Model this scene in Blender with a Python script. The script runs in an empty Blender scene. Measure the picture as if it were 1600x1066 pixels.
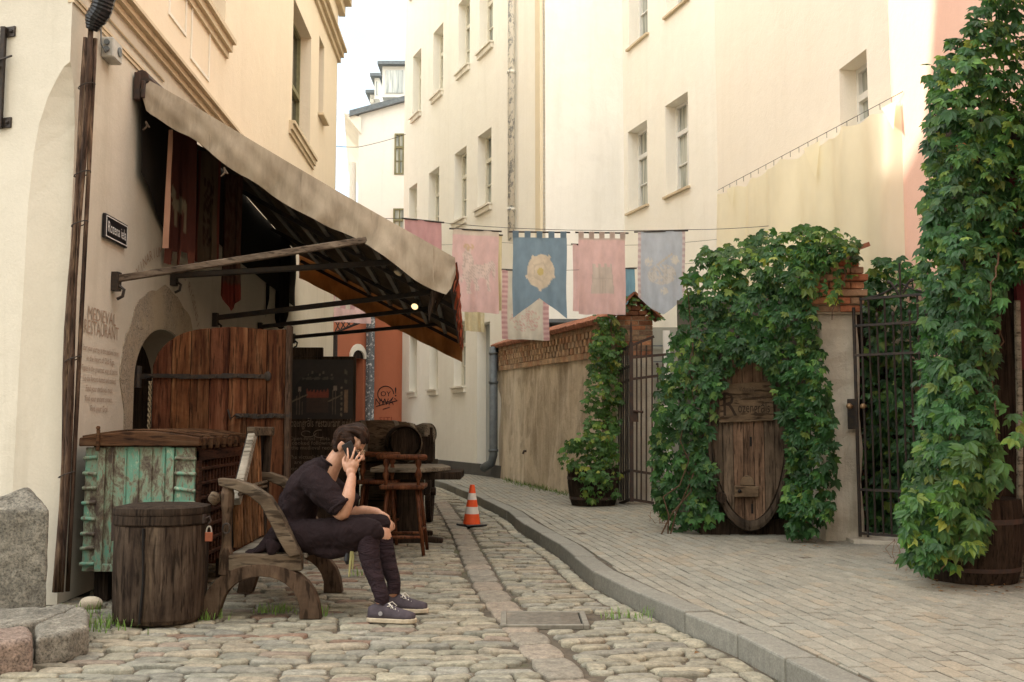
import bpy, math, random
import numpy as np
from mathutils import Vector, Matrix
random.seed(7); rng = np.random.default_rng(7)
R = math.radians
# ------------------------------------------------------------------ camera, sky, sun, exposure
F = 1556.0; CH = 1.15; TH = math.atan(132.0/F)
S = bpy.context.scene; COL = S.collection
cd = bpy.data.cameras.new('camera'); cam = bpy.data.objects.new('camera', cd); COL.objects.link(cam)
cd.sensor_width = 36; cd.lens = 36*F/1600; cd.clip_end = 3000; cd.clip_start = .05
cam.location = (0, 0, CH); cam.rotation_euler = (math.pi/2+TH, 0, 0); S.camera = cam
SUN = Vector((-1.0, .50, .88)).normalized()
w = bpy.data.worlds.new('World'); S.world = w; w.use_nodes = True
nt = w.node_tree; nt.nodes.clear()
def nn(t, tree=None, **k):
    n = (tree or nt).nodes.new(t)
    for a, b in k.items(): setattr(n, a, b)
    return n
sky = nn('ShaderNodeTexSky', sky_type='NISHITA', sun_disc=False)
sky.sun_elevation = math.asin(SUN.z); sky.sun_rotation = math.atan2(SUN.x, SUN.y)
sky.air_density = 1.0; sky.dust_density = 1.8; sky.ozone_density = .6
tc = nn('ShaderNodeTexCoord'); mp = nn('ShaderNodeMapping'); mp.inputs['Scale'].default_value = (1.6, 1.6, 3.2)
cn = nn('ShaderNodeTexNoise'); cn.inputs['Scale'].default_value = 1.3; cn.inputs['Detail'].default_value = 7; cn.inputs['Roughness'].default_value = .55
cr = nn('ShaderNodeValToRGB'); cr.color_ramp.elements[0].position = .33; cr.color_ramp.elements[1].position = .60
cr.color_ramp.elements[0].color = (.22, .22, .22, 1); cr.color_ramp.elements[1].color = (1, 1, 1, 1)
mx = nn('ShaderNodeMixRGB'); mx.inputs['Color2'].default_value = (8.2, 8.15, 7.95, 1)
bg = nn('ShaderNodeBackground'); bg.inputs['Strength'].default_value = .12; wo = nn('ShaderNodeOutputWorld')
L = nt.links.new
L(tc.outputs['Generated'], mp.inputs['Vector']); L(mp.outputs[0], cn.inputs['Vector']); L(cn.outputs['Fac'], cr.inputs[0])
# thin, bluer sky low over the lane, bright cloud overhead and behind
dp = nn('ShaderNodeVectorMath', operation='DOT_PRODUCT'); dp.inputs[1].default_value = (.05, -.62, .78); L(tc.outputs['Generated'], dp.inputs[0])
mr = nn('ShaderNodeMapRange'); mr.inputs['From Min'].default_value = -.27; mr.inputs['From Max'].default_value = .30; mr.inputs['To Min'].default_value = 0; mr.inputs['To Max'].default_value = 1.0; L(dp.outputs['Value'], mr.inputs['Value'])
ml = nn('ShaderNodeMath', operation='MULTIPLY'); L(cr.outputs[0], ml.inputs[0]); L(mr.outputs[0], ml.inputs[1])
L(ml.outputs[0], mx.inputs['Fac'])
mlow = nn('ShaderNodeMixRGB'); mlow.inputs['Fac'].default_value = .8; mlow.inputs['Color2'].default_value = (1.42, 1.86, 2.05, 1); L(sky.outputs[0], mlow.inputs['Color1'])
mth = nn('ShaderNodeMixRGB'); mth.inputs['Color2'].default_value = (2.4, 2.45, 2.4, 1); cr2 = nn('ShaderNodeValToRGB'); cr2.color_ramp.elements[0].position = .45; cr2.color_ramp.elements[1].position = .66
cn2 = nn('ShaderNodeTexNoise'); cn2.inputs['Scale'].default_value = 4; cn2.inputs['Detail'].default_value = 6; L(mp.outputs[0], cn2.inputs['Vector']); L(cn2.outputs['Fac'], cr2.inputs[0]); L(cr2.outputs[0], mth.inputs['Fac']); L(mlow.outputs[0], mth.inputs['Color1']); L(mth.outputs[0], mx.inputs['Color1']); L(mx.outputs[0], bg.inputs[0]); L(bg.outputs[0], wo.inputs[0])
sl = bpy.data.lights.new('sun', 'SUN'); sl.energy = 1.7; sl.angle = R(1.2); sl.color = (1, .93, .80)
so = bpy.data.objects.new('sun', sl); COL.objects.link(so); so.location = (-20, 10, 30)
so.rotation_euler = SUN.to_track_quat('Z', 'Y').to_euler()
vs = S.view_settings; vs.view_transform = 'Standard'; vs.look = 'None'; vs.exposure = 2.28; vs.gamma = 1
S.cycles.max_bounces = 8; S.cycles.diffuse_bounces = 5; S.cycles.use_denoising = True

# ------------------------------------------------------------------ geometry of the view (real positions behind pixels of the photo)
def ray(px, py):
    u = (px-800)/F; v = (533-py)/F
    return Vector((u, math.cos(TH)-v*math.sin(TH), math.sin(TH)+v*math.cos(TH)))
def P(px, py, Y):
    d = ray(px, py); t = Y/d.y
    return Vector((d.x*t, Y, CH+d.z*t))
def G(px, py, z=0.0):
    d = ray(px, py); t = (z-CH)/d.z
    return Vector((d.x*t, d.y*t, z))
SW = .09   # pavement height
class Wall:
    """a vertical plane through two ground points; s runs from a to b"""
    def __init__(s, a, b):
        s.a = Vector((a[0], a[1])); s.b = Vector((b[0], b[1])); d = s.b-s.a
        s.len = d.length; s.u = d/s.len
    def hit(s, px, py):
        d = ray(px, py); det = d.x*(-s.u.y)+d.y*s.u.x
        t = (s.a.x*(-s.u.y)+s.a.y*s.u.x)/det
        p = Vector((d.x*t, d.y*t)); return (p-s.a).dot(s.u), CH+d.z*t
    def pt(s, q, z, n=0.0):
        # n positive = towards the side on the left of a->b
        return Vector((s.a.x+s.u.x*q-s.u.y*n, s.a.y+s.u.y*q+s.u.x*n, z))

# ------------------------------------------------------------------ object helpers
ORG = {}
def tag(o, label=None, cat=None, group=None, kind=None):
    if label: o['label'] = label
    if cat: o['category'] = cat
    if group: o['group'] = group
    if kind: o['kind'] = kind
    return o
def thing(name, label, cat, loc, group=None):
    o = bpy.data.objects.new(name, None); COL.objects.link(o); o.location = loc
    o.empty_display_size = .1
    ORG[o.name] = Vector(loc); return tag(o, label, cat, group)
def kids(o): return [c for c in ALL if c.parent == o]
ALL = []
def copy_tree(o, parent=None):
    c = o.copy(); COL.objects.link(c); c.parent = parent; ORG[c.name] = ORG[o.name]
    for ch in [k for k in list(ALL) if k.parent == o]: copy_tree(ch, c)
    if parent: ALL.append(c)
    return c
class MB:
    def __init__(s): s.v = []; s.f = []; s.c = []; s.cur = (1, 1, 1); s.anyc = False
    def col(s, *c):
        s.cur = c if len(c) == 3 else (c[0],)*3; s.anyc = True; return s
    def add(s, vs, fs):
        o = len(s.v); s.v.extend([tuple(x) for x in vs]); s.f.extend([tuple(i+o for i in f) for f in fs]); s.c.extend([s.cur]*len(vs)); return s
    def quad(s, a, b, c, d): return s.add([a, b, c, d], [(0, 1, 2, 3)])
    def box(s, c, size, m=None, jit=0):
        c = Vector(c); x, y, z = [q/2 for q in size]
        vs = [Vector((i*x, j*y, k*z)) for k in (-1, 1) for j in (-1, 1) for i in (-1, 1)]
        if jit: vs = [q+Vector([random.uniform(-jit, jit) for _ in range(3)]) for q in vs]
        if m is not None: vs = [m @ q for q in vs]
        return s.add([q+c for q in vs], [(0, 2, 3, 1), (4, 5, 7, 6), (0, 1, 5, 4), (2, 6, 7, 3), (0, 4, 6, 2), (1, 3, 7, 5)])
    def beam(s, a, b, wd, h, up=(0, 0, 1), taper=1):
        a = Vector(a); b = Vector(b); d = (b-a).normalized(); up = Vector(up)
        if abs(d.dot(up)) > .98: up = Vector((1, 0, 0))
        r = d.cross(up).normalized(); q = r.cross(d).normalized(); vs = []
        for p, t in ((a, 1), (b, taper)):
            for i, j in ((-1, -1), (1, -1), (1, 1), (-1, 1)): vs.append(p+r*(wd*t/2*i)+q*(h*t/2*j))
        return s.add(vs, [(3, 2, 1, 0), (4, 5, 6, 7), (0, 1, 5, 4), (1, 2, 6, 5), (2, 3, 7, 6), (3, 0, 4, 7)])
    def ring(s, pts, n, closed_ends=True):
        """pts: list of rings, each n points"""
        o = []; vs = [q for r in pts for q in r]; fs = []
        for k in range(len(pts)-1):
            for i in range(n):
                j = (i+1) % n; fs.append((k*n+i, k*n+j, (k+1)*n+j, (k+1)*n+i))
        if closed_ends: fs.append(tuple(range(n-1, -1, -1))); fs.append(tuple((len(pts)-1)*n+i for i in range(n)))
        return s.add(vs, fs)
    def tube(s, path, rad, n=8, flat=1.0, up=None, caps=True):
        path = [Vector(p) for p in path]; m = len(path)
        rad = [rad]*m if not hasattr(rad, '__len__') else rad
        rings = []; ref = None
        for k in range(m):
            d = (path[min(k+1, m-1)]-path[max(k-1, 0)]).normalized()
            if up is not None: rr = d.cross(Vector(up))
            elif ref is None: rr = d.cross(Vector((0, 0, 1)) if abs(d.z) < .9 else Vector((0, 1, 0)))
            else: rr = ref-d*ref.dot(d)
            if rr.length < 1e-6: rr = Vector((1, 0, 0))
            rr.normalize(); ref = rr; q = rr.cross(d).normalized(); r = rad[k]
            r1, r2 = (r if hasattr(r, '__len__') else (r, r*flat))
            rings.append([path[k]+rr*(r1*math.cos(2*math.pi*i/n))+q*(r2*math.sin(2*math.pi*i/n)) for i in range(n)])
        return s.ring(rings, n, caps)
    def ell(s, c, r, m=None, seg=14, rin=9):
        c = Vector(c); r = (r,)*3 if not hasattr(r, '__len__') else r; vs = [Vector((0, 0, -r[2]))]
        for k in range(1, rin):
            a = -math.pi/2+math.pi*k/rin
            for i in range(seg):
                b = 2*math.pi*i/seg; vs.append(Vector((r[0]*math.cos(a)*math.cos(b), r[1]*math.cos(a)*math.sin(b), r[2]*math.sin(a))))
        vs.append(Vector((0, 0, r[2]))); fs = []
        for i in range(seg):
            j = (i+1) % seg; fs.append((0, 1+j, 1+i)); e = 1+(rin-2)*seg; fs.append((e+i, e+j, len(vs)-1))
            for k in range(rin-2): fs.append((1+k*seg+i, 1+k*seg+j, 1+(k+1)*seg+j, 1+(k+1)*seg+i))
        if m is not None: vs = [m @ q for q in vs]
        return s.add([q+c for q in vs], fs)
    def prism(s, poly, fr, th):
        """2D polygon in a frame (o,u,v,n) pushed out by th along n"""
        o, u, v, n = fr; k = len(poly)
        vs = [o+u*x+v*y for x, y in poly]+[o+u*x+v*y+n*th for x, y in poly]
        fs = [tuple(range(k-1, -1, -1)), tuple(range(k, 2*k))]+[(i, (i+1) % k, k+(i+1) % k, k+i) for i in range(k)]
        return s.add(vs, fs)
    def strip(s, top, bot, fr, th):
        """thick plate between two matching 2D polylines, one closed shell"""
        o, u, v, n = fr; m = len(top); P3 = lambda q, h: o+u*q[0]+v*q[1]+n*h
        vs = [P3(q, 0) for q in top]+[P3(q, 0) for q in bot]+[P3(q, th) for q in top]+[P3(q, th) for q in bot]; fs = []
        for i in range(m-1):
            fs += [(i, i+1, m+i+1, m+i), (2*m+i+1, 2*m+i, 3*m+i, 3*m+i+1), (i+1, i, 2*m+i, 2*m+i+1), (m+i, m+i+1, 3*m+i+1, 3*m+i)]
        fs += [(0, m, 3*m, 2*m), (2*m-1, m-1, 3*m-1, 4*m-1)]
        return s.add(vs, fs)
    def build(s, name, mat, parent=None, smooth=False, bevel=0, seg=1, origin=None, mods=None):
        me = bpy.data.meshes.new(name)
        if parent is not None: o0 = ORG[parent.name]
        elif origin is not None: o0 = Vector(origin)
        else:
            a = np.array(s.v); o0 = Vector(((a[:, 0].min()+a[:, 0].max())/2, (a[:, 1].min()+a[:, 1].max())/2, a[:, 2].min()))
        me.from_pydata([(x-o0[0], y-o0[1], z-o0[2]) for x, y, z in s.v], [], s.f)
        if s.anyc:
            at = me.color_attributes.new('tint', 'FLOAT_COLOR', 'POINT')
            at.data.foreach_set('color', np.hstack([np.array(s.c, dtype=np.float32), np.ones((len(s.c), 1), np.float32)]).ravel())
        if smooth: me.polygons.foreach_set('use_smooth', [True]*len(me.polygons))
        me.materials.append(mat); me.update()
        ob = bpy.data.objects.new(name, me); COL.objects.link(ob); ORG[ob.name] = Vector(o0)
        if parent is not None: ob.parent = parent; ALL.append(ob)
        else: ob.location = o0
        if bevel:
            b = ob.modifiers.new('bevel', 'BEVEL'); b.width = bevel; b.segments = seg; b.limit_method = 'ANGLE'; b.angle_limit = R(35)
        return ob
    def each(s, name, mat, parent, **k):
        """one object for every separate piece"""
        par = list(range(len(s.v)))
        def find(i):
            while par[i] != i: par[i] = par[par[i]]; i = par[i]
            return i
        for f in s.f:
            r = find(f[0])
            for i in f[1:]: par[find(i)] = r
        grp = {}
        for f in s.f: grp.setdefault(find(f[0]), []).append(f)
        for fs in grp.values():
            ids = sorted({i for f in fs for i in f}); mp_ = {i: n for n, i in enumerate(ids)}; m = MB(); m.v = [s.v[i] for i in ids]; m.c = [s.c[i] for i in ids]; m.anyc = s.anyc
            m.f = [tuple(mp_[i] for i in f) for f in fs]; o = m.build(name, mat, parent, **k)
        return o
def remesh(ob, vox, it=3, fac=.5):
    m = ob.modifiers.new('remesh', 'REMESH'); m.mode = 'VOXEL'; m.voxel_size = vox; m.use_smooth_shade = True
    q = ob.modifiers.new('smooth', 'SMOOTH'); q.factor = fac; q.iterations = it
    return ob
def mesh_np(name, V, Fc, C, mat, parent=None, origin=(0, 0, 0), smooth=False):
    me = bpy.data.meshes.new(name); o0 = np.array(ORG[parent.name] if parent is not None else origin, dtype=float)
    me.from_pydata((V-o0).tolist(), [], Fc.tolist() if hasattr(Fc, 'tolist') else Fc)
    if C is not None:
        at = me.color_attributes.new('tint', 'FLOAT_COLOR', 'POINT')
        at.data.foreach_set('color', np.hstack([C, np.ones((len(C), 1))]).astype(np.float32).ravel())
    if smooth: me.polygons.foreach_set('use_smooth', [True]*len(me.polygons))
    me.materials.append(mat); me.update()
    ob = bpy.data.objects.new(name, me); COL.objects.link(ob); ORG[ob.name] = Vector(o0)
    if parent is not None: ob.parent = parent; ALL.append(ob)
    else: ob.location = Vector(o0)
    return ob
_tx = {}
def text2d(s, size=1.0, squeeze=1.0, spacing=1.0):
    k = (s,)
    if k not in _tx:
        cu = bpy.data.curves.new('t', 'FONT'); cu.body = s; cu.align_x = 'LEFT'; cu.size = 1; cu.resolution_u = 2
        ob = bpy.data.objects.new('t', cu); COL.objects.link(ob)
        dg = bpy.context.evaluated_depsgraph_get(); me = bpy.data.meshes.new_from_object(ob.evaluated_get(dg))
        _tx[k] = ([tuple(v.co) for v in me.vertices], [tuple(p.vertices) for p in me.polygons])
        bpy.data.objects.remove(ob); bpy.data.meshes.remove(me)
    v, f = _tx[k]
    if not v: return [], [], 0
    xs = [a[0] for a in v]; x0, x1 = min(xs), max(xs)
    return [((a[0]-x0)*size*squeeze, a[1]*size) for a in v], f, (x1-x0)*size*squeeze
def text(mb, s, fr, x, y, size, width=None, squeeze=1.0, align='c'):
    """lay text in frame fr (o,u,v,n) with baseline at (x,y)"""
    v, f, wd = text2d(s, size, squeeze)
    if not v: return
    if width: k = width/wd; v = [(a*k, b) for a, b in v]; wd = width
    off = {'c': -wd/2, 'l': 0, 'r': -wd}[align]; o, u, vv, n = fr
    mb.add([o+u*(x+off+a)+vv*(y+b) for a, b in v], f)

# ------------------------------------------------------------------ materials
def newmat(name):
    m = bpy.data.materials.new(name); m.use_nodes = True; t = m.node_tree; t.nodes.clear()
    out = t.nodes.new('ShaderNodeOutputMaterial'); b = t.nodes.new('ShaderNodeBsdfPrincipled'); t.links.new(b.outputs[0], out.inputs[0])
    return m, t, b, out
def noise(t, scale, detail=4, rough=.6, sc=(1, 1, 1), dist=0, coord='Object', rot=(0, 0, 0)):
    c = t.nodes.new('ShaderNodeTexCoord'); m = t.nodes.new('ShaderNodeMapping'); m.inputs['Scale'].default_value = sc; m.inputs['Rotation'].default_value = rot
    n = t.nodes.new('ShaderNodeTexNoise'); n.inputs['Scale'].default_value = scale; n.inputs['Detail'].default_value = detail
    n.inputs['Roughness'].default_value = rough; n.inputs['Distortion'].default_value = dist
    t.links.new(c.outputs[coord], m.inputs[0]); t.links.new(m.outputs[0], n.inputs['Vector']); return n
def ramp(t, src, stops):
    r = t.nodes.new('ShaderNodeValToRGB'); e = r.color_ramp.elements
    while len(e) > 1: e.remove(e[-1])
    e[0].position = stops[0][0]; e[0].color = (*stops[0][1], 1)
    for p, c in stops[1:]: q = e.new(p); q.color = (*c, 1)
    t.links.new(src, r.inputs[0]); return r
def mixc(t, a, b, fac, mode='MIX'):
    m = t.nodes.new('ShaderNodeMixRGB'); m.blend_type = mode
    for s, i in ((fac, 0), (a, 1), (b, 2)):
        if isinstance(s, (int, float)): m.inputs[i].default_value = s
        elif isinstance(s, tuple): m.inputs[i].default_value = (*s, 1)
        else: t.links.new(s, m.inputs[i])
    return m.outputs[0]
def bump(t, b, src, strength, dist=.01, prev=None):
    n = t.nodes.new('ShaderNodeBump'); n.inputs['Strength'].default_value = strength; n.inputs['Distance'].default_value = dist
    t.links.new(src, n.inputs['Height'])
    if prev is not None: t.links.new(prev.outputs[0], n.inputs['Normal'])
    t.links.new(n.outputs[0], b.inputs['Normal']); return n
def tintnode(t):
    a = t.nodes.new('ShaderNodeAttribute'); a.attribute_name = 'tint'; return a.outputs['Color']
def g(c, k): return tuple(min(1, x*k) for x in c)
def plaster(name, c, stain=.25, stainc=None, bs=.35, big=.6, rough=.92):
    m, t, b, o = newmat(name); stainc = stainc or g(c, .7)
    n1 = noise(t, big, 6, .65, (1, 1, .45), .6); n2 = noise(t, 5, 6, .7, dist=.4); n3 = noise(t, 60, 4, .7)
    r1 = ramp(t, n1.outputs['Fac'], [(.38, (0, 0, 0)), (.72, (1, 1, 1))]); r2 = ramp(t, n2.outputs['Fac'], [(.42, (0, 0, 0)), (.75, (1, 1, 1))])
    a = mixc(t, c, stainc, mixc(t, (0, 0, 0), r1.outputs[0], stain)); a2 = mixc(t, a, g(c, 1.12), mixc(t, (0, 0, 0), r2.outputs[0], stain*.7))
    a3 = mixc(t, a2, ramp(t, n3.outputs['Fac'], [(.3, (.93, .93, .93)), (.7, (1.0, 1.0, 1.0))]).outputs[0], 1, 'MULTIPLY')
    n4 = noise(t, 1.0, 6, .7, (2.6, 2.6, .22), .3); n5 = noise(t, 1.7, 3, .5)
    a3 = mixc(t, a3, g(stainc, .86), mixc(t, (0, 0, 0), ramp(t, n4.outputs['Fac'], [(.50, (0, 0, 0)), (.66, (1, 1, 1))]).outputs[0], min(.55, stain*.75)))
    a3 = mixc(t, a3, g(c, 1.06), mixc(t, (0, 0, 0), ramp(t, n5.outputs['Fac'], [(.57, (0, 0, 0)), (.60, (1, 1, 1))]).outputs[0], stain*.5))
    t.links.new(a3, b.inputs['Base Color']); b.inputs['Roughness'].default_value = rough
    k = bump(t, b, n2.outputs['Fac'], bs, .02); bump(t, b, n3.outputs['Fac'], bs, .004, k); return m
def wood(name, stops, axis='Z', scale=6, stretch=14, rough=.8, bs=.6, tint=False, gloss=.12):
    m, t, b, o = newmat(name); sc = {'X': (1, stretch, stretch), 'Y': (stretch, 1, stretch), 'Z': (stretch, stretch, 1)}[axis]
    n1 = noise(t, scale*.35, 6, .65, sc, .5); n2 = noise(t, 3.5, 5, .7, dist=.8); n3 = noise(t, scale*1.3, 3, .5, sc)
    k = len(stops); cs = ramp(t, n1.outputs['Fac'], [(.3+.4*i/(k-1), c) for i, c in enumerate(stops)]).outputs[0]
    cs = mixc(t, cs, ramp(t, n2.outputs['Fac'], [(.35, (.55, .55, .55)), (.6, (1.05, 1.05, 1.05))]).outputs[0], .8, 'MULTIPLY')
    cs = mixc(t, cs, ramp(t, n3.outputs['Fac'], [(.37, (.22, .20, .18)), (.455, (1, 1, 1))]).outputs[0], .8, 'MULTIPLY')
    if tint: cs = mixc(t, cs, tintnode(t), 1, 'MULTIPLY')
    t.links.new(cs, b.inputs['Base Color']); b.inputs['Roughness'].default_value = rough; b.inputs['Specular IOR Level'].default_value = gloss
    q = bump(t, b, n1.outputs['Fac'], min(1, bs*1.4), .010); bump(t, b, n3.outputs['Fac'], bs*.7, .004, q); return m
def simple(name, c, rough=.6, metal=0, var=.3, scale=12, bs=.15, c2=None, spec=.3):
    m, t, b, o = newmat(name); n = noise(t, scale, 5, .65); c2 = c2 or g(c, 1-var)
    t.links.new(ramp(t, n.outputs['Fac'], [(.35, c2), (.65, c)]).outputs[0], b.inputs['Base Color'])
    b.inputs['Roughness'].default_value = rough; b.inputs['Metallic'].default_value = metal; b.inputs['Specular IOR Level'].default_value = spec
    if bs: bump(t, b, n.outputs['Fac'], bs, .004)
    return m
def tinted(name, base=(1, 1, 1), rough=.85, ns=18, amt=.35, bs=.5, bd=.006, spec=.4, speck=False, moss=False):
    m, t, b, o = newmat(name); n = noise(t, ns, 7, .7); n2 = noise(t, ns*5, 3, .6)
    c = mixc(t, tintnode(t), base, 1, 'MULTIPLY')
    c = mixc(t, c, ramp(t, n.outputs['Fac'], [(.3, (1-amt,)*3), (.7, (1+amt*.5,)*3)]).outputs[0], 1, 'MULTIPLY')
    if speck: c = mixc(t, c, ramp(t, n2.outputs['Fac'], [(.35, (.72,)*3), (.6, (1.12,)*3)]).outputs[0], .7, 'MULTIPLY')
    if moss:
        n5 = noise(t, 1.1, 4, .6); c = mixc(t, c, ramp(t, n5.outputs['Fac'], [(.35, (.92, .94, .94)), (.65, (1.04, 1.0, .95))]).outputs[0], .8, 'MULTIPLY')
    t.links.new(c, b.inputs['Base Color']); b.inputs['Roughness'].default_value = rough; b.inputs['Specular IOR Level'].default_value = spec
    k = bump(t, b, n.outputs['Fac'], bs, bd); bump(t, b, n2.outputs['Fac'], bs*.6, bd*.4, k); return m
def cloth(name, c=None, trans=.25, rough=.95, ns=9, dirt=None, weave=220):
    m, t, b, o = newmat(name); n = noise(t, ns, 5, .6, (1, 1, .5)); n2 = noise(t, weave, 2, .5)
    base = tintnode(t) if c is None else mixc(t, c, c, 0)
    cc = mixc(t, base, ramp(t, n.outputs['Fac'], [(.3, (.8, .8, .8)), (.7, (1.06, 1.06, 1.06))]).outputs[0], .8, 'MULTIPLY')
    if dirt:
        n4 = noise(t, 2.2, 7, .7, (3, 3, .7), .4); cc = mixc(t, cc, dirt, mixc(t, (0, 0, 0), ramp(t, n4.outputs['Fac'], [(.42, (0, 0, 0)), (.68, (1, 1, 1))]).outputs[0], .65))
    t.links.new(cc, b.inputs['Base Color']); b.inputs['Roughness'].default_value = rough; b.inputs['Specular IOR Level'].default_value = .1
    k = bump(t, b, n.outputs['Fac'], .4, .01); bump(t, b, n2.outputs['Fac'], .25, .002, k)
    if trans:
        tr = t.nodes.new('ShaderNodeBsdfTranslucent'); t.links.new(cc, tr.inputs[0]); ms = t.nodes.new('ShaderNodeMixShader'); ms.inputs[0].default_value = trans
        t.links.new(b.outputs[0], ms.inputs[1]); t.links.new(tr.outputs[0], ms.inputs[2]); t.links.new(ms.outputs[0], o.inputs[0])
    return m
def leafmat(name):
    m, t, b, o = newmat(name); n = noise(t, 30, 3, .6)
    cc = mixc(t, tintnode(t), ramp(t, n.outputs['Fac'], [(.3, (.8, .8, .8)), (.7, (1.15, 1.15, 1.15))]).outputs[0], 1, 'MULTIPLY')
    t.links.new(cc, b.inputs['Base Color']); b.inputs['Roughness'].default_value = .48; b.inputs['Specular IOR Level'].default_value = .35
    tr = t.nodes.new('ShaderNodeBsdfTranslucent'); t.links.new(mixc(t, cc, (1.4, 1.5, .6), 1, 'MULTIPLY'), tr.inputs[0]); ms = t.nodes.new('ShaderNodeMixShader'); ms.inputs[0].default_value = .3
    t.links.new(b.outputs[0], ms.inputs[1]); t.links.new(tr.outputs[0], ms.inputs[2]); t.links.new(ms.outputs[0], o.inputs[0]); return m
M = {}
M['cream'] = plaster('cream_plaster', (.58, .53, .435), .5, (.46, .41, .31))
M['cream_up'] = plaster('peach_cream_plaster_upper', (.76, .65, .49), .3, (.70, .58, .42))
M['cream_warm'] = plaster('warm_cream_plaster', (.74, .65, .48), .3, (.68, .57, .40))
M['cream_a'] = plaster('pale_cream_plaster', (.88, .845, .755), .35, (.82, .77, .655))
M['white_b'] = plaster('white_plaster', (.88, .865, .81), .4, (.82, .79, .71))
M['peach'] = plaster('peach_cream_plaster', (.89, .82, .71), .25, (.86, .78, .65))
M['red'] = plaster('salmon_plaster', (.80, .50, .39), .2, (.76, .46, .35))
M['orange'] = plaster('terracotta_plaster', (.42, .135, .065), .35, (.33, .10, .045))
M['far'] = plaster('far_white_plaster', (.80, .77, .70), .2)
M['stucco'] = plaster('dirty_stucco', (.60, .51, .38), .95, (.25, .19, .125), .9, 1.7)
M['concrete'] = plaster('rough_concrete', (.56, .51, .42), .85, (.27, .23, .17), 1.6, 2.2)
M['plinth'] = plaster('dark_plinth', (.10, .095, .085), .5, bs=.5)
M['bluegrey'] = plaster('blue_grey_paint', (.46, .48, .47), .4, (.34, .34, .32))
M['trim'] = plaster('ochre_trim', (.62, .51, .35), .5, (.42, .33, .21))
M['trim_pale'] = plaster('pale_trim', (.80, .75, .64), .3)
M['wframe'] = simple('window_paint', (.72, .68, .56), .5, var=.12)
M['gframe'] = simple('olive_window_paint', (.22, .20, .10), .6, var=.3)
M['iron'] = simple('wrought_iron', (.025, .024, .024), .55, .3, .4, 25, .4, (.05, .035, .025))
M['rust'] = simple('rusty_iron', (.04, .034, .031), .7, .2, .3, 14, .4, (.075, .042, .03))
M['zinc'] = simple('zinc_pipe', (.17, .19, .20), .6, .3, .3, 9, .3)
M['dark'] = simple('dark_interior', (.012, .010, .009), .9, bs=0)
M['glass'] = None
def glassm():
    m, t, b, o = newmat('window_glass'); n = noise(t, 2.2, 4, .6, (5, 5, .35), .6)
    t.links.new(ramp(t, n.outputs['Fac'], [(.34, (.13, .15, .14)), (.5, (.34, .36, .32)), (.66, (.58, .58, .50))]).outputs[0], b.inputs['Base Color'])
    b.inputs['Roughness'].default_value = .08; b.inputs['Specular IOR Level'].default_value = .9; return m
M['glass'] = glassm()
M['glass_dark'] = simple('dark_glass', (.05, .05, .045), .06, var=.5, scale=3, bs=0, spec=.9)
def peel(name, c1, c2, thr=.5, sc=(1, 1, .5), s=14):
    m, t, b, o = newmat(name); n = noise(t, s, 8, .75, sc, .3)
    r = ramp(t, n.outputs['Fac'], [(thr-.02, c1), (thr+.02, c2)]); t.links.new(r.outputs[0], b.inputs['Base Color']); b.inputs['Roughness'].default_value = .7
    bump(t, b, r.outputs[0], .4, .003); return m
M['peel_pipe'] = peel('peeling_white_pipe', (.30, .31, .30), (.74, .71, .62), .47)
M['poster_pipe'] = peel('pasted_over_pipe', (.10, .11, .115), (.60, .60, .58), .56, (1, 1, 1), 11)
def painted_chest(name):
    m, t, b, o = newmat(name); n = noise(t, 5, 9, .75, (2.2, 2.2, 1.0), .5); n2 = noise(t, 38, 4, .7, (1, 1, .5))
    r = ramp(t, n.outputs['Fac'], [(.42, (.045, .028, .019)), (.48, (.11, .095, .06)), (.53, (.18, .215, .145)), (.585, (.085, .235, .165)), (.64, (.13, .27, .19)), (.68, (.34, .36, .25))])
    c = mixc(t, r.outputs[0], (.10, .06, .035), ramp(t, n2.outputs['Fac'], [(.60, (0, 0, 0)), (.66, (1, 1, 1))]).outputs[0])
    t.links.new(c, b.inputs['Base Color']); b.inputs['Roughness'].default_value = .6; k = bump(t, b, n.outputs['Fac'], .5, .01); bump(t, b, n2.outputs['Fac'], .4, .004, k); return m
M['green_paint'] = painted_chest('flaking_green_paint')
M['w_dark'] = wood('dark_weathered_wood', [(0.0117, 0.0078, 0.0059), (0.0325, 0.0215, 0.0143), (0.0585, 0.0403, 0.0273)], 'Z', tint=False)
M['w_darkx'] = wood('dark_plank_wood', [(.018, .012, .009), (.05, .033, .022), (.09, .062, .042)], 'X')
M['w_bin'] = wood('bin_wood', [(0.0121, 0.0077, 0.0055), (0.0358, 0.0231, 0.0154), (0.0715, 0.0495, 0.0341), (0.1210, 0.0880, 0.0605)], 'Z', 5, 9)
M['w_lid'] = wood('lid_wood', [(0.0195, 0.0104, 0.0065), (0.0715, 0.0325, 0.0143), (0.1105, 0.0650, 0.0358)], 'X', 5, 8)
M['w_door'] = wood('red_brown_door_wood', [(0.0320, 0.0110, 0.0049), (0.0906, 0.0316, 0.0129), (0.1440, 0.0608, 0.0271), (0.1920, 0.1033, 0.0535)], 'Z', 4, 12, tint=True)
M['w_bench'] = wood('grey_bench_wood', [(0.0357, 0.0242, 0.0150), (0.0982, 0.0701, 0.0453), (0.1607, 0.1257, 0.0880)], 'X', 5, 7)
M['w_benchz'] = wood('bench_end_wood', [(0.0315, 0.0202, 0.0127), (0.0900, 0.0576, 0.0370), (0.1350, 0.0960, 0.0634)], 'Z', 5, 5)
M['w_slat'] = wood('cane_slats', [(0.0420, 0.0168, 0.0070), (0.1190, 0.0490, 0.0210), (0.1820, 0.0840, 0.0385)], 'Z', 8, 10, tint=True)
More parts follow.
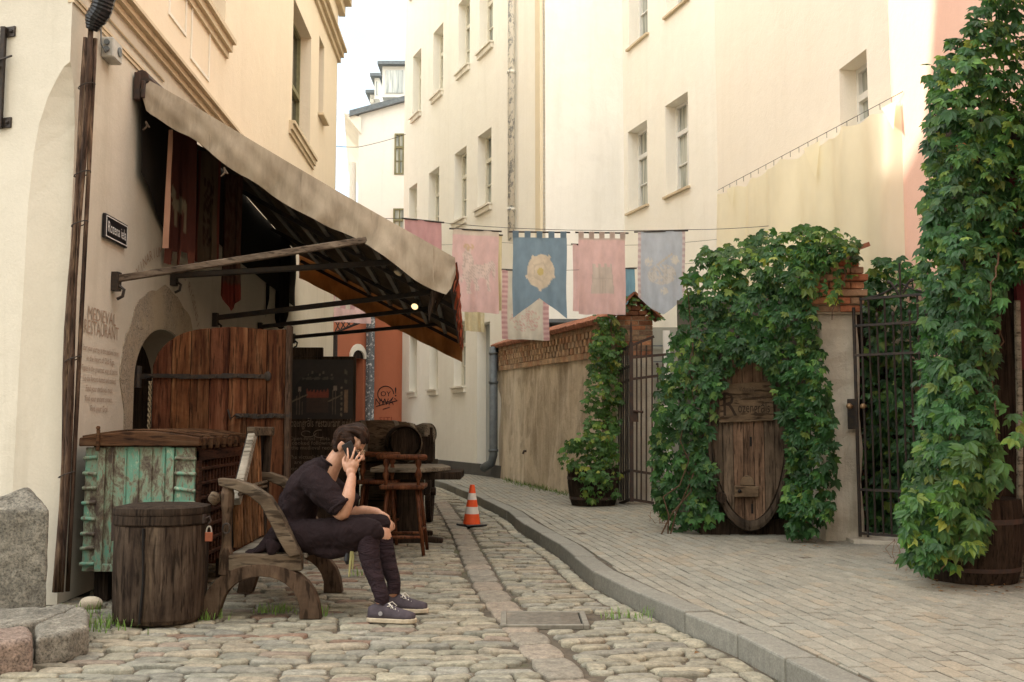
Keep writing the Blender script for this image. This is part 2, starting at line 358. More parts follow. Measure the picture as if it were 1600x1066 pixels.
M['w_stool'] = wood('varnished_stool_wood', [(0.0408, 0.0122, 0.0058), (0.1088, 0.0374, 0.0158), (0.1768, 0.0748, 0.0360)], 'Z', 6, 8, .5)
M['w_grey'] = wood('grey_plank_wood', [(0.1020, 0.0845, 0.0662), (0.2176, 0.1901, 0.1472), (0.2856, 0.2534, 0.2061)], 'X', 5, 10)
M['w_pole'] = wood('awning_pole_wood', [(0.0700, 0.0490, 0.0350), (0.1400, 0.1050, 0.0770), (0.2100, 0.1680, 0.1260)], 'X', 6, 8)
M['w_barrel'] = wood('barrel_wood', [(0.0450, 0.0338, 0.0225), (0.1275, 0.0938, 0.0638), (0.2025, 0.1575, 0.1125)], 'X', 5, 9)
M['w_vat'] = wood('vat_oak', [(0.0400, 0.0288, 0.0208), (0.1200, 0.0880, 0.0624), (0.2000, 0.1520, 0.1120)], 'Z', 4, 9, tint=True)
M['w_board'] = wood('carved_board_wood', [(0.0720, 0.0480, 0.0288), (0.1360, 0.0920, 0.0560), (0.2080, 0.1480, 0.0960)], 'X', 4, 7)
M['cobble'] = tinted('cobble_stone', (1, 1, 1), .82, 16, .5, .9, .012, .35, True, True)
def granitem(name, c):
    m, t, b, o = newmat(name); n = noise(t, 3, 6, .7); n2 = noise(t, 75, 4, .75); n3 = noise(t, 12, 6, .7)
    x = mixc(t, g(c, .7), g(c, 1.15), ramp(t, n.outputs['Fac'], [(.35, (0, 0, 0)), (.65, (1, 1, 1))]).outputs[0]); x = mixc(t, x, ramp(t, n2.outputs['Fac'], [(.36, (.45, .43, .40)), (.5, (1, 1, 1)), (.68, (1.5, 1.45, 1.35))]).outputs[0], 1, 'MULTIPLY')
    x = mixc(t, x, ramp(t, n3.outputs['Fac'], [(.35, (.7, .7, .7)), (.6, (1.05, 1.05, 1.05))]).outputs[0], 1, 'MULTIPLY'); t.links.new(x, b.inputs['Base Color']); b.inputs['Roughness'].default_value = .85; b.inputs['Specular IOR Level'].default_value = .2
    k = bump(t, b, n3.outputs['Fac'], .7, .015); bump(t, b, n2.outputs['Fac'], .7, .004, k); return m
M['granite'] = granitem('grey_granite', (.19, .175, .145))
M['granite_r'] = granitem('pink_granite', (.22, .165, .135))
M['kerb'] = tinted('kerb_granite', (1, 1, 1), .85, 20, .25, .5, .006, .3, True)
M['brick'] = tinted('old_brick', (1, 1, 1), .9, 16, .5, .9, .01, .2)
M['paver'] = tinted('pavement_brick', (1, 1, 1), .88, 16, .22, .5, .005, .25, True, True)
M['leaf'] = leafmat('creeper_leaf')
M['bark'] = simple('vine_stem', (.12, .07, .04), .8, var=.5, scale=30)
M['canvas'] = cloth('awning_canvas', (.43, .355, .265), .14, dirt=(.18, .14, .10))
M['canvas_in'] = cloth('awning_canvas_brown', (.48, .27, .12), .6, dirt=(.22, .11, .05))
M['flag'] = cloth('flag_cloth', None, .45)
M['flag_in'] = cloth('dark_flag_cloth', None, .1)
M['sheet'] = cloth('cream_sheet', (.95, .90, .72), .5, ns=1)
M['white'] = simple('white_paint', (.75, .74, .70), .5, var=.08)
M['black'] = simple('black_paint', (.012, .012, .014), .35, var=.3)
M['letter'] = simple('faded_wall_lettering', (.40, .29, .21), .95, var=.25, scale=40)
M['letter2'] = simple('board_lettering', (.17, .13, .095), .85, var=.5, scale=30)
M['graf'] = simple('black_spray_paint', (.02, .012, .012), .7)
M['graf2'] = simple('faded_marker', (.26, .06, .03), .8)
def dirtm():
    m, t, b, o = newmat('joint_earth'); n = noise(t, 9, 8, .7); n2 = noise(t, 1.6, 4, .6)
    c = ramp(t, n.outputs['Fac'], [(.3, (.035, .028, .02)), (.7, (.12, .095, .065))]).outputs[0]
    c = mixc(t, c, (.07, .085, .03), ramp(t, n2.outputs['Fac'], [(.55, (0, 0, 0)), (.7, (.8, .8, .8))]).outputs[0])
    t.links.new(c, b.inputs['Base Color']); b.inputs['Roughness'].default_value = 1; bump(t, b, n.outputs['Fac'], .8, .02); return m
M['dirt'] = dirtm()
# ------------------------------------------------------------------ the ground
KP = [G(*p) for p in [(1225, 1062), (1150, 1021), (1071, 984), (1000, 952), (926, 913), (875, 868), (820, 834), (792, 810), (737, 782), (699.6, 765), (675, 757)]]
d0 = (KP[0]-KP[1]).normalized()
KP = [KP[0]+d0*4.2]+KP+[Vector((-2.3, 21.0, 0)), Vector((-3.4, 23.2, 0)), Vector((-5.0, 25.6, 0)), Vector((-8, 29, 0))]
KPY = np.array([p.y for p in KP]); KPX = np.array([p.x for p in KP])
def kx(y): return np.interp(y, KPY, KPX)
LW = lambda y: -2.70-.035*y        # line of the left house wall
gm = MB(); gm.quad((-600, -300, -.06), (600, -300, -.06), (600, 1200, -.06), (-600, 1200, -.06))
tag(gm.build('ground', M['dirt']), kind='structure')

class NP:
    """fast builder for many stones"""
    def __init__(s): s.V = []; s.F = []; s.C = []; s.n = 0
    def stone(s, poly, z, h, col, dome, rim, tilt):
        """poly Nx2 outline; dome height, rim = fraction kept flat"""
        N = len(poly); c = poly.mean(0); d = poly-c; prof = ((1.0, -h), (1.0, -dome*1.6), (.93, -dome*.55), (rim, -dome*.08), (rim*.5, 0.))
        base = s.n
        for k, dz in prof:
            p = c+d*k; zz = z+dz+(p-c)@tilt+rng.normal(0, dome*.10, N)
            s.V.append(np.column_stack([p, zz]))
        s.V.append(np.array([[c[0], c[1], z+rng.normal(0, dome*.1)]])); R_ = len(prof)
        for r in range(R_-1):
            for i in range(N):
                j = (i+1) % N; s.F.append((base+r*N+i, base+r*N+j, base+(r+1)*N+j, base+(r+1)*N+i))
        for i in range(N): s.F.append((base+(R_-1)*N+i, base+(R_-1)*N+(i+1) % N, base+R_*N))
        s.n += R_*N+1; s.C.append(np.tile(col, (R_*N+1, 1)))
    def build(s, name, mat, **k): return mesh_np(name, np.vstack(s.V), s.F, np.vstack(s.C), mat, **k)
def rrect(x0, x1, y0, y1, n=12, p=5.0, j=.05):
    a = np.linspace(0, 2*np.pi, n, endpoint=False)+np.pi/n; c, q = np.cos(a), np.sin(a)
    r = (np.abs(c)**p+np.abs(q)**p)**(-1/p)*(1+rng.normal(0, j, n))
    return np.column_stack([(x0+x1)/2+(x1-x0)/2*c*r, (y0+y1)/2+(y1-y0)/2*q*r])
CC = .76*np.array((.98, .99, .94))*np.array([(.36, .325, .255), (.335, .31, .25), (.39, .35, .275), (.30, .285, .24), (.355, .33, .27), (.35, .30, .235), (.32, .30, .26)])
# line of flat slabs that runs down the lane
SLP = [G(*p) for p in [(905, 1085), (885, 1057), (818, 985), (765, 920), (738, 868), (719, 830), (700, 800), (688, 780)]]
SY = np.array([p.y for p in SLP]); SX = np.array([p.x for p in SLP])
def slx(y): return np.interp(y, SY, SX, left=SX[0]+.1, right=-9)
roadst = NP(); y = 3.6
def wav(x, y): return .05*math.sin(1.1*x+.4*y)+.035*math.sin(2.7*x+1.3*y+1)
DR = G(850, 967)
while y < 26:
    hh = rng.uniform(.07, .115)*(1 if y < 13 else 1.25)
    xl = -6.2 if y < 6.3 else (LW(y)-.12 if y < 18.5 else -9.5); xr = float(kx(y))-.16
    x = xl+rng.uniform(0, .2); n = 12 if y < 10 else 8; red = 0
    while x < xr:
        wd = rng.uniform(.14, .31)*(1 if y < 13 else 1.2); x1 = min(x+wd, xr)
        if xr-x1 < .07: x1 = xr
        sx = slx(y); cx = (x+x1)/2
        on = (sx-.12 < cx < sx+.12) and y < 15
        if not on and x < sx-.12 < x1 and y < 15: x1 = sx-.12
        if not on and x < sx+.12 < x1 and y < 15: x = sx+.12
        if abs(cx-DR.x) < .33 and abs(y-DR.y+.02) < .28: x = x1; continue
        if x1-x > .05 and not on:
            dy = wav(cx, y); q = rng.integers(0, len(CC)); col = CC[q]*rng.uniform(.78, 1.18)
            if rng.random() < .05: col = np.array((.25, .20, .155))*rng.uniform(.8, 1.1)
            if -1.9 < cx < -.7 and 5.4 < y < 9 and rng.random() < .12: col = np.array((.21, .14, .10))*rng.uniform(.8, 1.1)
            poly = rrect(x+.004, x1-.004, y+.003, y+hh-.003, n, 6.5, .05); poly[:, 1] += dy
            roadst.stone(poly, rng.normal(-.004, .005), .045, col, rng.uniform(.004, .009), rng.uniform(.70, .87), rng.normal(0, .03, 2))
        x = x1
    y += hh
# edging setts along the kerb, laid lengthwise
for i in range(len(KP)-3):
    a, b = KP[i], KP[i+1]; Ls = (b-a).length; u = (b-a).normalized(); nrm = Vector((-u.y, u.x, 0)); s_ = 0
    while s_ < Ls-.05:
        l = min(rng.uniform(.16, .3), Ls-s_); c = a+u*(s_+l/2)+nrm*.08
        poly = rrect(-l/2+.006, l/2-.006, -.06, .06, 12, 5, .04); pp = np.array([(c.x+u.x*p[0]+nrm.x*p[1], c.y+u.y*p[0]+nrm.y*p[1]) for p in poly])
        roadst.stone(pp, rng.normal(-.004, .004), .05, CC[rng.integers(0, 5)]*rng.uniform(.95, 1.2), .014, .72, rng.normal(0, .02, 2)); s_ += l
for i in range(len(SLP)-1):
    a, b = SLP[i], SLP[i+1]; Ls = (b-a).length; u = (b-a).normalized(); nrm = Vector((-u.y, u.x, 0)); s_ = 0
    while s_ < Ls-.04:
        l = min(rng.uniform(.26, .42), Ls-s_); c = a+u*(s_+l/2)
        if (Vector((c.x, c.y))-Vector((DR.x, DR.y))).length > .1:
            poly = rrect(-l/2+.006, l/2-.006, -.105, .105, 14, 9, .018); pp = np.array([(c.x+u.x*p[0]+nrm.x*p[1], c.y+u.y*p[0]+nrm.y*p[1]) for p in poly])
            col = np.array((.245, .205, .16)) if rng.random() < .35 else np.array((.225, .20, .16))
            roadst.stone(pp, rng.normal(-.002, .003), .05, col*rng.uniform(.9, 1.15), .006, .86, rng.normal(0, .01, 2))
        s_ += l
tag(roadst.build('cobbled_road', M['cobble'], smooth=True), kind='structure')
rb = MB(); rb.quad((-12, -2, -.022), (8, -2, -.022), (8, 34, -.022), (-12, 34, -.022)); tag(rb.build('road_bed', M['dirt']), kind='structure')

# kerb stones
kb = MB(); KW = .17
for i in range(len(KP)-1):
    a, b = KP[i], KP[i+1]; Ls = (b-a).length; k = max(1, round(Ls/1.0)); u = (b-a).normalized(); nr = Vector((u.y, -u.x, 0))
    for j in range(k):
        p0 = a+u*(Ls*j/k+.004)+nr*random.uniform(-.008, .008); p1 = a+u*(Ls*(j+1)/k-.004)+nr*random.uniform(-.008, .008); q = random.uniform(.18, .22); kb.col(q*1.04, q, q*.84); zt = .1+random.uniform(-.006, .006)
        kb.add([p0+Vector((0, 0, -.1)), p1+Vector((0, 0, -.1)), p1+nr*KW+Vector((0, 0, -.1)), p0+nr*KW+Vector((0, 0, -.1)), p0+Vector((0, 0, zt)), p1+Vector((0, 0, zt)), p1+nr*KW+Vector((0, 0, zt-.004)), p0+nr*KW+Vector((0, 0, zt-.004))],
               [(3, 2, 1, 0), (4, 5, 6, 7), (0, 1, 5, 4), (1, 2, 6, 5), (2, 3, 7, 6), (3, 0, 4, 7)])
tag(kb.build('kerb', M['kerb'], bevel=.012, seg=2), kind='structure')
# pavement of grey setts
pv = NP(); dv = Vector((-.136, .99)).normalized(); nv = Vector((dv.y, -dv.x)); O = Vector((2.0, 6.0))
def kback(yy): return kx(yy)+KW*1.12
r = -66
while r < 100:
    off = (r % 2)*.09+rng.normal(0, .012)
    for c in range(-66, 120):
        s0 = c*.18+off; cc = O+dv*(s0+.09)+nv*(r*.09+.045)
        if cc.y < 1.6 or cc.y > 22.5 or cc.x > 5.2: continue
        if cc.x > 1.9+.0*cc.y and cc.y > 12.5: continue
        if cc.x > 1.3 and cc.y > 15.5: continue
        kk = kback(cc.y)
        if cc.x < kk-.13: continue
        e = .003+abs(rng.normal(0, .0015)); lx, ly = .09-e, .045-e; j = rng.normal(0, .0015, (4, 2))
        pts = []
        for q, (sx_, sy_) in enumerate(((-1, -1), (1, -1), (1, 1), (-1, 1))):
            p = cc+dv*(sx_*lx+j[q, 0])+nv*(sy_*ly+j[q, 1]); kq = kback(p.y); pts.append((max(p.x, kq+.004), p.y))
        pts = np.array(pts); ar = abs(np.cross(pts[2]-pts[0], pts[3]-pts[1]))/2
        if ar < .0025: continue
        ctr = pts.mean(0); t = .27*rng.uniform(.88, 1.08); col = np.array((t*.98, t*.93, t*.77)); 
        if rng.random() < .12: col = col*np.array((1.05, .98, .92))
        z = SW+rng.normal(0, .0012)+.006*math.sin(cc.x*2.1)*math.sin(cc.y*1.7); tl = rng.normal(0, .008, 2); base = pv.n
        for k, dz in ((1, -.035), (1, -.004), (.955, 0)):
            p = ctr+(pts-ctr)*k; pv.V.append(np.column_stack([p, z+dz+(p-ctr)@tl]))
        for rr in range(2):
            for i in range(4): jn = (i+1) % 4; pv.F.append((base+rr*4+i, base+rr*4+jn, base+(rr+1)*4+jn, base+(rr+1)*4+i))
        pv.F.append((base+8, base+9, base+10, base+11)); pv.n += 12; pv.C.append(np.tile(col, (12, 1)))
    r += 1
tag(pv.build('sidewalk', M['paver']), kind='structure')
sb = MB(); m = len(KP); nr_ = []
for i in range(m-1):
    a, b = KP[i], KP[i+1]; u = (b-a).normalized(); n_ = Vector((u.y, -u.x, 0)); A = a+n_*.08; B = b+n_*.08; z = Vector((0, 0, SW-.008))
    sb.quad(A+z, Vector((12, A.y, 0))+z, Vector((12, B.y, 0))+z, B+z)
tag(sb.build('sidewalk_bed', M['dirt']), kind='structure')

# drain grate (thing) in the lane
dt = thing('drain_grate', 'rusty rectangular iron drain grate with curved slots in the cobbled lane', 'drain grate', (DR.x, DR.y, 0))
fm = MB(); W_, D_ = .24, .20
for sx_ in (-1, 1): fm.box((DR.x+sx_*W_, DR.y, -.008), (.035, 2*D_+.035, .03))
for sy_ in (-1, 1): fm.box((DR.x, DR.y+sy_*D_, -.008), (2*W_-.035, .035, .0295))
fm.build('frame', simple('grate_frame', (.20, .185, .15), .8, 0, .35, 14), dt, bevel=.004)
gr = MB()
for k in range(9):
    yy = DR.y-D_+.045+k*.039; gr.tube([(DR.x-W_+.02, yy+.02, -.006), (DR.x-.1, yy, 0), (DR.x+.1, yy, 0), (DR.x+W_-.03, yy+.02, -.006)], .011, 6)
gr.build('grate', simple('worn_grate', (.17, .15, .12), .6, .3, .35, 20), dt); pt_ = MB(); pt_.box((DR.x, DR.y, -.018), (2*W_, 2*D_, .004)); pt_.build('pit', M['dark'], dt)

# ------------------------------------------------------------------ buildings
def face(mb, W, z0, z1, ops, sg, dep=.22, s0=0, s1=None, arch=None):
    s1 = W.len if s1 is None else s1
    xs = sorted({s0, s1, *[o[0] for o in ops], *[o[1] for o in ops]}); zs = sorted({z0, z1, *[o[2] for o in ops], *[o[3] for o in ops]})
    for i in range(len(xs)-1):
        for j in range(len(zs)-1):
            cx, cz = (xs[i]+xs[i+1])/2, (zs[j]+zs[j+1])/2
            if any(o[0] < cx < o[1] and o[2] < cz < o[3] for o in ops): continue
            mb.quad(W.pt(xs[i], zs[j]), W.pt(xs[i+1], zs[j]), W.pt(xs[i+1], zs[j+1]), W.pt(xs[i], zs[j+1]))
    for o in ops:
        a, b, c, d = o[:4]; D = -sg*dep
        for q in (((a, c), (b, c)), ((b, c), (b, d)), ((b, d), (a, d)), ((a, d), (a, c))):
            (u0, v0), (u1, v1) = q; mb.quad(W.pt(u0, v0), W.pt(u1, v1), W.pt(u1, v1, D), W.pt(u0, v0, D))
def wbox(mb, W, s0, s1, z0, z1, n0, n1):
    vs = [W.pt(a, z, n) for z in (z0, z1) for n in (n0, n1) for a in (s0, s1)]
    return mb.add(vs, [(0, 1, 3, 2), (4, 6, 7, 5), (0, 4, 5, 1), (2, 3, 7, 6), (0, 2, 6, 4), (1, 5, 7, 3)])
def window(bld, W, o, sg, dep=.2, fr=None, sill=True, mull=1, tr=.66, glass=None, silld=.10, sillm=None, bars=1):
    a, b, c, d = o[:4]; f = MB(); t = .055; n0 = -sg*(dep-.05); n1 = -sg*(dep+.02)
    for q in ((a, a+t, c, d), (b-t, b, c, d), (a+t, b-t, c, c+t), (a+t, b-t, d-t, d)): wbox(f, W, *q, n0, n1)
    zt = c+(d-c)*tr; wbox(f, W, a+t, b-t, zt-.04, zt+.04, n0+sg*.01, n1)
    for k in range(mull):
        xm = a+(b-a)*(k+1)/(mull+1); wbox(f, W, xm-.025, xm+.025, c+t, zt-.04, n0, n1); wbox(f, W, xm-.02, xm+.02, zt+.04, d-t, n0, n1)
    for k in range(bars):
        zz = c+(zt-c)*(k+1)/(bars+1); wbox(f, W, a+t, b-t, zz-.012, zz+.012, n0-sg*.012, n1)
    fo = f.build('window', fr or M['wframe'], bld)
    p = MB(); p.quad(W.pt(a+t, c+t, -sg*(dep)), W.pt(b-t, c+t, -sg*dep), W.pt(b-t, d-t, -sg*dep), W.pt(a+t, d-t, -sg*dep)); p.build('pane', glass or M['glass'], fo)
    if sill:
        s = MB(); wbox(s, W, a-.05, b+.05, c-.035, c+.004, sg*silld, -sg*(dep-.06)); wbox(s, W, a-.03, b+.03, c-.14, c-.037, sg*silld*.6, -sg*.02) if sill == 2 else None
        s.build('sill', sillm or M['trim'], fo)
def opx(W, xl, xr, yt, yb, pad=0):
    """opening from its left and right edges and its head and sill heights at its middle in the photo"""
    s0, _ = W.hit(xl, yb); s1, _ = W.hit(xr, yb); xm = (xl+xr)/2; zt = W.hit(xm, yt)[1]; zb = W.hit(xm, yb)[1]
    return (min(s0, s1), max(s0, s1), zb, zt)
def body(mb, pts, z0, z1, skip=()):
    """rest of a building from its footprint"""
    n = len(pts)
    for i in range(n):
        if i in skip: continue
        a, b = pts[i], pts[(i+1) % n]; mb.quad((a[0], a[1], z0), (b[0], b[1], z0), (b[0], b[1], z1), (a[0], a[1], z1))
    mb.add([(p[0], p[1], z1) for p in pts], [tuple(range(n))])

# --- long pale house across the street
A0 = Vector((.58, 18.35)); A1 = Vector((-2.96, 26.8)); WA = Wall(A0, A1)
ops = []
rows = {1: [(749, 770, 8, 124), (715.6, 733.6, 50, 160), (676, 691.6, 101, 204), (644, 657, 145, 239)],
        2: [(746, 767.5, 244, 356), (711.6, 730, 273, 0), (672, 688, 307, 0), (642, 654, 338, 0)],
        3: [(709, 727, 530, 608), (671, 684, 530, 614.5), (639.5, 651, 539, 617)]}
b = thing('apartment_house', 'long pale cream house with deep tall windows behind the street flags', 'building', (-1, 22, 0))
zA = {1: (9.35, 11.05), 2: (5.85, 7.5), 3: (2.03, 3.5)}
for k in rows:
    for q in rows[k]:
        o = opx(WA, *q); ops.append((o[0], o[1], *zA[k]))
for q in ((671, 694), (640, 661), (749, 772), (715, 733)):
    o = opx(WA, q[0], q[1], 8, 20); ops.append((o[0]+.1, o[1]-.1, 12.85, 14.5))
dr = opx(WA, 745, 765, 505, 722); ops_all = ops+[(dr[0], dr[1], .15, dr[3])]
mb = MB(); face(mb, WA, 0, 17, ops_all, 1, .24)
inw = Vector((-WA.u.y, WA.u.x))*-1
B0 = A0+inw*1.73
body(mb, [A0, A1, A1+inw*9, A0+inw*9], 0, 17, skip=(0, 3))
A2 = A0+inw*9
mb.build('wall', M['cream_a'], b)
mb = MB(); WW = Wall(A0, A2); face(mb, WW, 0, 17, [], 1); mb.build('end_wall', M['white_b'], b)
for i, o in enumerate(ops): window(b, WA, o, 1, .24, sill=2, sillm=M['trim_pale'])
mb = MB(); wbox(mb, WA, dr[0]-.25, WA.len, -.1, .34, .05, -.02); wbox(mb, WA, 0, dr[0]-.27, -.1, .34, .05, -.02); mb.each('plinth', M['plinth'], b)
mb = MB(); wbox(mb, WA, dr[0]+.002, dr[1]-.002, .15, dr[3], -.21, -.25); mb.build('door', M['bluegrey'], b)
mb = MB(); wbox(mb, WA, 0, .22, 0, 17, .06, -.05); mb.build('pilaster', M['cream_warm'], b)
s7, _ = WA.hit(806, 200); mb = MB(); mb.tube([WA.pt(s7, 17, .1), WA.pt(s7, 4.8, .1)], .07, 10)
for z in (5.4, 8.2, 11): mb.tube([WA.pt(s7, z, .1), WA.pt(s7, z+.06, .1)], .085, 10)
mb.build('downpipe', M['peel_pipe'], b, smooth=True)
# street pipe by the garden wall end
ps = WA.hit(781, 700)[0]; mb = MB(); mb.tube([WA.pt(ps, 2.75, .14), WA.pt(ps, .55, .14), WA.pt(ps+.02, .4, .17), WA.pt(ps+.25, .28, .27)], .085, 10)
for z in (2.6, 2.0, .62): mb.tube([WA.pt(ps, z, .14), WA.pt(ps, z+.05, .14)], .10, 10)
mb.build('drain_pipe', M['zinc'], b, smooth=True)

# --- courtyard house
C0 = Vector((3.28, 15.6)); D0 = Vector((4.0, 10.3)); WB = Wall(C0, B0); WC = Wall(D0, C0)
b = thing('courtyard_house', 'tall cream courtyard house with white casement windows behind the ivy', 'building', (4, 15, 0))
opB = [opx(WB, 982, 1012.5, 206-10, 327), opx(WB, 1041, 1077, 153, 300), opx(WB, 983, 1012.5, -95, 65), opx(WB, 1041, 1077, -175, 12)]
mb = MB(); face(mb, WB, 0, 16, opB, 1, .26); mb.build('rear_wall', M['cream_a'], b)
opC = [opx(WC, 1314, 1358, 90, 215), opx(WC, 1394, 1425, 45, 180)]
mb = MB(); face(mb, WC, 0, 16, opC, 1, .26); body(mb, [D0, C0, B0, B0+Vector((7, 3)), (12, 10.3)], 0, 16, skip=(0, 1)); mb.build('wall', M['peach'], b)
for o in opB: window(b, WB, o, 1, .26, mull=1, tr=.68, silld=.06, fr=M['white'])
for o in opC: window(b, WC, o, 1, .26, mull=1, tr=.6, silld=.04, fr=M['white'])

# --- salmon house at the right
b = thing('salmon_house', 'salmon pink house wall half covered by the tall ivy', 'building', (4, 7, 0))
RA = Vector((3.92, 10.05)); RB = Vector((3.62, 2.0)); mb = MB(); body(mb, [RA, RB, (9, 2.0), (9, 10.05)], 0, 9.5); mb.build('wall', M['red'], b)
mb = MB(); WR = Wall(RB, RA); wbox(mb, WR, 0, WR.len, 9.4, 9.7, .15, -.1); mb.build('eaves', M['trim_pale'], b)

# --- terracotta corner house
b = thing('terracotta_house', 'small terracotta orange house with graffiti at the end of the lane', 'building', (-4, 27, 0))
K0 = Vector((-3.80, 27.4)); E0 = Vector((-2.9, 27.6)); E1 = Vector((-4.70, 25.9)); WO = Wall(K0, E1); WO2 = Wall(E0, K0)
mb = MB(); ao = opx(WO, 547, 566, 560, 700); a_, b_, c_, d_ = ao[0], ao[1], .1, ao[3]
face(mb, WO, 0, 5.6, [(a_, b_, c_, d_)], 1, .4); face(mb, WO2, 0, 5.6, [], 1); body(mb, [E0, K0, E1, (-8, 25.9+1), (-8, 33), (-2.9, 33)], 0, 5.6, skip=(0, 1)); mb.build('wall', M['orange'], b)
mb = MB(); N = 10; rr = (b_-a_)/2; cx = (a_+b_)/2
arc = [(cx+rr*math.cos(t), d_+rr*.9*math.sin(t)) for t in np.linspace(0, math.pi, N)]
arc2 = [(cx+(rr+.1)*math.cos(t), d_+(rr+.14)*math.sin(t)) for t in np.linspace(0, math.pi, N)]
mb.strip(arc2, arc, (WO.pt(0, 0, .004), Vector((WO.u.x, WO.u.y, 0)), Vector((0, 0, 1)), Vector((-WO.u.y, WO.u.x, 0))), .05); mb.build('arch_moulding', M['trim_pale'], b)
mb = MB(); mb.add([WO.pt(x, z, .003) for x, z in arc], [tuple(range(N))]); wbox(mb, WO, a_, b_, c_, d_, -.35, -.39); mb.build('doorway', M['w_dark'], b)
sx0 = WO.hit(574, 600)[0]; mb = MB(); wbox(mb, WO, sx0-.12, sx0+.12, 0, 4.3, .16, .02); mb.build('downpipe', M['poster_pipe'], b, bevel=.02)
mb = MB(); frg = (WO2.pt(WO2.hit(604, 600)[0], 0, .012), -Vector((WO2.u.x, WO2.u.y, 0)), Vector((0, 0, 1)), Vector((-WO2.u.y, WO2.u.x, 0)))
gz = WO2.hit(604, 625)[1]
def g3(x, z): return frg[0]+frg[1]*x+frg[2]*z
mb.tube([g3(.22*math.cos(t)-.02, gz+.22*math.sin(t)+.16) for t in np.linspace(0, 5.9, 20)], .012, 5)
text(mb, 'OY', frg, -.02, gz+.1, .20); text(mb, '!', frg, .25, gz+.1, .36); text(mb, 'NWA', frg, -.05, gz-.14, .26, width=.5)
mb.tube([g3(-.28, gz-.18), g3(0, gz-.1), g3(.3, gz-.02), g3(.22, gz+.05)], .012, 5); mb.tube([g3(-.1, gz-.26), g3(.1, gz-.2)], .01, 5)
mb.build('graffiti', M['graf'], b); mb = MB(); text(mb, 'SITL', frg, .02, gz-.62, .22, width=.42); mb.build('faded_graffiti', M['graf2'], b)
mb = MB(); cr_ = WO.pt(WO.hit(527, 510)[0], 0, 0)
mb.tube([P(524, 520, 25.8), P(523, 640, 25.8)], .06, 8); mb.build('corner_pipe', M['iron'], b)
br = thing('wall_bracket', 'black lattice iron bracket sticking out above the terracotta house wall', 'wall bracket', P(524, 510, 25.5))
mb = MB(); c0, c1, c2 = P(523, 500, 25.4), P(566, 503, 25.2), P(523, 520, 25.4)
mb.tube([c0, c1], .03, 6); mb.tube([c2, c1], .03, 6)
for k in range(5): a = c0.lerp(c1, k/5); q = c2.lerp(c1, (k+1)/5); mb.tube([a, q], .016, 5); mb.tube([c2.lerp(c1, k/5), c0.lerp(c1, (k+1)/5)], .016, 5)
mb.build('lattice_arm', M['iron'], br)

# --- far white house
b = thing('distant_house', 'distant white house with grey dormers and wide eaves against the sky', 'building', (-4, 35, 0))
F0 = Vector((-5.35, 34)); F1 = Vector((-1.5, 34)); F2 = Vector((-6.55, 42)); ze = P(556, 171, 34).z; zr = P(640, 133, 34).z
mb = MB(); WF = Wall(F1, F0); o1 = opx(WF, 616, 631, 209, 273); o2 = opx(WF, 614, 634, 326, 380)
face(mb, WF, 0, ze, [o1, o2], 1, .15); mb.add([(F0.x, 34, ze), (F1.x, 34, ze), (F1.x, 34, ze+.0+(zr-ze)*1.0+.2)], [(0, 1, 2)])
body(mb, [F0, F1, (F1.x, 42), F2], 0, ze, skip=(0,)); mb.build('wall', M['far'], b)
for o in (o1, o2): window(b, WF, o, 1, .02, fr=M['gframe'], sill=False, tr=.66)
mb = MB(); mb.add([(F0.x-.3, 33.8, ze-.1), (F1.x+.3, 33.8, zr+.25), (F1.x+.3, 42, zr+.25), (F2.x-.3, 42, ze-.1), (F0.x-.3, 33.8, ze-.3), (F1.x+.3, 33.8, zr+.1), (F1.x+.3, 42, zr+.1), (F2.x-.3, 42, ze-.3)],
       [(0, 1, 2, 3), (7, 6, 5, 4), (0, 4, 5, 1), (3, 2, 6, 7), (0, 3, 7, 4), (1, 5, 6, 2)]); mb.build('roof', M['zinc'], b)
mb = MB()
mb.add([(F0.x+.1, 33.9, ze-.3), (F0.x-.5, 33.9, ze-.15), (F2.x-.5, 42, ze-.15), (F2.x+.1, 42, ze-.3), (F0.x+.1, 33.9, ze-.9), (F2.x+.1, 42, ze-.9)], [(0, 1, 2, 3), (1, 4, 5, 2), (0, 4, 1)]); mb.build('eaves', M['trim_pale'], b)
mb = MB(); mb.tube([P(551, 255, 34.5), P(551, 330, 34.5)], .12, 8); mb.build('downpipe', M['far'], b)
for x0, x1, y0, y1, Y in ((597, 636, 104, 152, 35), (585, 593, 122, 155, 37.5), (578, 584, 148, 160, 39)):
    d = MB(); p0, p1 = P(x0, y1, Y), P(x1, y0, Y); d.box(((p0.x+p1.x)/2, Y+1, (p0.z+p1.z)/2), (p1.x-p0.x, 2, p1.z-p0.z)); do = d.build('dormer', M['far'], b)
    d = MB(); d.box(((p0.x+p1.x)/2+.0, Y-.02, (p0.z+p1.z)/2), (p1.x-p0.x-.25, .03, p1.z-p0.z-.3)); d.build('dormer_window', M['glass'], do)
    d = MB(); d.box(((p0.x+p1.x)/2, Y+.9, p1.z+.06), (p1.x-p0.x+.3, 2.3, .12)); d.build('dormer_roof', M['zinc'], do)

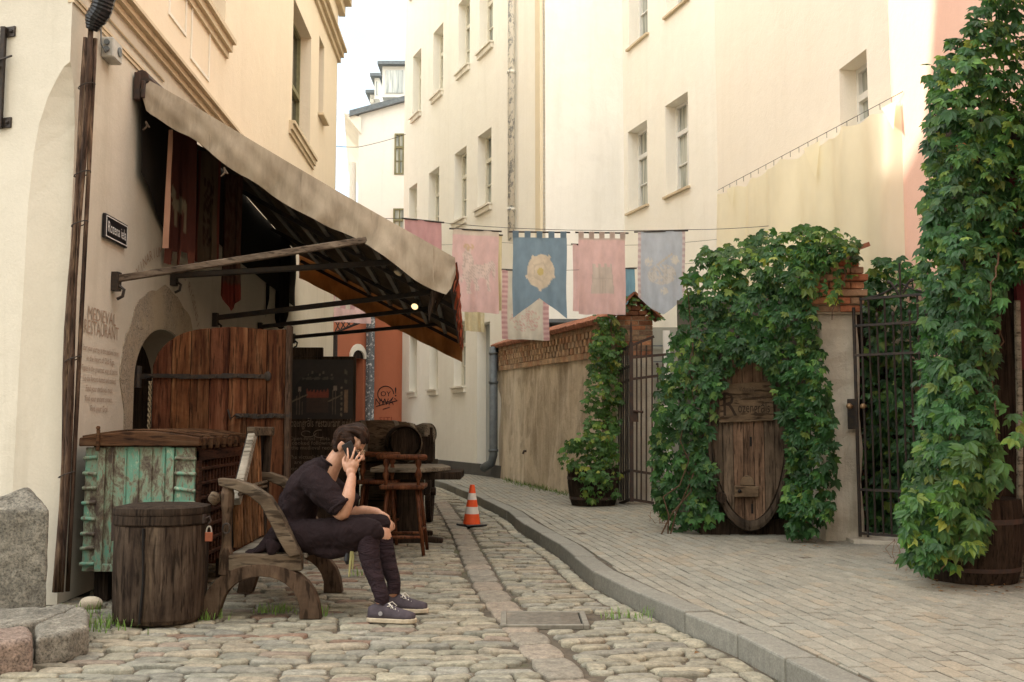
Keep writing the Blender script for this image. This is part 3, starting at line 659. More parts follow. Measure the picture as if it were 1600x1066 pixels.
# --- the left house with the restaurant doorway
LC = Vector((LW(6.41), 6.41)); LE = Vector((LW(18.6), 18.6)); WL = Wall(LC, LE); LF = LC+Vector((-.95, .31)).normalized()*4; WF2 = Wall(LC, LF)
b = thing('restaurant_house', 'cream corner house with a painted arched doorway under the awning', 'building', (LC.x, LC.y, 0)); lh = b
sA, sB = WL.hit(208, 600)[0], 2.95; zsp, ztop = 1.5, WL.hit(262, 517)[1]; scx = (sA+sB)/2
big = opx(WL, 455, 484, -140, 212); nar = opx(WL, 497, 505, 60, 185); up1 = opx(WL, 318, 352, -300, 40)
up1 = (up1[0], up1[1], WL.hit(350, 55)[1], 8.0); big = (big[0], big[1], big[2]-.02, 8.0-.6)
mb = MB(); HZ = 9.6; z3 = 3.55
opl = [(sA, sB, .0, ztop), big, nar, up1]
ZS = WL.hit(338, 180)[1]-.08; mu = MB()
def cut(o, lo, hi): return (o[0], o[1], max(o[2], lo), min(o[3], hi))
face(mb, WL, 0, ZS, [o for o in opl if o[2] < ZS], -1, .35, s0=.12); face(mu, WL, ZS, HZ, [o for o in opl if o[2] > ZS], -1, .35, s0=0); mb.quad(WL.pt(0, z3), WL.pt(.12, z3), WL.pt(.12, ZS), WL.pt(0, ZS))
N = 17; ts = np.linspace(0, math.pi, N); arch = [(scx-(sB-sA)/2*math.cos(t), zsp+(ztop-zsp)*math.sin(t)) for t in ts]
for i in range(N-1):
    (x0, z0), (x1, z1) = arch[i], arch[i+1]; mb.quad(WL.pt(x0, z0), WL.pt(x1, z1), WL.pt(x1, ztop), WL.pt(x0, ztop)); mb.quad(WL.pt(x0, z0), WL.pt(x1, z1), WL.pt(x1, z1, .35), WL.pt(x0, z0, .35))
# chamfered corner stop: curves on both faces
zl = [0, 2.6, 2.95, 3.15, 3.33, 3.45, 3.52, z3]; sl_ = [.34, .30, .27, .235, .17, .10, .05, 0]; sr_ = [.12, .12, .12, .115, .09, .055, .025, 0]
for i in range(len(zl)-1):
    mb.quad(WF2.pt(sl_[i], zl[i]), WL.pt(sr_[i], zl[i]), WL.pt(sr_[i+1], zl[i+1]), WF2.pt(sl_[i+1], zl[i+1]))
    mb.quad(WL.pt(sr_[i], zl[i]), WL.pt(.12, zl[i]), WL.pt(.12, zl[i+1]), WL.pt(sr_[i+1], zl[i+1]))
    mb.quad(WF2.pt(.5, zl[i]), WF2.pt(sl_[i], zl[i]), WF2.pt(sl_[i+1], zl[i+1]), WF2.pt(.5, zl[i+1]))
mb.quad(WF2.pt(.5, z3), WF2.pt(0, z3), WF2.pt(0, ZS), WF2.pt(.5, ZS)); mb.quad(WF2.pt(4, 0), WF2.pt(.5, 0), WF2.pt(.5, ZS), WF2.pt(4, ZS)); mu.quad(WF2.pt(4, ZS), WF2.pt(0, ZS), WF2.pt(0, HZ), WF2.pt(4, HZ)); mu.build('upper_facade', M['cream_up'], b)
body(mb, [LC, LE, (-9, 18.6), (-9, LF.y), LF], 0, HZ, skip=(0, 4)); mb.build('wall', M['cream'], b)
mb = MB()  # unseen wall top, notched to shape the sun patch on the salmon house
for y0_, y1_, za_, zb__ in ((0, 4.7, 15, 15), (4.7, 6.3, 15, 10.1), (6.3, 7.7, 10.1, 9.65), (7.7, 8.1, 9.65, 15), (8.1, WL.len, 15, 15)):
    q = [WL.pt(y0_, HZ, .01), WL.pt(y1_, HZ, .01), WL.pt(y1_, HZ, 1.2), WL.pt(y0_, HZ, 1.2)]; tz = (za_, zb__, zb__, za_)
    mb.add([Vector(v) for v in q]+[Vector((v.x, v.y, z)) for v, z in zip(q, tz)], [(4, 5, 6, 7), (0, 1, 5, 4), (1, 2, 6, 5), (2, 3, 7, 6), (3, 0, 4, 7)])
mb.build('sun_notch_wall', M['cream_up'], b)
mb = MB(); mb.quad(WL.pt(sA-.1, 0, .36), WL.pt(sB+.1, 0, .36), WL.pt(sB+.1, ztop+.1, .36), WL.pt(sA-.1, ztop+.1, .36)); mb.build('dark_doorway_sheet', M['w_dark'], b)  # dark sheet standing in for the unlit interior behind the doorway
window(b, WL, big, -1, .22, fr=M['gframe'], glass=M['glass_dark'], tr=.45, bars=0, sill=False); window(b, WL, nar, -1, .2, fr=M['gframe'], glass=M['glass_dark'], tr=.5, bars=0, silld=.1)
window(b, WL, up1, -1, .2, fr=M['wframe'], glass=M['glass'], sill=False)
def mould(mb, W, s0, s1, z, prof, sg):
    """cornice: prof list of (out,height) steps going up"""
    zz = z
    for out, h in prof: wbox(mb, W, s0, s1, zz, zz+h, sg*out, -sg*.03); zz += h
zc = WL.hit(338, 180)[1]; mb = MB(); mould(mb, WL, .02, 7.4, zc-.12, [(.03, .05), (.07, .05), (.11, .03)], -1); mould(mb, WF2, -.1, 4, zc-.12, [(.03, .05), (.07, .05), (.11, .03)], 1); mb.each('string_course', M['trim'], b)
z2 = WL.hit(230, 120)[1]; mb = MB(); mould(mb, WL, .0, WL.hit(250, 140)[0], z2-.03, [(.012, .03), (.02, .02)], -1); mb.tube([WL.pt(.2, z2+.12, -.012), WL.pt(1.9, z2+.1, -.012)], .008, 5); mb.build('cable_moulding', M['trim'], b)
mb = MB(); z9 = WL.hit(533, 90)[1]; mould(mb, WL, 8.5, WL.len+.12, z9-.25, [(.05, .10), (.11, .10), (.17, .05)], -1); mould(mb, WL, 8.0, WL.len+.3, z9+.75, [(.1, .2), (.22, .2), (.34, .14)], -1); mb.each('cornice_band', M['trim'], b)
mb = MB(); mould(mb, WL, big[0]-.2, big[1]+.3, big[2]-.22, [(.03, .06), (.06, .08), (.09, .05)], -1); mould(mb, WL, up1[0]-.9, WL.hit(354, 61)[0], up1[2]-.22, [(.03, .07), (.07, .08), (.11, .05)], -1); mb.each('window_ledge', M['trim'], b)
for x0, x1, y0, y1 in ((262, 290, -60, 40), (296, 326, -20, 110)):
    o = opx(WL, x0, x1, y0, y1); f = MB()
    for q in ((o[0], o[0]+.03, o[2], o[3]), (o[1]-.03, o[1], o[2], o[3]), (o[0]+.03, o[1]-.03, o[2], o[2]+.03)): wbox(f, WL, *q, -.012, .01)
    f.build('wall_panel', M['trim_pale'], b)
# painted ornament round the arch
def ornm():
    m, t, bb, o = newmat('painted_ornament'); n = noise(t, 11, 3, .5, dist=2.6); n2 = noise(t, 2.3, 4, .6)
    r = ramp(t, n.outputs['Fac'], [(.40, (.34, .28, .20)), (.455, (.12, .095, .07)), (.485, (.34, .28, .20)), (.54, (.40, .35, .27)), (.575, (.15, .12, .09)), (.61, (.36, .30, .22))])
    t.links.new(mixc(t, r.outputs[0], (.42, .34, .23), ramp(t, n2.outputs['Fac'], [(.45, (0, 0, 0)), (.62, (.8, .8, .8))]).outputs[0]), bb.inputs['Base Color']); bb.inputs['Roughness'].default_value = .95; return m
M['ornament'] = ornm(); mb = MB(); N = 30; inn = []; out = []
for i in range(N):
    t = math.pi*i/(N-1); k = 1+.05*math.sin(9*t)+.04*math.sin(17*t+1); inn.append((scx-((sB-sA)/2+.005)*math.cos(t), zsp+(ztop-zsp+.005)*math.sin(t)))
    out.append((scx-((sB-sA)/2+.30*k)*math.cos(t), zsp+(ztop-zsp+.36*k)*math.sin(t)))
inn = [(sA-.005, .3)]+[(sA-.005, .3+(zsp-.3)*i/5) for i in (1, 2, 3, 4)]+inn; out = [(sA-.16, .3)]+[(sA-.17-.04*math.sin(i*2.2), .3+(zsp-.3)*i/5) for i in (1, 2, 3, 4)]+out
mb.strip(out, inn, (WL.pt(0, 0, -.002), Vector((WL.u.x, WL.u.y, 0)), Vector((0, 0, 1)), Vector((WL.u.y, -WL.u.x, 0))), .006); mb.build('painted_ornament', M['ornament'], b)
# lettering on the wall
frL = (WL.pt(0, 0, -.006), Vector((WL.u.x, WL.u.y, 0)), Vector((0, 0, 1)), Vector((WL.u.y, -WL.u.x, 0))); mb = MB()
st, zt = WL.hit(156, 495); 
def wtext(s, x0, x1, yb, h):
    mb = MB()
    a0 = WL.hit(x0, yb)[0]; a1 = WL.hit(x1, yb)[0]; text(mb, s, frL, (a0+a1)/2, WL.hit((x0+x1)/2, yb)[1], h, width=a1-a0); mb.build('wall_lettering', M['letter'], b)
wtext('MEDIEVAL', 136, 180, 504, .13); wtext('RESTAURANT', 130, 184, 526, .14)
for i, (s, a0, a1) in enumerate((('Start your journey to the medieval times', 128, 184), ('in the heart of Old Riga,', 134, 178), ('Taste in the gourmet way of tastes,', 126, 183), ('Up the flavours hunted and cooked,', 129, 180), ('Find your medieval meal,', 133, 175), ('Find your ancient crown,', 132, 174), ('Find your Grail.', 140, 168))):
    wtext(s, a0, a1, 552+i*15.2, .062)
mb = MB()
for wd_, aa, ab in (('VINARIUM', 2.25, 1.75), ('CIVITAS RIGENSIS', 1.5, .55)):
    for i, ch in enumerate(wd_):
        t = aa+(ab-aa)*i/(len(wd_)-1)
        if ch == ' ': continue
        rr_ = 1.18; cs, sn = math.cos(t), math.sin(t); o = WL.pt(scx+rr_*.98*cs, 1.42+rr_*sn, -.006); u3 = frL[1]*sn+Vector((0, 0, -cs)); v3 = frL[1]*cs+Vector((0, 0, sn)); text(mb, ch, (o, u3, v3, frL[3]), 0, 0, .12)
mb.build('arched_lettering', M['letter'], b)
# corner pipes: torn planks bound with wire, rubber elbow above
mb = MB(); ptop, pbot = P(142, 42, 6.47), P(97, 925, 6.47)
def pp_(t, dx, dy=0): q = ptop.lerp(pbot, t); return q+Vector((dx, dy, 0))
mb.tube([pp_(t, -.035+.008*math.sin(9*t)) for t in np.linspace(0.02, 1, 14)], [.014+.011*min(1, t*4)+.007*math.sin(14*t) for t in np.linspace(0, 1, 14)], 8)
mb.tube([pp_(t, -.002+.008*math.sin(7*t+1), -.01) for t in np.linspace(0, 1, 14)], [.017+.008*math.sin(11*t) for t in np.linspace(0, 1, 14)], 8)
mb.tube([pp_(t, .026, .02) for t in np.linspace(.02, 1, 9)], .015, 8)
mb.build('corner_pipe_boards', wood('splintered_board', [(.02, .012, .009), (.075, .045, .03), (.24, .16, .10)], 'Z', 6, 9), b, smooth=True)
mb = MB()
for t in (.11, .27, .36, .6, .8): c = pp_(t, -.004); mb.tube([c+Vector((.052*math.cos(a), .045*math.sin(a)-.005, .02*math.cos(a))) for a in np.linspace(0, 6.2, 12)], .004, 5)
mb.each('binding_wire', M['iron'], b)
mb = MB(); e0 = P(143, 45, 6.45); e = [P(143, 47, 6.45), P(148, 32, 6.44), P(158, 16, 6.42), P(164, -4, 6.4), P(165, -60, 6.4)]
rings = []; 
for i in range(len(e)-1):
    for k in range(7): rings.append(e[i].lerp(e[i+1], k/7))
mb.tube(rings, [(.035+.03*min(1, i/8))*(1+.07*(i % 2)) for i in range(len(rings))], 12); mb.build('rubber_elbow', M['black'], b, smooth=False)

nb_ = thing('sun_block_house', 'plain cream house added beyond the restaurant house to block the sun, mostly out of sight', 'building', (-7, 22, 0)); mb = MB(); body(mb, [(-4.5, 19.3), (-4.95, 24.6), (-10, 24.6), (-10, 19.3)], 0, 16); mb.build('wall', M['cream_a'], nb_)  # house added to keep direct sun off the pale facade
nb_ = thing('tall_sun_block', 'tall plain cream house added behind the terracotta house to block the sun, mostly out of sight', 'building', (-12, 30, 0)); mb = MB(); body(mb, [(-9.2, 25.5), (-9.2, 38), (-16, 38), (-16, 25.5)], 0, 21); mb.build('wall', M['cream_a'], nb_)  # second house added to block sun reaching the far end of that facade
nb_ = thing('sky_block_house', 'plain cream house added unseen behind the camera to cut sky light', 'building', (0, -10, 0)); mb = MB(); body(mb, [(-16, -8), (16, -8), (16, -14), (-16, -14)], 0, 14); mb.build('wall', M['cream'], nb_)  # unseen house added behind the camera to cut frontal sky light
# --- small things fixed to the left house
t = thing('street_sign', 'small black street name plate reading Rozena iela on the cream wall', 'street sign', WL.pt(WL.hit(176, 360)[0], WL.hit(176, 360)[1], 0)); s0, s1 = WL.hit(158, 360)[0], WL.hit(194, 360)[0]; zc_ = WL.hit(176, 361)[1]; hh = .09
mb = MB(); wbox(mb, WL, s0, s1, zc_-hh, zc_+hh, -.004, -.03); mb.build('plate', M['black'], t, bevel=.006)
mb = MB()
for q in ((s0+.015, s1-.015, zc_+hh-.02, zc_+hh-.013), (s0+.015, s1-.015, zc_-hh+.013, zc_-hh+.02), (s0+.015, s0+.022, zc_-hh+.02, zc_+hh-.02), (s1-.022, s1-.015, zc_-hh+.02, zc_+hh-.02)): wbox(mb, WL, *q, -.03, -.032)
text(mb, 'Rozena iela', (WL.pt(0, 0, -.033), frL[1], frL[2], frL[3]), (s0+s1)/2, zc_-.038, .115, width=(s1-s0)*.8); mb.build('lettering', M['white'], t)
s_, z_ = WL.hit(165, 80); t = thing('junction_box', 'grey electric junction box with round plugs on the wall beside the corner pipe', 'junction box', WL.pt(s_, z_, 0))
mb = MB(); wbox(mb, WL, s_-.09, s_+.09, z_-.075, z_+.075, 0, -.09); mb.build('box', simple('grey_box', (.50, .49, .44), .6), t, bevel=.01)
mb = MB()
for dx in (-.05, .0): mb.tube([WL.pt(s_-.095, z_+.03+dx, -.045), WL.pt(s_-.11, z_+.03+dx, -.045)], .02, 10)
mb.tube([WL.pt(s_+.02, z_, -.092), WL.pt(s_+.02, z_, -.10)], .035, 12); mb.tube([WL.pt(s_-.1, z_-.05, -.04), WL.pt(s_-.14, z_, -.02), WL.pt(s_-.16, z_+.15, -.02)], .006, 5); mb.build('plug', M['zinc'], t)
# iron sign hanger at far left
s_, z_ = WF2.hit(8, 120); t = thing('iron_hanger', 'black wrought iron hanger bolted to the corner wall at far left', 'wall bracket', WF2.pt(s_, z_, 0))
zt_, zb_ = WF2.hit(10, 45)[1], WF2.hit(5, 200)[1]; mb = MB(); mb.beam(WF2.pt(s_, zb_-.01, .03), WF2.pt(s_, zt_, .03), .035, .03, (0, 1, 0)); mb.build('upright', M['iron'], t, bevel=.003)
for z in (zt_-.03, zb_+.03):
    mb = MB(); wbox(mb, WF2, s_-.075, s_+.045, z-.035, z+.035, 0, .012)
    for dx in (-.05, .03): mb.ell(WF2.pt(s_+dx, z, .015), .013)
    mb.build('wall_plate', M['iron'], t)
mb = MB(); mb.tube([WF2.pt(s_+.0-.03*math.sin(a)*0+.10*(1-math.cos(a)), z_+.05-.22*a/3+.05*math.sin(a*2), .05+.12*math.sin(a/2)) for a in np.linspace(0, 5.5, 22)], .012, 6)
mb.tube([WF2.pt(s_-.1, zt_-.22, .05), WF2.pt(s_+.05, zt_-.25, .06)], .007, 5); mb.build('scroll', M['iron'], t)

def rough(ob, vox, st, size=.10):
    m = ob.modifiers.new('remesh', 'REMESH'); m.mode = 'VOXEL'; m.voxel_size = vox; m.use_smooth_shade = True
    tx = bpy.data.textures.new('stone', 'CLOUDS'); tx.noise_scale = size; tx.noise_depth = 3; q = ob.modifiers.new('rough', 'DISPLACE'); q.texture = tx; q.strength = st; q.mid_level = .5; q.texture_coords = 'LOCAL'; return ob
# guard stone and step slabs at the corner
gs = thing('guard_stone', 'grey granite guard stone with pointed top against the house corner', 'guard stone', G(20, 948, .135)); q0 = G(69, 947, .135); mb = MB(); zt = P(60, 792, q0.y).z
x1, x0, y0, y1 = q0.x, q0.x-.50, q0.y, q0.y+.42
xb_ = x1-.235; mb.add([(x0, y0, -.02), (x1, y0+.03, -.02), (xb_, y1, -.02), (x0, y1, -.02), (x0, y0+.02, zt-.03), (x1-.012, y0+.05, zt-.02), (xb_-.01, y1, zt), (x0, y1, zt), ((x0+x1)/2+.02, y0+.20, zt+.10), ((x0+xb_)/2+.05, y1, zt+.09)],
       [(3, 2, 1, 0), (0, 1, 5, 4), (1, 2, 6, 5), (2, 3, 7, 6), (3, 0, 4, 7), (4, 5, 8), (5, 6, 9, 8), (6, 7, 9), (7, 4, 8, 9)])
rough(mb.build('block', M['granite'], gs, bevel=.012, seg=2), .012, .014)
def slab(label, pts, h, mat, n_):
    c = G(*pts[0]); mb = MB(); P2 = [G(x, y_, h) for x, y_ in pts]; k = len(P2)
    mb.add([(p.x, p.y, -.02) for p in P2]+[(p.x, p.y, h+random.uniform(-.006, .006)) for p in P2], [tuple(range(k-1, -1, -1)), tuple(range(k, 2*k))]+[(i, (i+1) % k, k+(i+1) % k, k+i) for i in range(k)])
    return tag(rough(mb.build(n_, mat, bevel=.02, seg=2), .012, .022), label, 'step stone', 'worn step stones at the corner')
slab('pinkish step stone at the lower left edge of the paving corner', [(-60, 985), (40, 976), (52, 985), (50, 997), (-60, 1008)], .15, M['granite_r'], 'step_stone')
slab('curved grey step stone between the pink stone and the wooden bin', [(55, 974), (75, 968), (125, 946), (139, 953), (139, 975), (110, 985), (55, 994)], .14, M['granite'], 'step_stone')
slab('flat grey step stone just in front of the guard stone', [(-60, 950), (66, 947), (95, 941), (122, 945), (95, 955), (72, 966), (40, 974), (-60, 983)], .135, M['granite'], 'step_stone')
mb = MB(); c = G(142, 948); mb.ell(c+Vector((0, 0, .02)), (.075, .05, .045)); tag(mb.build('rock', M['stucco'], smooth=True), 'mossy round rock lying between the step stone and the bin', 'rock')
# ------------------------------------------------------------------ open plank door of the restaurant
yd = 8.02; dx0 = P(237, 600, yd).x; dx1 = P(446, 600, yd).x; dzt = P(440, 513, yd).z; dzs = P(240, 580, yd).z
def parent_to(o, p): return o
nb = 7; bw = (dx1-dx0)/nb; door = None
arcx = P(330, 515, yd).x
def dtop(x):
    if x >= arcx: return dzt-.012*math.sin(x*9)
    t = (arcx-x)/(arcx-dx0); return dzs+(dzt-dzs)*math.sqrt(max(0, 1-t**2.1))
mb = MB()
for i in range(nb):
    x0 = dx0+i*bw+.003; x1 = dx0+(i+1)*bw-.003; k = random.uniform(.75, 1.25); mb.col(k, k*random.uniform(.9, 1.05), k*random.uniform(.85, 1.1))
    N = 5; xs = [x0+(x1-x0)*j/(N-1) for j in range(N)]; yo = random.uniform(-.004, .004)
    poly = [(x0, .06)]+[(x1, .06)]+[(x, dtop(x)) for x in xs[::-1]]
    mb.prism(poly, (Vector((0, yd+.05+yo, 0)), Vector((1, 0, 0)), Vector((0, 0, 1)), Vector((0, -1, 0))), .05)
door = mb.build('door', M['w_door'], lh, bevel=.004)
mb = MB(); mb.col(.5); mb.box((dx1+.022, yd+.02, (dzt+.06)/2+.01), (.04, .085, dzt-.04)); mb.build('edge_post', wood('dark_edge_post', [(.03, .018, .012), (.08, .05, .035), (.13, .09, .06)], 'Z'), door, bevel=.004)
def strap(zpy, x0, x1, name='hinge_strap'):
    z = P(300, zpy, yd).z; mb = MB(); n = 12
    for i in range(n):
        a = x0+(x1-x0)*i/n; c = x0+(x1-x0)*(i+1)/n; h = .032 if i % 4 else .040; mb.box(((a+c)/2, yd-.012, z+.004*math.sin(i*.9)), (c-a+.004, .014, h))
        if i % 2: mb.ell(((a+c)/2, yd-.02, z), .010, None, 8, 5)
    mb.ell((x1+.02, yd-.012, z), (.03, .012, .04), None, 10, 6); return mb
mb = strap(588, P(213, 588, yd).x, P(415, 588, yd).x); mb.tube([(P(215, 588, yd).x, yd-.01, P(0, 572, yd).z), (P(215, 588, yd).x, yd-.01, P(0, 606, yd).z)], .035, 10); mb.build('hinge_strap', M['iron'], door)
mb = strap(650, P(370, 650, yd).x, P(446, 650, yd).x); mb.tube([P(378, 652, yd-.03), P(368, 648, yd-.04), P(360, 655, yd-.03), P(356, 640, yd-.03)], .008, 6); mb.build('latch', M['iron'], door)
mb = MB(); rp = P(236, 600, 7.95)
for k in (0, 1): mb.tube([(rp.x+.008*math.cos(a+k*math.pi), 7.93+.008*math.sin(a+k*math.pi), 1.5-.0075*i) for i, a in enumerate(np.linspace(0, 70, 130))], .007, 5)
tag(mb.build('rope', simple('hemp_rope', (.30, .24, .15), .9), smooth=True), 'twisted pale rope hanging beside the arched doorway at the red plank door', 'rope')

# ------------------------------------------------------------------ menu board
yb = 9.6; t = thing('menu_board', 'tall black painted restaurant board with cooks and pale gothic lettering behind the door', 'menu board', P(500, 790, yb))
bx0, bx1 = P(448, 600, yb).x, P(555, 600, yb).x; bz0 = .12; bz1 = P(500, 557, yb).z; bxs = P(504, 550, yb).x; bz2 = P(470, 543, yb).z
mb = MB(); mb.box(((bx0+bx1)/2, yb+.03, (bz0+bz1)/2), (bx1-bx0, .05, bz1-bz0)); mb.box(((bx0+bxs)/2, yb+.03, (bz1+bz2)/2+.001), (bxs-bx0, .05, bz2-bz1)); mb.build('panel', M['w_dark'], t, bevel=.004)
mb = MB()
for sx_ in (bx0+.05, bx1-.05): mb.beam((sx_, yb+.5, 0), (sx_, yb+.07, 1.0), .04, .04)
for sx_ in (bx0+.04, bx1-.04): mb.box((sx_, yb+.03, .06), (.06, .06, .12))
mb.each('stand_leg', M['w_dark'], t)
# picture painted on the board: cooks at a hearth
def tintgrid(x0, x1, z0, z1, y, nx, nz, fn):
    V = []; C = []; Fc = []
    for j in range(nz+1):
        for i in range(nx+1):
            u, v = i/nx, j/nz; V.append((x0+(x1-x0)*u, y, z0+(z1-z0)*v)); C.append(fn(u, v))
    for j in range(nz):
        for i in range(nx): a = j*(nx+1)+i; Fc.append((a, a+1, a+nx+2, a+nx+1))
    return np.array(V), Fc, np.array(C, dtype=float)
def inpoly(x, y, poly):
    c = False; n = len(poly); j = n-1
    for i in range(n):
        if ((poly[i][1] > y) != (poly[j][1] > y)) and x < (poly[j][0]-poly[i][0])*(y-poly[i][1])/(poly[j][1]-poly[i][1])+poly[i][0]: c = not c
        j = i
    return c
def boardfn(u, v):
    c = (.014, .010, .008)
    if abs((u-.42)/.36)**2+abs((v-.35)/.42)**2 < 1 and v > .35: c = (.004, .003, .003)
    if .28 < u < .62 and .10 < v < .36: c = (.035, .018, .012)
    if .28 < u < .62 and .36 < v < .44+.05*math.sin(u*60)**2+.1*abs(u-.45): c = (.16, .03, .015)
    for cx, h in ((.17, .5), (.72, .52)):
        if abs(u-cx) < .025 and abs(v-h) < .04: c = (.18, .14, .11)
        if abs(u-cx) < .05-.03*(v-.1) and .08 < v < h-.03 and int(u*70) % 3 == 0: c = (.08, .055, .04)
        if abs(v-(.35+.5*(u-cx))) < .012 and abs(u-cx) < .12: c = (.12, .09, .06)
    if .80 < u < .84 and .02 < v < .55 and int((v*22+u*12)) % 2: c = (.13, .10, .07)
    if .86 < u < .92 and .10 < v < .50: c = (.17, .11, .065)
    if .86 < u < .91 and .55 < v < .85 and math.sin(v*40+u*30) > .2: c = (.06, .05, .035)
    for k in range(7):
        if abs(v-(.74+.05*math.sin(k*2.1))) < .02 and abs(u-(.3+k*.06)) < .014: c = (.09, .07, .05)
    if abs(v-.68) < .03*abs(math.sin(u*25)) and .2 < u < .7: c = (.05, .04, .03)
    return c
zp0, zp1 = P(500, 655, yb).z, P(500, 562, yb).z
V, Fc, C = tintgrid(bx0+.02, bx1-.02, zp0, zp1, yb+.002, 70, 60, boardfn); mesh_np('painted_scene', V, Fc, C, tinted('board_paint', (1, 1, 1), .6, 20, .5, .2, .003), t)
mb = MB(); frb = (Vector((0, yb+.001, 0)), Vector((1, 0, 0)), Vector((0, 0, 1)), Vector((0, -1, 0)))
def btext(s, xa, xb, py, h): mb = MB(); a, b_ = P(xa, py, yb), P(xb, py, yb); text(mb, s, frb, (a.x+b_.x)/2, a.z, h, width=b_.x-a.x); mb.build('lettering', M['letter2'], t)
btext('Rozengrāls restaurant guide', 449, 553, 667, .115)
for s, xa, xb, py in (('Open-fired   pots', 452, 515, 688), ('cooked following', 456, 520, 695), ('the medieval recipes', 455, 528, 702.5), ('The victuals have', 450, 512, 717), ('are cooked', 460, 500, 725), ('on open fire', 455, 505, 735), ('since old times', 455, 505, 745)): btext(s, xa, xb, py, .052)
mb.tube([P(480+14*math.cos(a)*(1-a/9), 677+7*math.sin(a)*(1-a/9), yb-.002) for a in np.linspace(0, 6, 20)], .004, 4); mb.tube([P(500+10*math.cos(a), 678+6*math.sin(a), yb-.002) for a in np.linspace(1, 5, 14)], .004, 4)
mb.build('flourish', M['letter2'], t)

# ------------------------------------------------------------------ awning
aw = thing('awning', 'long weathered beige canvas awning on dark iron arms over the restaurant front', 'awning', (-1.8, 11, 0))
Yn, Yf = 7.62, 14.5
def wallx(y): return LW(y)+.01
def aw_roof(u, y):
    """roof surface: u 0 at the wall to 1 at the front edge"""
    t = (y-Yn)/(Yf-Yn); x0 = wallx(y)+.06; x1 = -.44-.29*t
    zw = 3.86-.20*t; zf = 2.44-.015*t
    return Vector((x0+(x1-x0)*u, y, zw+(zf-zw)*(u**1.08)-.05*math.sin(math.pi*u)*(1+.3*math.sin(y*2.1))+.012*math.sin(y*5.5)*u))
mb = MB(); nu, ny = 26, 60; V = []
for j in range(ny+1):
    for i in range(nu+1): V.append(aw_roof(i/nu, Yn+(Yf-Yn)*j/ny))
n0 = len(V); V += [v-Vector((0, 0, .008)) for v in V]; Fc = []
for j in range(ny):
    for i in range(nu): a = j*(nu+1)+i; Fc += [(a, a+1, a+nu+2, a+nu+1), (n0+a, n0+a+nu+1, n0+a+nu+2, n0+a+1)]
mb.add(V, Fc); mb.build('roof_canvas', cloth('awning_canvas_shaded', (.15, .11, .08), 0, dirt=(.06, .045, .03)), aw, smooth=True)  # roof canvas coloured dark to deepen the shade under the awning
def flap(y, mat, name, dep, dirn, top0=0):
    mb = MB(); nu, nv = 64, 9; V = []
    for i in range(nu+1):
        u = i/nu; p = aw_roof(u, y)
        if dirn < 0:      # near side: measured against the photo
            px = 197+(716-197)*u; drop = np.interp(px, [197, 206, 240, 282, 318, 354, 402, 450, 500, 574, 600, 631, 653, 681, 700, 710, 716], [.13, .27, .275, .265, .30, .32, .32, .345, .32, .28, .30, .34, .35, .34, .33, .24, .12])
        else: drop = dep*(1-.0*u)
        for k in range(nv+1):
            v = k/nv; w_ = .022*math.sin(u*23+v*2)*v+.014*math.sin(u*61+5*v)*v+.02*v*math.sin(u*9+1)+.010*math.sin(u*110+9*v+2*math.sin(u*17))*v+.012*math.sin(v*8-u*30)*v*(1-v)*2
            V.append((p.x+.01*v*math.sin(u*40), y+dirn*(.012+w_+.01*math.sin(math.pi*v)), p.z+.012-drop*v))
    n0 = len(V); V += [(a, b_-dirn*.006, c) for a, b_, c in V]; Fc = []
    for i in range(nu):
        for k in range(nv): a = i*(nv+1)+k; Fc += [(a, a+1, a+nv+2, a+nv+1), (n0+a, n0+a+nv+1, n0+a+nv+2, n0+a+1)]
    mb.add(V, Fc); return mb.build(name, mat, aw, smooth=True)
fs_ = flap(Yn, M['canvas'], 'side_flap', .33, -1)
for u_s in (.22, .51, .735, .93):
    p = aw_roof(u_s, Yn); mb = MB(); mb.tube([(p.x, Yn-.016, p.z+.01), (p.x+.004, Yn-.035-.02*math.sin(u_s*23), p.z-.15), (p.x+.01, Yn-.045-.02*math.sin(u_s*23), p.z-.28)], .004, 5); mb.build('seam', M['canvas'], fs_)
flap(Yf, M['canvas_in'], 'far_side_flap', .36, 1)
# ragged red fringe along the front edge
mb = MB(); mb.col(.5, .1, .05); V = []; Fc = []; nf = 240
for i in range(nf+1):
    y = Yn+.15+(Yf-Yn-.15)*i/nf; p = aw_roof(1, y); dr_ = .10+.16*abs(math.sin(y*3.1))*random.uniform(.5, 1.2)
    mb.col(*random.choice([(.30, .06, .035), (.42, .10, .05), (.06, .035, .03), (.20, .12, .08)]))
    mb.add([(p.x+.015*math.sin(y*14), y, p.z+.01), (p.x+.01+.02*math.sin(y*9), y, p.z-dr_*.5), (p.x+.025*math.sin(y*12), y, p.z-dr_)], [])
    if i: a = 3*i; Fc += [(a-3, a, a+1, a-2), (a-2, a+1, a+2, a-1)]
mb.f = Fc; mb.build('front_fringe', cloth('fringe_cloth', None, .3), aw)
for y_, L0 in ((Yn+.1, .55), (Yn+.6, .45), (Yn+1.6, .3)):
    mb = MB(); p = aw_roof(.93, y_); mb.tube([p+Vector((.03*math.sin(k), 0, -L0*k/5-.02)) for k in range(6)], [.028, .034, .03, .026, .018, .004], 7); mb.build('tattered_strip', M['w_dark'], aw)
pm = simple('purlin_metal', (.16, .14, .12), .5, .3)
for u in (.16, .30, .44, .57, .68, .79, .90):
    mb = MB(); mb.beam(aw_roof(u, Yn+.12)-Vector((0, 0, .045)), aw_roof(u, Yf-.1)-Vector((0, 0, .045)), .045, .05); mb.build('purlin', pm, aw)
mb = MB()
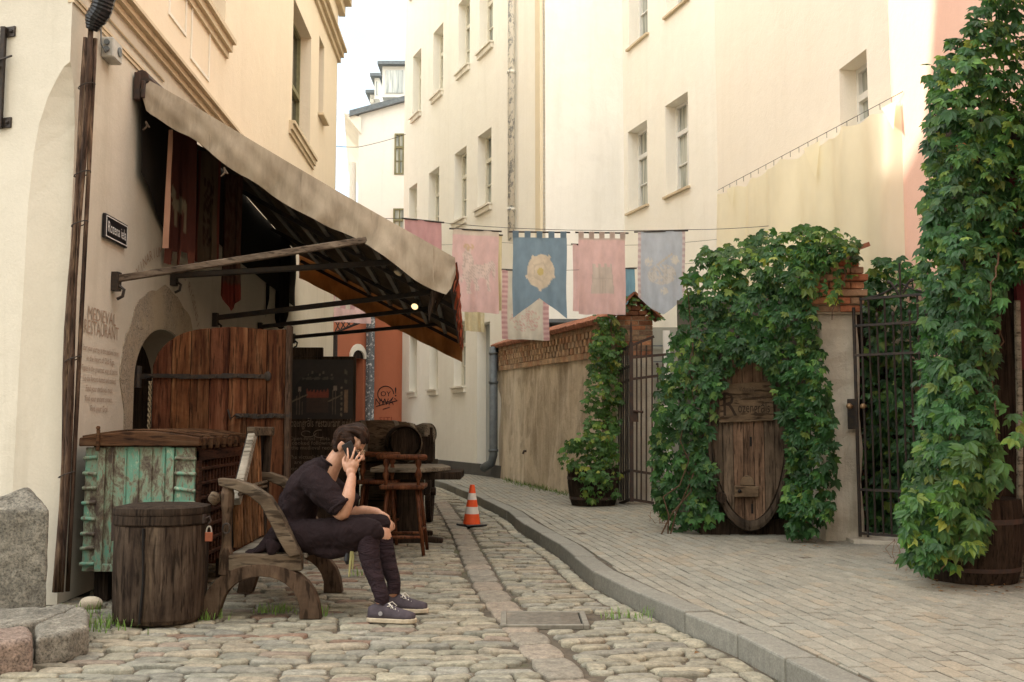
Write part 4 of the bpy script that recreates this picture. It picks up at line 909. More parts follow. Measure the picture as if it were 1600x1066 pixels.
for y_ in (7.8, 8.95, 10.3, 12.3, 14.38):
    mb = MB(); mb.beam(aw_roof(.02, y_)-Vector((0, 0, .10)), aw_roof(.98, y_)-Vector((0, 0, .09)), .035, .045); mb.build('rafter', M['iron'], aw)
mb = MB()
mb = MB(); mb.beam(aw_roof(.985, Yn+.05)-Vector((0, 0, .06)), aw_roof(.985, Yf-.05)-Vector((0, 0, .06)), .05, .06); mb.build('front_beam', M['iron'], aw)
arms = [((172, 436, 7.30), (600, 371, 7.66)), ((263, 431, 8.69), (642, 408, 8.92)), ((330, 497, 10.1), (690, 455, 10.3)), ((445, 508, 12.2), (692, 480, 12.3)), ((458, 527, 14.4), (700, 505, 14.3))]
for i, (a, c) in enumerate(arms):
    A_ = P(*a); C_ = P(*c); A_.x = LW(a[2])+.03
    if i == 3: A_ = Vector((LW(12.2)+.03, 12.2, 2.36))
    mb = MB(); mb.beam(A_, C_, .05, .05)
    ob = mb.build('arm', M['w_pole'] if i == 0 else M['iron'], aw, bevel=.006)
    if i == 0: ob['label'] = 'lighter grey wooden arm nearest the corner'
    mb = MB(); mb.box((A_.x-.0, A_.y, A_.z-.02), (.05, .07, .14)); mb.tube([A_+Vector((.02, 0, -.05)), A_+Vector((.06, 0, -.08)), A_+Vector((.05, 0, -.13)), A_+Vector((.01, 0, -.15))], .012, 6); mb.build('bracket', M['iron'], ob)
mb = MB(); e = P(196, 122, Yn-.02); e.x = LW(Yn)+.07; mb.tube([e+Vector((0, -.02, 0)), e+Vector((.0, .5, 0))], .06, 12); mb.box(e+Vector((-.03, 0, -.07)), (.05, .06, .22)); mb.box(e+Vector((.02, -.02, -.1)), (.03, .04, .14)); mb.build('end_bracket', M['rust'], aw, bevel=.006)
mb = MB()
for px, py in ((228, 190), (350, 262)): c = P(px, py, Yn-.02); mb.tube([c, c+Vector((.01, 0, -.04)), c+Vector((-.02, 0, -.07))], .008, 5); mb.tube([c, c+Vector((.03, 0, -.05))], .007, 5)
mb.each('tie_cord', M['w_pole'], aw)
# two spotlights under the awning
def spot(px, py, Y, label, lit, d):
    c = P(px, py, Y); t = thing('spotlight', label, 'spotlight', c, 'spotlights under the awning'); d = Vector(d).normalized(); mb = MB()
    mb.tube([c-d*.11, c-d*.10, c-d*.02, c], [.025, .035, .042, .045], 12); mb.tube([c-d*.09, c-d*.07+Vector((0, 0, .16))], .012, 6); mb.build('housing', simple('spot_steel', (.35, .33, .29), .35, .6), t, smooth=True)
    m, tt, bb, o = newmat('lit_lens' if lit else 'lens'); bb.inputs['Base Color'].default_value = (.4, .36, .3, 1)
    bb.inputs['Emission Color'].default_value = (1, .66, .30, 1); bb.inputs['Emission Strength'].default_value = .42 if lit else .02
    mb = MB(); mb.tube([c, c+d*.006], .036, 14); mb.build('lens', m, t)
    if lit:
        ld = bpy.data.lights.new('spotlight_glow', 'SPOT'); ld.energy = 3; ld.color = (1, .75, .45); ld.spot_size = R(80); ld.shadow_soft_size = .03
        lo = bpy.data.objects.new('lamp', ld); COL.objects.link(lo); lo.parent = t; lo.location = d*.02; lo.rotation_euler = (-d).to_track_quat('Z', 'Y').to_euler()
spot(621, 427, 9.6, 'small unlit steel spotlight under the awning, above the glowing one', False, (-.5, -.3, -.8)); spot(648, 479, 10.6, 'small glowing spotlight hanging lowest under the awning', True, (-.2, -.75, -.62))

# ------------------------------------------------------------------ cloth flags
def flag(name, label, cat, tl, tr, drop, fn, mat, nx=44, nz=56, shape=None, fold=.034, group=None, tabs=0, seed=0, rod=True, lean=0.0, curtain=False):
    """tl,tr world corners of the hem; drop height; shape(u)->length factor; fn(u,v)->colour; v from 0 top to 1 bottom"""
    t = thing(name, label, cat, (tl+tr)/2, group); wv = tr-tl; wn = Vector((wv.y, -wv.x, 0)).normalized(); rs = random.Random(seed); ph = [rs.uniform(0, 6) for _ in range(4)]
    V = []; C = []; Fc = []
    for j in range(nz+1):
        for i in range(nx+1):
            u, v0 = i/nx, j/nz; k = shape(u) if shape else 1; v = v0*k
            f_ = fold*(math.sin(u*9+ph[0]+v*1.5)*(.35+.65*v)+.5*math.sin(u*21+ph[1]-v*2)*(.3+v*.7)+.35*math.sin(v*9+ph[2]+u*4)*v)
            p = tl+wv*(u+.008*math.sin(v*7+ph[3]))+wn*f_+Vector((lean*v, 0, -drop*v)); V.append(tuple(p)); C.append(fn(u, v))
    for j in range(nz):
        for i in range(nx): a = j*(nx+1)+i; Fc.append((a, a+1, a+nx+2, a+nx+1))
    mesh_np('cloth', np.array(V), Fc, np.array(C, dtype=float), mat, t, smooth=True)
    if tabs:
        for k in range(tabs):
            mb = MB(); a = tl+wv*(k*2/(2*tabs-1)); b_ = tl+wv*((k*2+1)/(2*tabs-1)); mb.col(*fn(.02, .02)); up = Vector((0, 0, .085))
            mb.quad(a+wn*.004, b_+wn*.004, b_+up+wn*.02, a+up+wn*.02); mb.quad(a-wn*.012, b_-wn*.012, b_+up-wn*.02, a+up-wn*.02); mb.quad(a+up+wn*.02, b_+up+wn*.02, b_+up-wn*.02, a+up-wn*.02); mb.build('tab', mat, t)
    if rod:
        mb = MB(); up = Vector((0, 0, .075 if tabs else .004)); mb.tube([tl-wv*.07+up, tr+wv*.07+up], .011, 6)
        mb.build('rod', M['iron'], t)
    return t
def ell_(u, v, cx, cy, rx, ry): return ((u-cx)/rx)**2+((v-cy)/ry)**2
PINK = (.74, .53, .52); PINKD = (.60, .36, .37); BLUE = (.23, .33, .42); SKY_ = (.50, .555, .64); PALE = (.68, .64, .53); CREAM_ = (.66, .58, .32); LW_ = (.72, .66, .58)
def nz_(u, v, s=1.0): return math.sin(u*47*s+3*math.sin(v*31*s))*math.sin(v*53*s+2*math.sin(u*29*s))
beast = [(.20, .42), (.24, .36), (.22, .28), (.27, .25), (.30, .18), (.33, .25), (.40, .20), (.41, .27), (.47, .33), (.47, .38), (.60, .39), (.76, .37), (.86, .33), (.93, .36), (.95, .45), (.90, .58), (.88, .47), (.86, .42), (.82, .48), (.80, .62), (.84, .68), (.76, .68), (.74, .55), (.64, .53), (.56, .56), (.58, .68), (.50, .68), (.47, .57), (.42, .55), (.38, .66), (.42, .71), (.30, .71), (.32, .62), (.28, .55), (.20, .60), (.14, .56), (.22, .52), (.25, .47)]
def f_lion(u, v):
    if inpoly(u, v*.92, beast):
        return tuple(c*(.80 if nz_(u, v, 1.6) > .3 else 1.06) for c in (.72, .60, .56))
    if ell_(u, v, .35, .21, .11, .05) < 1 and nz_(u, v, .8) > -.1: return (.64, .47, .33)
    return PINK if v > .07 else (.70, .62, .54)
def f_rose(u, v):
    x, y = (u-.52)*.86, (v-.42)*1.0*1.0; a = math.atan2(y, x); r = math.hypot(x, y)
    R1 = .205*(1+.07*abs(math.cos(2.5*a)))+(.028 if abs(((a+math.pi/2) % (2*math.pi/5))-math.pi/5) < .09 else 0)
    if r < .05: return (.60, .50, .22)
    if r < R1: return tuple(c*(.82 if (abs(r-.105-.01*math.cos(5*a)) < .010 or (r > .11 and abs(math.sin(2.5*a)) < .05)) else (.93+.07*nz_(u, v, .6))) for c in (.74, .65, .52))
    return BLUE
def f_tower(u, v):
    x = u-.50; w_ = .20+.08*max(0, v-.36)*1.6
    if abs(x) < w_ and .34 < v < .72:
        if v < .39 and math.sin((x+.2)*52) < .1: return PINK
        e = .60 if (abs(abs(x)-.06) < .012 and v < .52) or abs(v-.53) < .008 or (v > .56 and abs(x) < .14 and abs(math.sin(x*62)) < .25) or abs(abs(x)-w_) < .014 else 1
        return tuple(c*(.75+.25*e) for c in (.62, .55, .50))
    return PINK if v > .03 else (.62, .52, .47)
def f_lamb(u, v):
    if u < .07 or u > .93: return (.55, .44, .46) if math.sin(v*90) > 0 else (.66, .60, .60)
    if ell_(u, v, .52, .52, .30, .12) < 1: return tuple(c*(.86 if nz_(u, v, 1.3) > .2 else 1.0) for c in (.64, .63, .62)) if nz_(u, v, .7) > -.55 else SKY_
    if ell_(u, v, .24, .36, .09, .055) < 1 or ell_(u, v, .79, .345, .10, .055) < 1 or ell_(u, v, .55, .72, .08, .045) < 1: return (.66, .65, .62) if nz_(u, v, 1.1) > -.3 else SKY_
    if abs((v-.45)+(u-.3)*.42) < .012 and .25 < u < .72: return (.58, .54, .48)
    return SKY_
def f_stripe(u, v):
    if u < .12 or u > .88: return PINKD if math.sin(v*85) > 0 else PINK
    if u > .40 and v < .42: return PINKD if (int(u*9) % 2 == 0) else PALE
    if ell_(u, v, .5, .72, .32, .17) < 1 and nz_(u, v, 1.2) > .25: return (.66, .45, .40)
    return (.70, .67, .58)
def f_wheat(u, v):
    if v > .3 and abs(((u*3) % 1)-.5) < .3 and nz_(u, v, .9) > 0: return (.74, .68, .46)
    return CREAM_ if v < .5 else (.70, .63, .42)
def plain(c): return lambda u, v: tuple(q*(1-.04*math.sin(v*5+u*3)) for q in c)
YF_ = 13.2
def fl(name_label, x0, x1, y0, y1, ybot, fn, Y=YF_, **k):
    tl, tr = P(x0, y0, Y), P(x1, y1, Y); d = tl.z-P(x0, ybot, Y).z; return flag('street_flag', name_label, 'flag', tl, tr, d, fn, M['flag'], group='heraldic flags strung across the lane', **k)
fl('pink flag with a pale beast emblem, right beside the awning corner', 707, 779, 358, 362, 486, f_lion, seed=1)
fl('blue swallow-tailed flag with a big cream rose', 801, 885, 371, 372, 497, f_rose, seed=2, tabs=5, shape=lambda u: 1-.25*(1-abs(2*u-1))+0*u, nx=60, nz=70)
fl('pink flag with a grey castle tower emblem', 904, 977, 372, 373, 491, f_tower, seed=3, tabs=5, nx=56, nz=64)
fl('pale blue pointed flag with a lamb emblem, rightmost on the wire', 996, 1070, 363, 361, 493, f_lamb, seed=4, shape=lambda u: 1-.22*abs(2*u-1)**1.2, nx=56, nz=64)
fl('dusky pink flag half hidden behind the top of the awning', 632, 690, 342, 348, 470, plain(PINKD), seed=5)
fl('cream flag with yellow ears of wheat, below the beast flag', 726, 757, 440, 442, 517, f_wheat, Y=15.0, seed=6)
fl('white flag with pink checked borders behind the blue rose flag', 784, 858, 422, 424, 530, f_stripe, Y=15.0, seed=7)
fl('pale pink flag edge showing left of the tower flag', 895, 935, 382, 384, 486, plain(PINK), Y=15.0, seed=8)
fl('bright blue flag in the gap between tower flag and lamb flag', 950, 992, 420, 420, 480, plain((.20, .36, .47)), Y=16.0, seed=9)
fl('yellowish flag strip showing right of the beast flag', 758, 784, 366, 368, 484, plain((.66, .58, .36)), Y=14.2, seed=10)
fl('deep pink flag under the awning edge beside the house wall', 500, 556, 420, 426, 478, lambda u, v: LW_ if (v > .72 and int(u*7) % 2) else PINKD, Y=19.5, seed=11)
fl('light pink flag above the terracotta house', 522, 580, 452, 455, 503, plain(PINK), Y=21.0, seed=12)
# flags hanging in the shade under the awning
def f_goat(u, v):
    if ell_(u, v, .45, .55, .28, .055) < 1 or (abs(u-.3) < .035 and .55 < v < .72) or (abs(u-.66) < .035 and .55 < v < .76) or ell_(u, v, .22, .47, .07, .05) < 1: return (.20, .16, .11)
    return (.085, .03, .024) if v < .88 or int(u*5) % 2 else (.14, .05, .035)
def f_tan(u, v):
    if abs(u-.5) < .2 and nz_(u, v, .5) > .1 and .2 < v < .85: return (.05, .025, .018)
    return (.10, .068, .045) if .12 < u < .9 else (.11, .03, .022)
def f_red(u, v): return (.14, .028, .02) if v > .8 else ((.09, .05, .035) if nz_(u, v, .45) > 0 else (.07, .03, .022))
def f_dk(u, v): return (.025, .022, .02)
def hf(label, x0, x1, ytop, ybot, Y, fn, **k):
    tl, tr = P(x0, ytop, Y), P(x1, ytop+6, Y); flag('hanging_flag', label, 'flag', tl, tr, tl.z-P(x0, ybot, Y).z, fn, M['flag_in'], group='old flags hanging in the shade under the awning', nx=26, nz=40, fold=.03, rod=False, **k)
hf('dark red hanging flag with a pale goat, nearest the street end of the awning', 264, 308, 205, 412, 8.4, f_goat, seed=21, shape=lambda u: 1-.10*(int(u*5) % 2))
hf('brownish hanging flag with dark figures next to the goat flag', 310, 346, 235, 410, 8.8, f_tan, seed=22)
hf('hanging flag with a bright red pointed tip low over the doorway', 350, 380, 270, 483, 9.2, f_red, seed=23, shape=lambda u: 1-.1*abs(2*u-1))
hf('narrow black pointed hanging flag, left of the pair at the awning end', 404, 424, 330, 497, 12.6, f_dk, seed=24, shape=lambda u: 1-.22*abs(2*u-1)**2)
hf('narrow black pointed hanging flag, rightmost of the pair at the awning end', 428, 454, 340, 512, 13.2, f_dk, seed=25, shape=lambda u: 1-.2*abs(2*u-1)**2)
tl, tr = Vector((LW(7.66)+.05, 7.66, 3.80)), Vector((LW(9.6)+.06, 9.6, 3.78))  # black sheets added on the wall to stand in for deep shade
flag('added_shade_sheet', 'added black sheet imitating deep shade on the house wall under the awning', 'cloth', tl, tr, 1.08, lambda u, v: (.022, .018, .014), M['flag_in'], nx=30, nz=24, fold=.012, rod=False, seed=31, shape=lambda u: .62+.38*min(1, u*2.2))
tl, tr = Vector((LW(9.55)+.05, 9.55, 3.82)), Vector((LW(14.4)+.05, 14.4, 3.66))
flag('added_shade_sheet', 'long added black sheet imitating shade behind the pair of narrow black flags', 'cloth', tl, tr, .80, lambda u, v: (.022, .018, .014), M['flag_in'], nx=40, nz=20, fold=.012, rod=False, seed=32)
mb = MB(); r0, r1 = P(266, 203, 7.9), P(257, 388, 7.9); V = []
for k in range(13): c = r0.lerp(r1, k/12); V += [c+Vector((-.012-.006*k/12, 0, 0)), c+Vector((.02+.014*k/12, .008*math.sin(k), 0)), c+Vector((.02+.014*k/12, .008*math.sin(k)+.004, 0)), c+Vector((-.012-.006*k/12, .004, 0))]
mb.add(V, [(k*4+i, k*4+(i+1) % 4, k*4+4+(i+1) % 4, k*4+4+i) for k in range(12) for i in range(4)]); tag(mb.build('cloth_ribbon', cloth('salmon_ribbon', (.62, .36, .25), .4)), 'long salmon cloth ribbon hanging from the near edge of the awning', 'ribbon')
# wires across the lane
def wire(label, pts, r=.004):
    mb = MB(); path = []
    for i in range(len(pts)-1):
        a, c = pts[i], pts[i+1]; n = 10
        for k in range(n+(i == len(pts)-2)): q = k/n; path.append(a.lerp(c, q)-Vector((0, 0, .05*(a-c).length*.2*4*q*(1-q))))
    mb.tube(path, r, 5); tag(mb.build('wire', M['iron']), label, 'wire')
wl = lambda y, z: Vector((LW(y), y, z))
wire('front flag wire crossing the lane from the house to the courtyard wall', [wl(13.2, 3.95), P(632, 341, YF_), P(790, 356, YF_), P(1075, 359, YF_), P(1225, 351, 12.0)])
wire('second flag wire behind the front one, at the white striped flag', [wl(15, 3.6), P(784, 420, 15.0), P(860, 423, 15.0), P(1120, 408, 14.6)], .003)
wire('thin bare wire above the white striped flag, right of the beast flag', [wl(15.6, 4.0), P(782, 379, 15.0), P(996, 383, 15.0), P(1130, 373, 14.2)], .003)
wire('loose wire high between the far houses', [P(520, 228, 18.6), P(560, 230, 19.5), P(634, 210, 21)], .006)

# ------------------------------------------------------------------ curtain sheet in the courtyard
tl, tr = P(1125, 299, 13.6), P(1403, 152, 9.75)
def cfn(u, v): return (.80, .68, .40)
t = thing('hanging_sheet', 'huge cream sheet hung on a sloping line in front of the courtyard house', 'sheet', (tl+tr)/2); wv = tr-tl; wn = Vector((wv.y, -wv.x, 0)).normalized(); nx, nz = 150, 30; V = []; Fc = []
for j in range(nz+1):
    for i in range(nx+1):
        u, v = i/nx, j/nz; fo = .075*math.sin(u*34+.8*math.sin(v*2))*(.35+.65*v)+.012*math.sin(u*73+v)+.05*math.sin(u*15+2)
        sag = .03+.05*abs(math.sin(u*math.pi*9))*(1-v)**4
        V.append(tuple(tl+wv*u+wn*fo+Vector((0, 0, -sag-2.5*v))))
for j in range(nz):
    for i in range(nx): a = j*(nx+1)+i; Fc.append((a, a+1, a+nx+2, a+nx+1))
mesh_np('cloth', np.array(V), Fc, None, M['sheet'], t, smooth=True)
mb = MB(); mb.tube([tl+wv*u+Vector((0, 0, .03+.0*u)) for u in np.linspace(-.02, 1.02, 30)], .0035, 5)
for k in range(20): c = tl+wv*((k+.5)/20); mb.tube([c+Vector((0, 0, .033)), c-Vector((0, 0, .035))], .003, 4)
mb.build('line_and_clips', M['iron'], t)
mb = MB()
for u, s_ in ((.075, .22), (.59, .32), (.955, .22)):
    c = tl+wv*u+Vector((0, -.06, -.03)); w1 = wv.normalized(); mb.add([c-w1*s_*.6, c+w1*s_*.5, c+w1*s_*.1+Vector((-.02, -.1, -s_*1.4)), c-w1*s_*.2+Vector((0, -.03, -s_*.8))], [(0, 1, 2, 3)])
mb.each('folded_corner', M['sheet'], t)
mp_ = P(1407, 375, 10.25); t = thing('meter_box', 'beige meter cabinet tucked between the sheet and the salmon wall', 'meter box', mp_)
mb = MB(); mb.box(P(1406, 380, 10.16), (.20, .10, .65)); mb.build('cabinet', simple('beige_metal', (.42, .36, .22), .6), t, bevel=.01); mb = MB(); mb.box(P(1405, 352, 10.1), (.07, .02, .2)); mb.tube([P(1404, 330, 10.1), P(1405, 322, 10.1), P(1409, 325, 10.1)], .012, 6); mb.build('hatch', simple('beige_hatch', (.36, .30, .18), .6), t)

# ------------------------------------------------------------------ green chest
cy0 = 6.62; t = thing('chest', 'large old chest with flaking green paint and studded brown lid by the wall', 'chest', (-2.45, 7.2, 0))
xa, xb = P(131, 800, cy0).x, P(303, 800, cy0).x; za, zb_ = P(200, 893, cy0).z, P(200, 697, cy0).z; L_ = 1.28; sh = -.035*L_
mb = MB()
def cb(x0, x1, y0, y1, z0, z1): # sheared box along the wall
    a = -.035*(y0-cy0); c = -.035*(y1-cy0); return mb.add([(x0+a, y0, z0), (x1+a, y0, z0), (x1+c, y1, z0), (x0+c, y1, z0), (x0+a, y0, z1), (x1+a, y0, z1), (x1+c, y1, z1), (x0+c, y1, z1)], [(3, 2, 1, 0), (4, 5, 6, 7), (0, 1, 5, 4), (1, 2, 6, 5), (2, 3, 7, 6), (3, 0, 4, 7)])
cb(xa+.04, xb-.02, cy0+.03, cy0+L_, za, zb_); mb.build('body', M['w_dark'], t)
mb = MB(); xi0, xi1 = xa+.115, xb-.165
cb(xi0, xi1, cy0, cy0+.028, za+.03, zb_-.005); cb(xi0-.03, xi0+.02, cy0-.02, cy0, za, zb_-.01); cb(xi1-.02, xi1+.03, cy0-.02, cy0, za+.05, zb_-.01); cb(xi0+.02, xi1-.02, cy0-.018, cy0, za, za+.05)
for k in range(5): x = xi0+.06+k*.085; cb(x, x+.012, cy0-.008, cy0, za+.06, zb_-.02)
cb(xa, xi0-.032, cy0-.004, cy0+.03, za, zb_-.01); cb(xi1+.032, xb, cy0-.004, cy0+.03, za, zb_-.01)
for k in range(8):
    z = za+.05+k*(zb_-za-.1)/7.3
    mb.tube([(xa-.01, cy0-.012, z), (xi0-.03, cy0-.012, z+random.uniform(-.012, .012))], .014, 7)
    mb.tube([(xi1+.035, cy0-.012, z), (xb+.01, cy0-.012, z-random.uniform(0, .02))], .014, 7)
mb.build('end_panel', M['green_paint'], t, bevel=.003)
mb = MB(); zz = zb_-.001                                    # lid with a shallow dome
N = 9; prof = [(xa-.03+(xb-xa+.07)*i/(N-1), zz+.055+.045*math.sin(math.pi*i/(N-1))) for i in range(N)]
rings = []
for y_ in (cy0-.05, cy0+L_*.3, cy0+L_*.6, cy0+L_+.02):
    s_ = -.035*(y_-cy0); rings.append([Vector((x+s_, y_, z)) for x, z in prof]+[Vector((prof[-1][0]+s_, y_, zz)), Vector((prof[0][0]+s_, y_, zz))])
mb.ring(rings, N+2); lid = mb.build('lid', M['w_lid'], t, bevel=.006)
mb = MB()
for k in range(8):
    y_ = cy0+.02+k*(L_-.05)/7; s_ = -.035*(y_-cy0)
    for i in range(N-1): (x0, z0), (x1, z1) = prof[i], prof[i+1]; mb.beam((x0+s_, y_, z0+.008), (x1+s_, y_, z1+.008), .03, .012)
    mb.beam((prof[-1][0]+s_+.006, y_, zz+.055), (prof[-1][0]+s_+.006, y_, zz-.02), .012, .03)
mb.box((xa+.10, cy0-.055, zz+.04), (.02, .02, .14)); mb.ell((xa+.10, cy0-.06, zz+.12), .014)
mb.each('lid_band', M['w_lid'], lid, bevel=.003)
mb = MB(); 
for k in range(9): z = za+.06+k*.098; cb(xb-.02, xb+.012, cy0+.05, cy0+L_-.03, z, z+.022)
for k in range(15): y_ = cy0+.04+k*.085; s_ = -.035*(y_-cy0); mb.box((xb-.012+s_, y_, (za+zb_)/2), (.03, .03, zb_-za))
cb(xb-.02, xb+.02, cy0+.02, cy0+.10, za, zb_-.01); cb(xb-.02, xb+.02, cy0+.02, cy0+L_, zb_-.10, zb_-.03)
mb.build('side_lattice', wood('red_brown_side', [(.018, .009, .006), (.06, .024, .014), (.11, .05, .028)], 'Y', 6, 8), t, bevel=.003)
mb = MB()
for x_ in (xa+.1, xb-.12):
    for y_ in (cy0+.12, cy0+L_-.15): mb.box((x_, y_, za/2), (.09, .1, za+.002))
mb.each('foot', M['w_dark'], t)

# ------------------------------------------------------------------ wooden bin
bc = Vector((P(250, 880, 6.02).x, 6.04, 0)); t = thing('wooden_bin', 'squat dark wooden bin with a lid and padlock in front of the green chest', 'bin', bc)
zt = P(250, 822, 5.85).z; rx, ry = .262, .235; rs = []
def outl(k, z, wob=0): return [Vector((bc.x+rx*k*math.copysign(abs(math.cos(a))**.8, math.cos(a)), bc.y+ry*k*math.copysign(abs(math.sin(a))**.8, math.sin(a)), z)) for a in np.linspace(0, 2*math.pi, 40, endpoint=False)]
mb = MB(); mb.ring([outl(.93, 0), outl(.985, .03), outl(1.01, .3), outl(1.0, zt)], 40); sh_ = mb.build('shell', M['w_bin'], t, smooth=False, bevel=.008)
mb = MB(); xg = P(224, 880, 5.8).x; yg = bc.y-ry*1.01*math.sqrt(max(0, 1-((xg-bc.x)/rx)**2))
mb.beam((xg-.01, yg-.008, .02), (xg+.006, yg-.010, .25), .008, .03, (0, 1, 0)); mb.beam((xg+.006, yg-.010, .25), (xg-.004, yg-.006, zt-.01), .007, .03, (0, 1, 0)); mb.build('split', M['dark'], sh_)
mb = MB(); mb.ring([outl(1.02, zt+.002), outl(1.035, zt+.01), outl(1.03, zt+.055), outl(1.015, zt+.06)], 40); mb.ring([outl(1.04, zt+.062), outl(1.045, zt+.075), outl(1.035, zt+.10), outl(.8, zt+.112), outl(.3, zt+.116)], 40); mb.build('lid', M['w_lid'] if 0 else M['w_dark'], t)
mb = MB(); hx = bc.x+rx*1.02; mb.box((hx+.002, bc.y-.06, zt+.03), (.014, .045, .05)); mb.tube([(hx+.01, bc.y-.07, zt+.03), (hx+.035, bc.y-.07, zt+.045), (hx+.045, bc.y-.07, zt+.02), (hx+.03, bc.y-.07, zt-.0)], .006, 6); mb.box((bc.x-rx*1.02, bc.y-.05, zt-.03), (.02, .04, .14)); mb.build('hasp', M['rust'], t)
mb = MB(); px_, pz_ = hx+.035, zt-.075; mb.box((px_, bc.y-.07, pz_), (.045, .02, .055)); lk = mb.build('padlock', simple('copper_padlock', (.33, .11, .06), .5, .4), t, bevel=.005, seg=2)
mb = MB(); mb.tube([(px_+.015*math.cos(a), bc.y-.07, pz_+.027+.035*math.sin(a) if a < 3.2 else 0) for a in np.linspace(0, math.pi, 10)], .005, 6); mb.build('shackle', simple('steel', (.5, .48, .44), .3, .8, .1), lk)

# ------------------------------------------------------------------ bench
t = thing('bench', 'rustic grey wooden bench with curved arms and cane slat back, the man sits on it', 'bench', (-1.5, 6.55, 0)); Yb0, Yb1 = 6.08, 7.02
def bx(px): return (px-800)/F*Yb0
zs_ = lambda py: CH+(665-py)/F*Yb0*1.0
def archleg(y):
    mb = MB(); o = Vector((-.035*(y-Yb0), y, 0)); N = 15; cxa = (bx(325)+bx(507))/2; outer = []; inner = []
    ro = (bx(507)-bx(325))/2; rh = zs_(876)
    for i in range(N):
        a = math.pi*i/(N-1); outer.append((cxa-ro*math.cos(a), rh*math.sin(a)**.8)); inner.append((cxa-(ro-.115)*math.cos(a), max(0, (rh-.075)*math.sin(a)**.8)))
    outer[0] = (bx(323), 0); outer[-1] = (bx(509), 0); inner[0] = (bx(350), 0); inner[-1] = (bx(476), 0)
    mb.strip(outer, inner, (o, Vector((1, 0, 0)), Vector((0, 0, 1)), Vector((0, -1, 0))), .07); return mb
for y_ in (Yb0+.035, Yb1+.035): archleg(y_).build('leg', M['w_benchz'], t, bevel=.004)
zr0, zr1 = zs_(887), zs_(862)
mb = MB()
for y_ in (Yb0, Yb1): s_ = -.035*(y_-Yb0); mb.box(((bx(352)+bx(478))/2+s_, y_, (zr0+zr1)/2), (bx(478)-bx(352), .065, zr1-zr0))
mb.each('side_rail', M['w_bench'], t, bevel=.006)
mb = MB()
for k in range(4): x_ = bx(360)+.07+k*.118; mb.add([(x_-.055, Yb0+.034, zr1-.03), (x_+.055, Yb0+.034, zr1-.03), (x_+.055-.033, Yb1-.034, zr1-.03), (x_-.055-.033, Yb1-.034, zr1-.03), (x_-.055, Yb0+.034, zr1), (x_+.055, Yb0+.034, zr1), (x_+.055-.033, Yb1-.034, zr1), (x_-.055-.033, Yb1-.034, zr1)], [(3, 2, 1, 0), (4, 5, 6, 7), (0, 1, 5, 4), (1, 2, 6, 5), (2, 3, 7, 6), (3, 0, 4, 7)])
mb.each('seat_plank', M['w_grey'], t, bevel=.005)
def arm(y, s_):
    mb = MB(); up = [(347, 746), (375, 748), (402, 757), (428, 774), (447, 803), (462, 833), (477, 862)]; lo = [(349, 757), (372, 763), (396, 773), (414, 787), (428, 812), (444, 842), (459, 866)]
    f = lambda l: [(bx(a)+s_, zs_(b_)) for a, b_ in l]
    mb.strip(f(up), f(lo), (Vector((0, y+.04, 0)), Vector((1, 0, 0)), Vector((0, 0, 1)), Vector((0, -1, 0))), .08); return mb
arm(Yb0-.01, 0).build('armrest', M['w_bench'], t, bevel=.006); arm(Yb1+.01, -.033).build('armrest', M['w_bench'], t, bevel=.006)
for y_ in (Yb0, Yb1):
    s_ = -.035*(y_-Yb0); mb = MB(); xp = bx(360)+s_
    mb.tube([(xp, y_, zr0-.02), (xp, y_, zr1), (xp, y_, zr1+.05), (xp, y_, zs_(800)), (xp, y_, zs_(790)), (xp, y_, zs_(770)), (xp, y_, zs_(759))], [.045, .042, .03, .03, .04, .042, .03], 10); po = mb.build('post', M['w_benchz'], t, smooth=False)
    mb = MB(); mb.tube([(xp-.04, y_-.02, zs_(776)), (xp-.07, y_-.02, zs_(777)), (xp-.085, y_-.02, zs_(777)), (xp-.11, y_-.02, zs_(778))], [.02, .042, .042, .012], 10); mb.build('knob', M['w_bench'], po, smooth=True)
    mb = MB(); mb.tube([(xp+.01+.022*math.cos(a), y_-.05, zs_(822)+.03*math.sin(a)) for a in np.linspace(0, 6.28, 14)], .006, 5); mb.build('ring', M['iron'], po)
# trapezoid back with cane slats
q_bn = Vector((bx(366), Yb0+.10, zr1+.02)); q_bf = Vector((bx(366)-.035, Yb1-.03, zr1+.02)); q_tn = P(396, 674, 6.72); q_tf = P(420, 674, 7.04)
bk = MB(); bk.beam(q_bn+Vector((0, 0, .28)), q_tn, .05, .055, (0, 1, 0)); bk.build('back_stile', M['w_grey'], t, bevel=.005)
bk = MB(); bk.beam(q_bf, q_tf, .045, .05, (0, 1, 0)); bk.build('back_stile', M['w_dark'], t, bevel=.005)
bk = MB(); bk.beam(q_tn+Vector((0, -.06, 0)), q_tf+Vector((0, .05, 0)), .06, .06); bk.build('top_rail', M['w_bench'], t, bevel=.005)
bk = MB(); n = 9; zb_b = zr1+.02
for k in range(n):
    y_ = q_bn.y+.02+(q_bf.y-q_bn.y-.03)*(k+.5)/n; xb_ = q_bn.x+(q_bf.x-q_bn.x)*(y_-q_bn.y)/(q_bf.y-q_bn.y)
    zt_ = (q_bn.z+.28+(q_tn.z-q_bn.z-.28)*(y_-q_bn.y)/(q_tn.y-q_bn.y)) if y_ < q_tn.y else q_tn.z
    zt_ -= .03; xt_ = xb_+(q_tn.x-q_bn.x)*(zt_-zb_b)/(q_tn.z-zb_b); kk = random.uniform(1.0, 2.0); bk.col(kk, kk*1.15, kk*1.2); bk.tube([(xb_, y_, zb_b), (xt_, y_, zt_)], .023, 8)
bk.build('cane_slats', M['w_slat'], t)
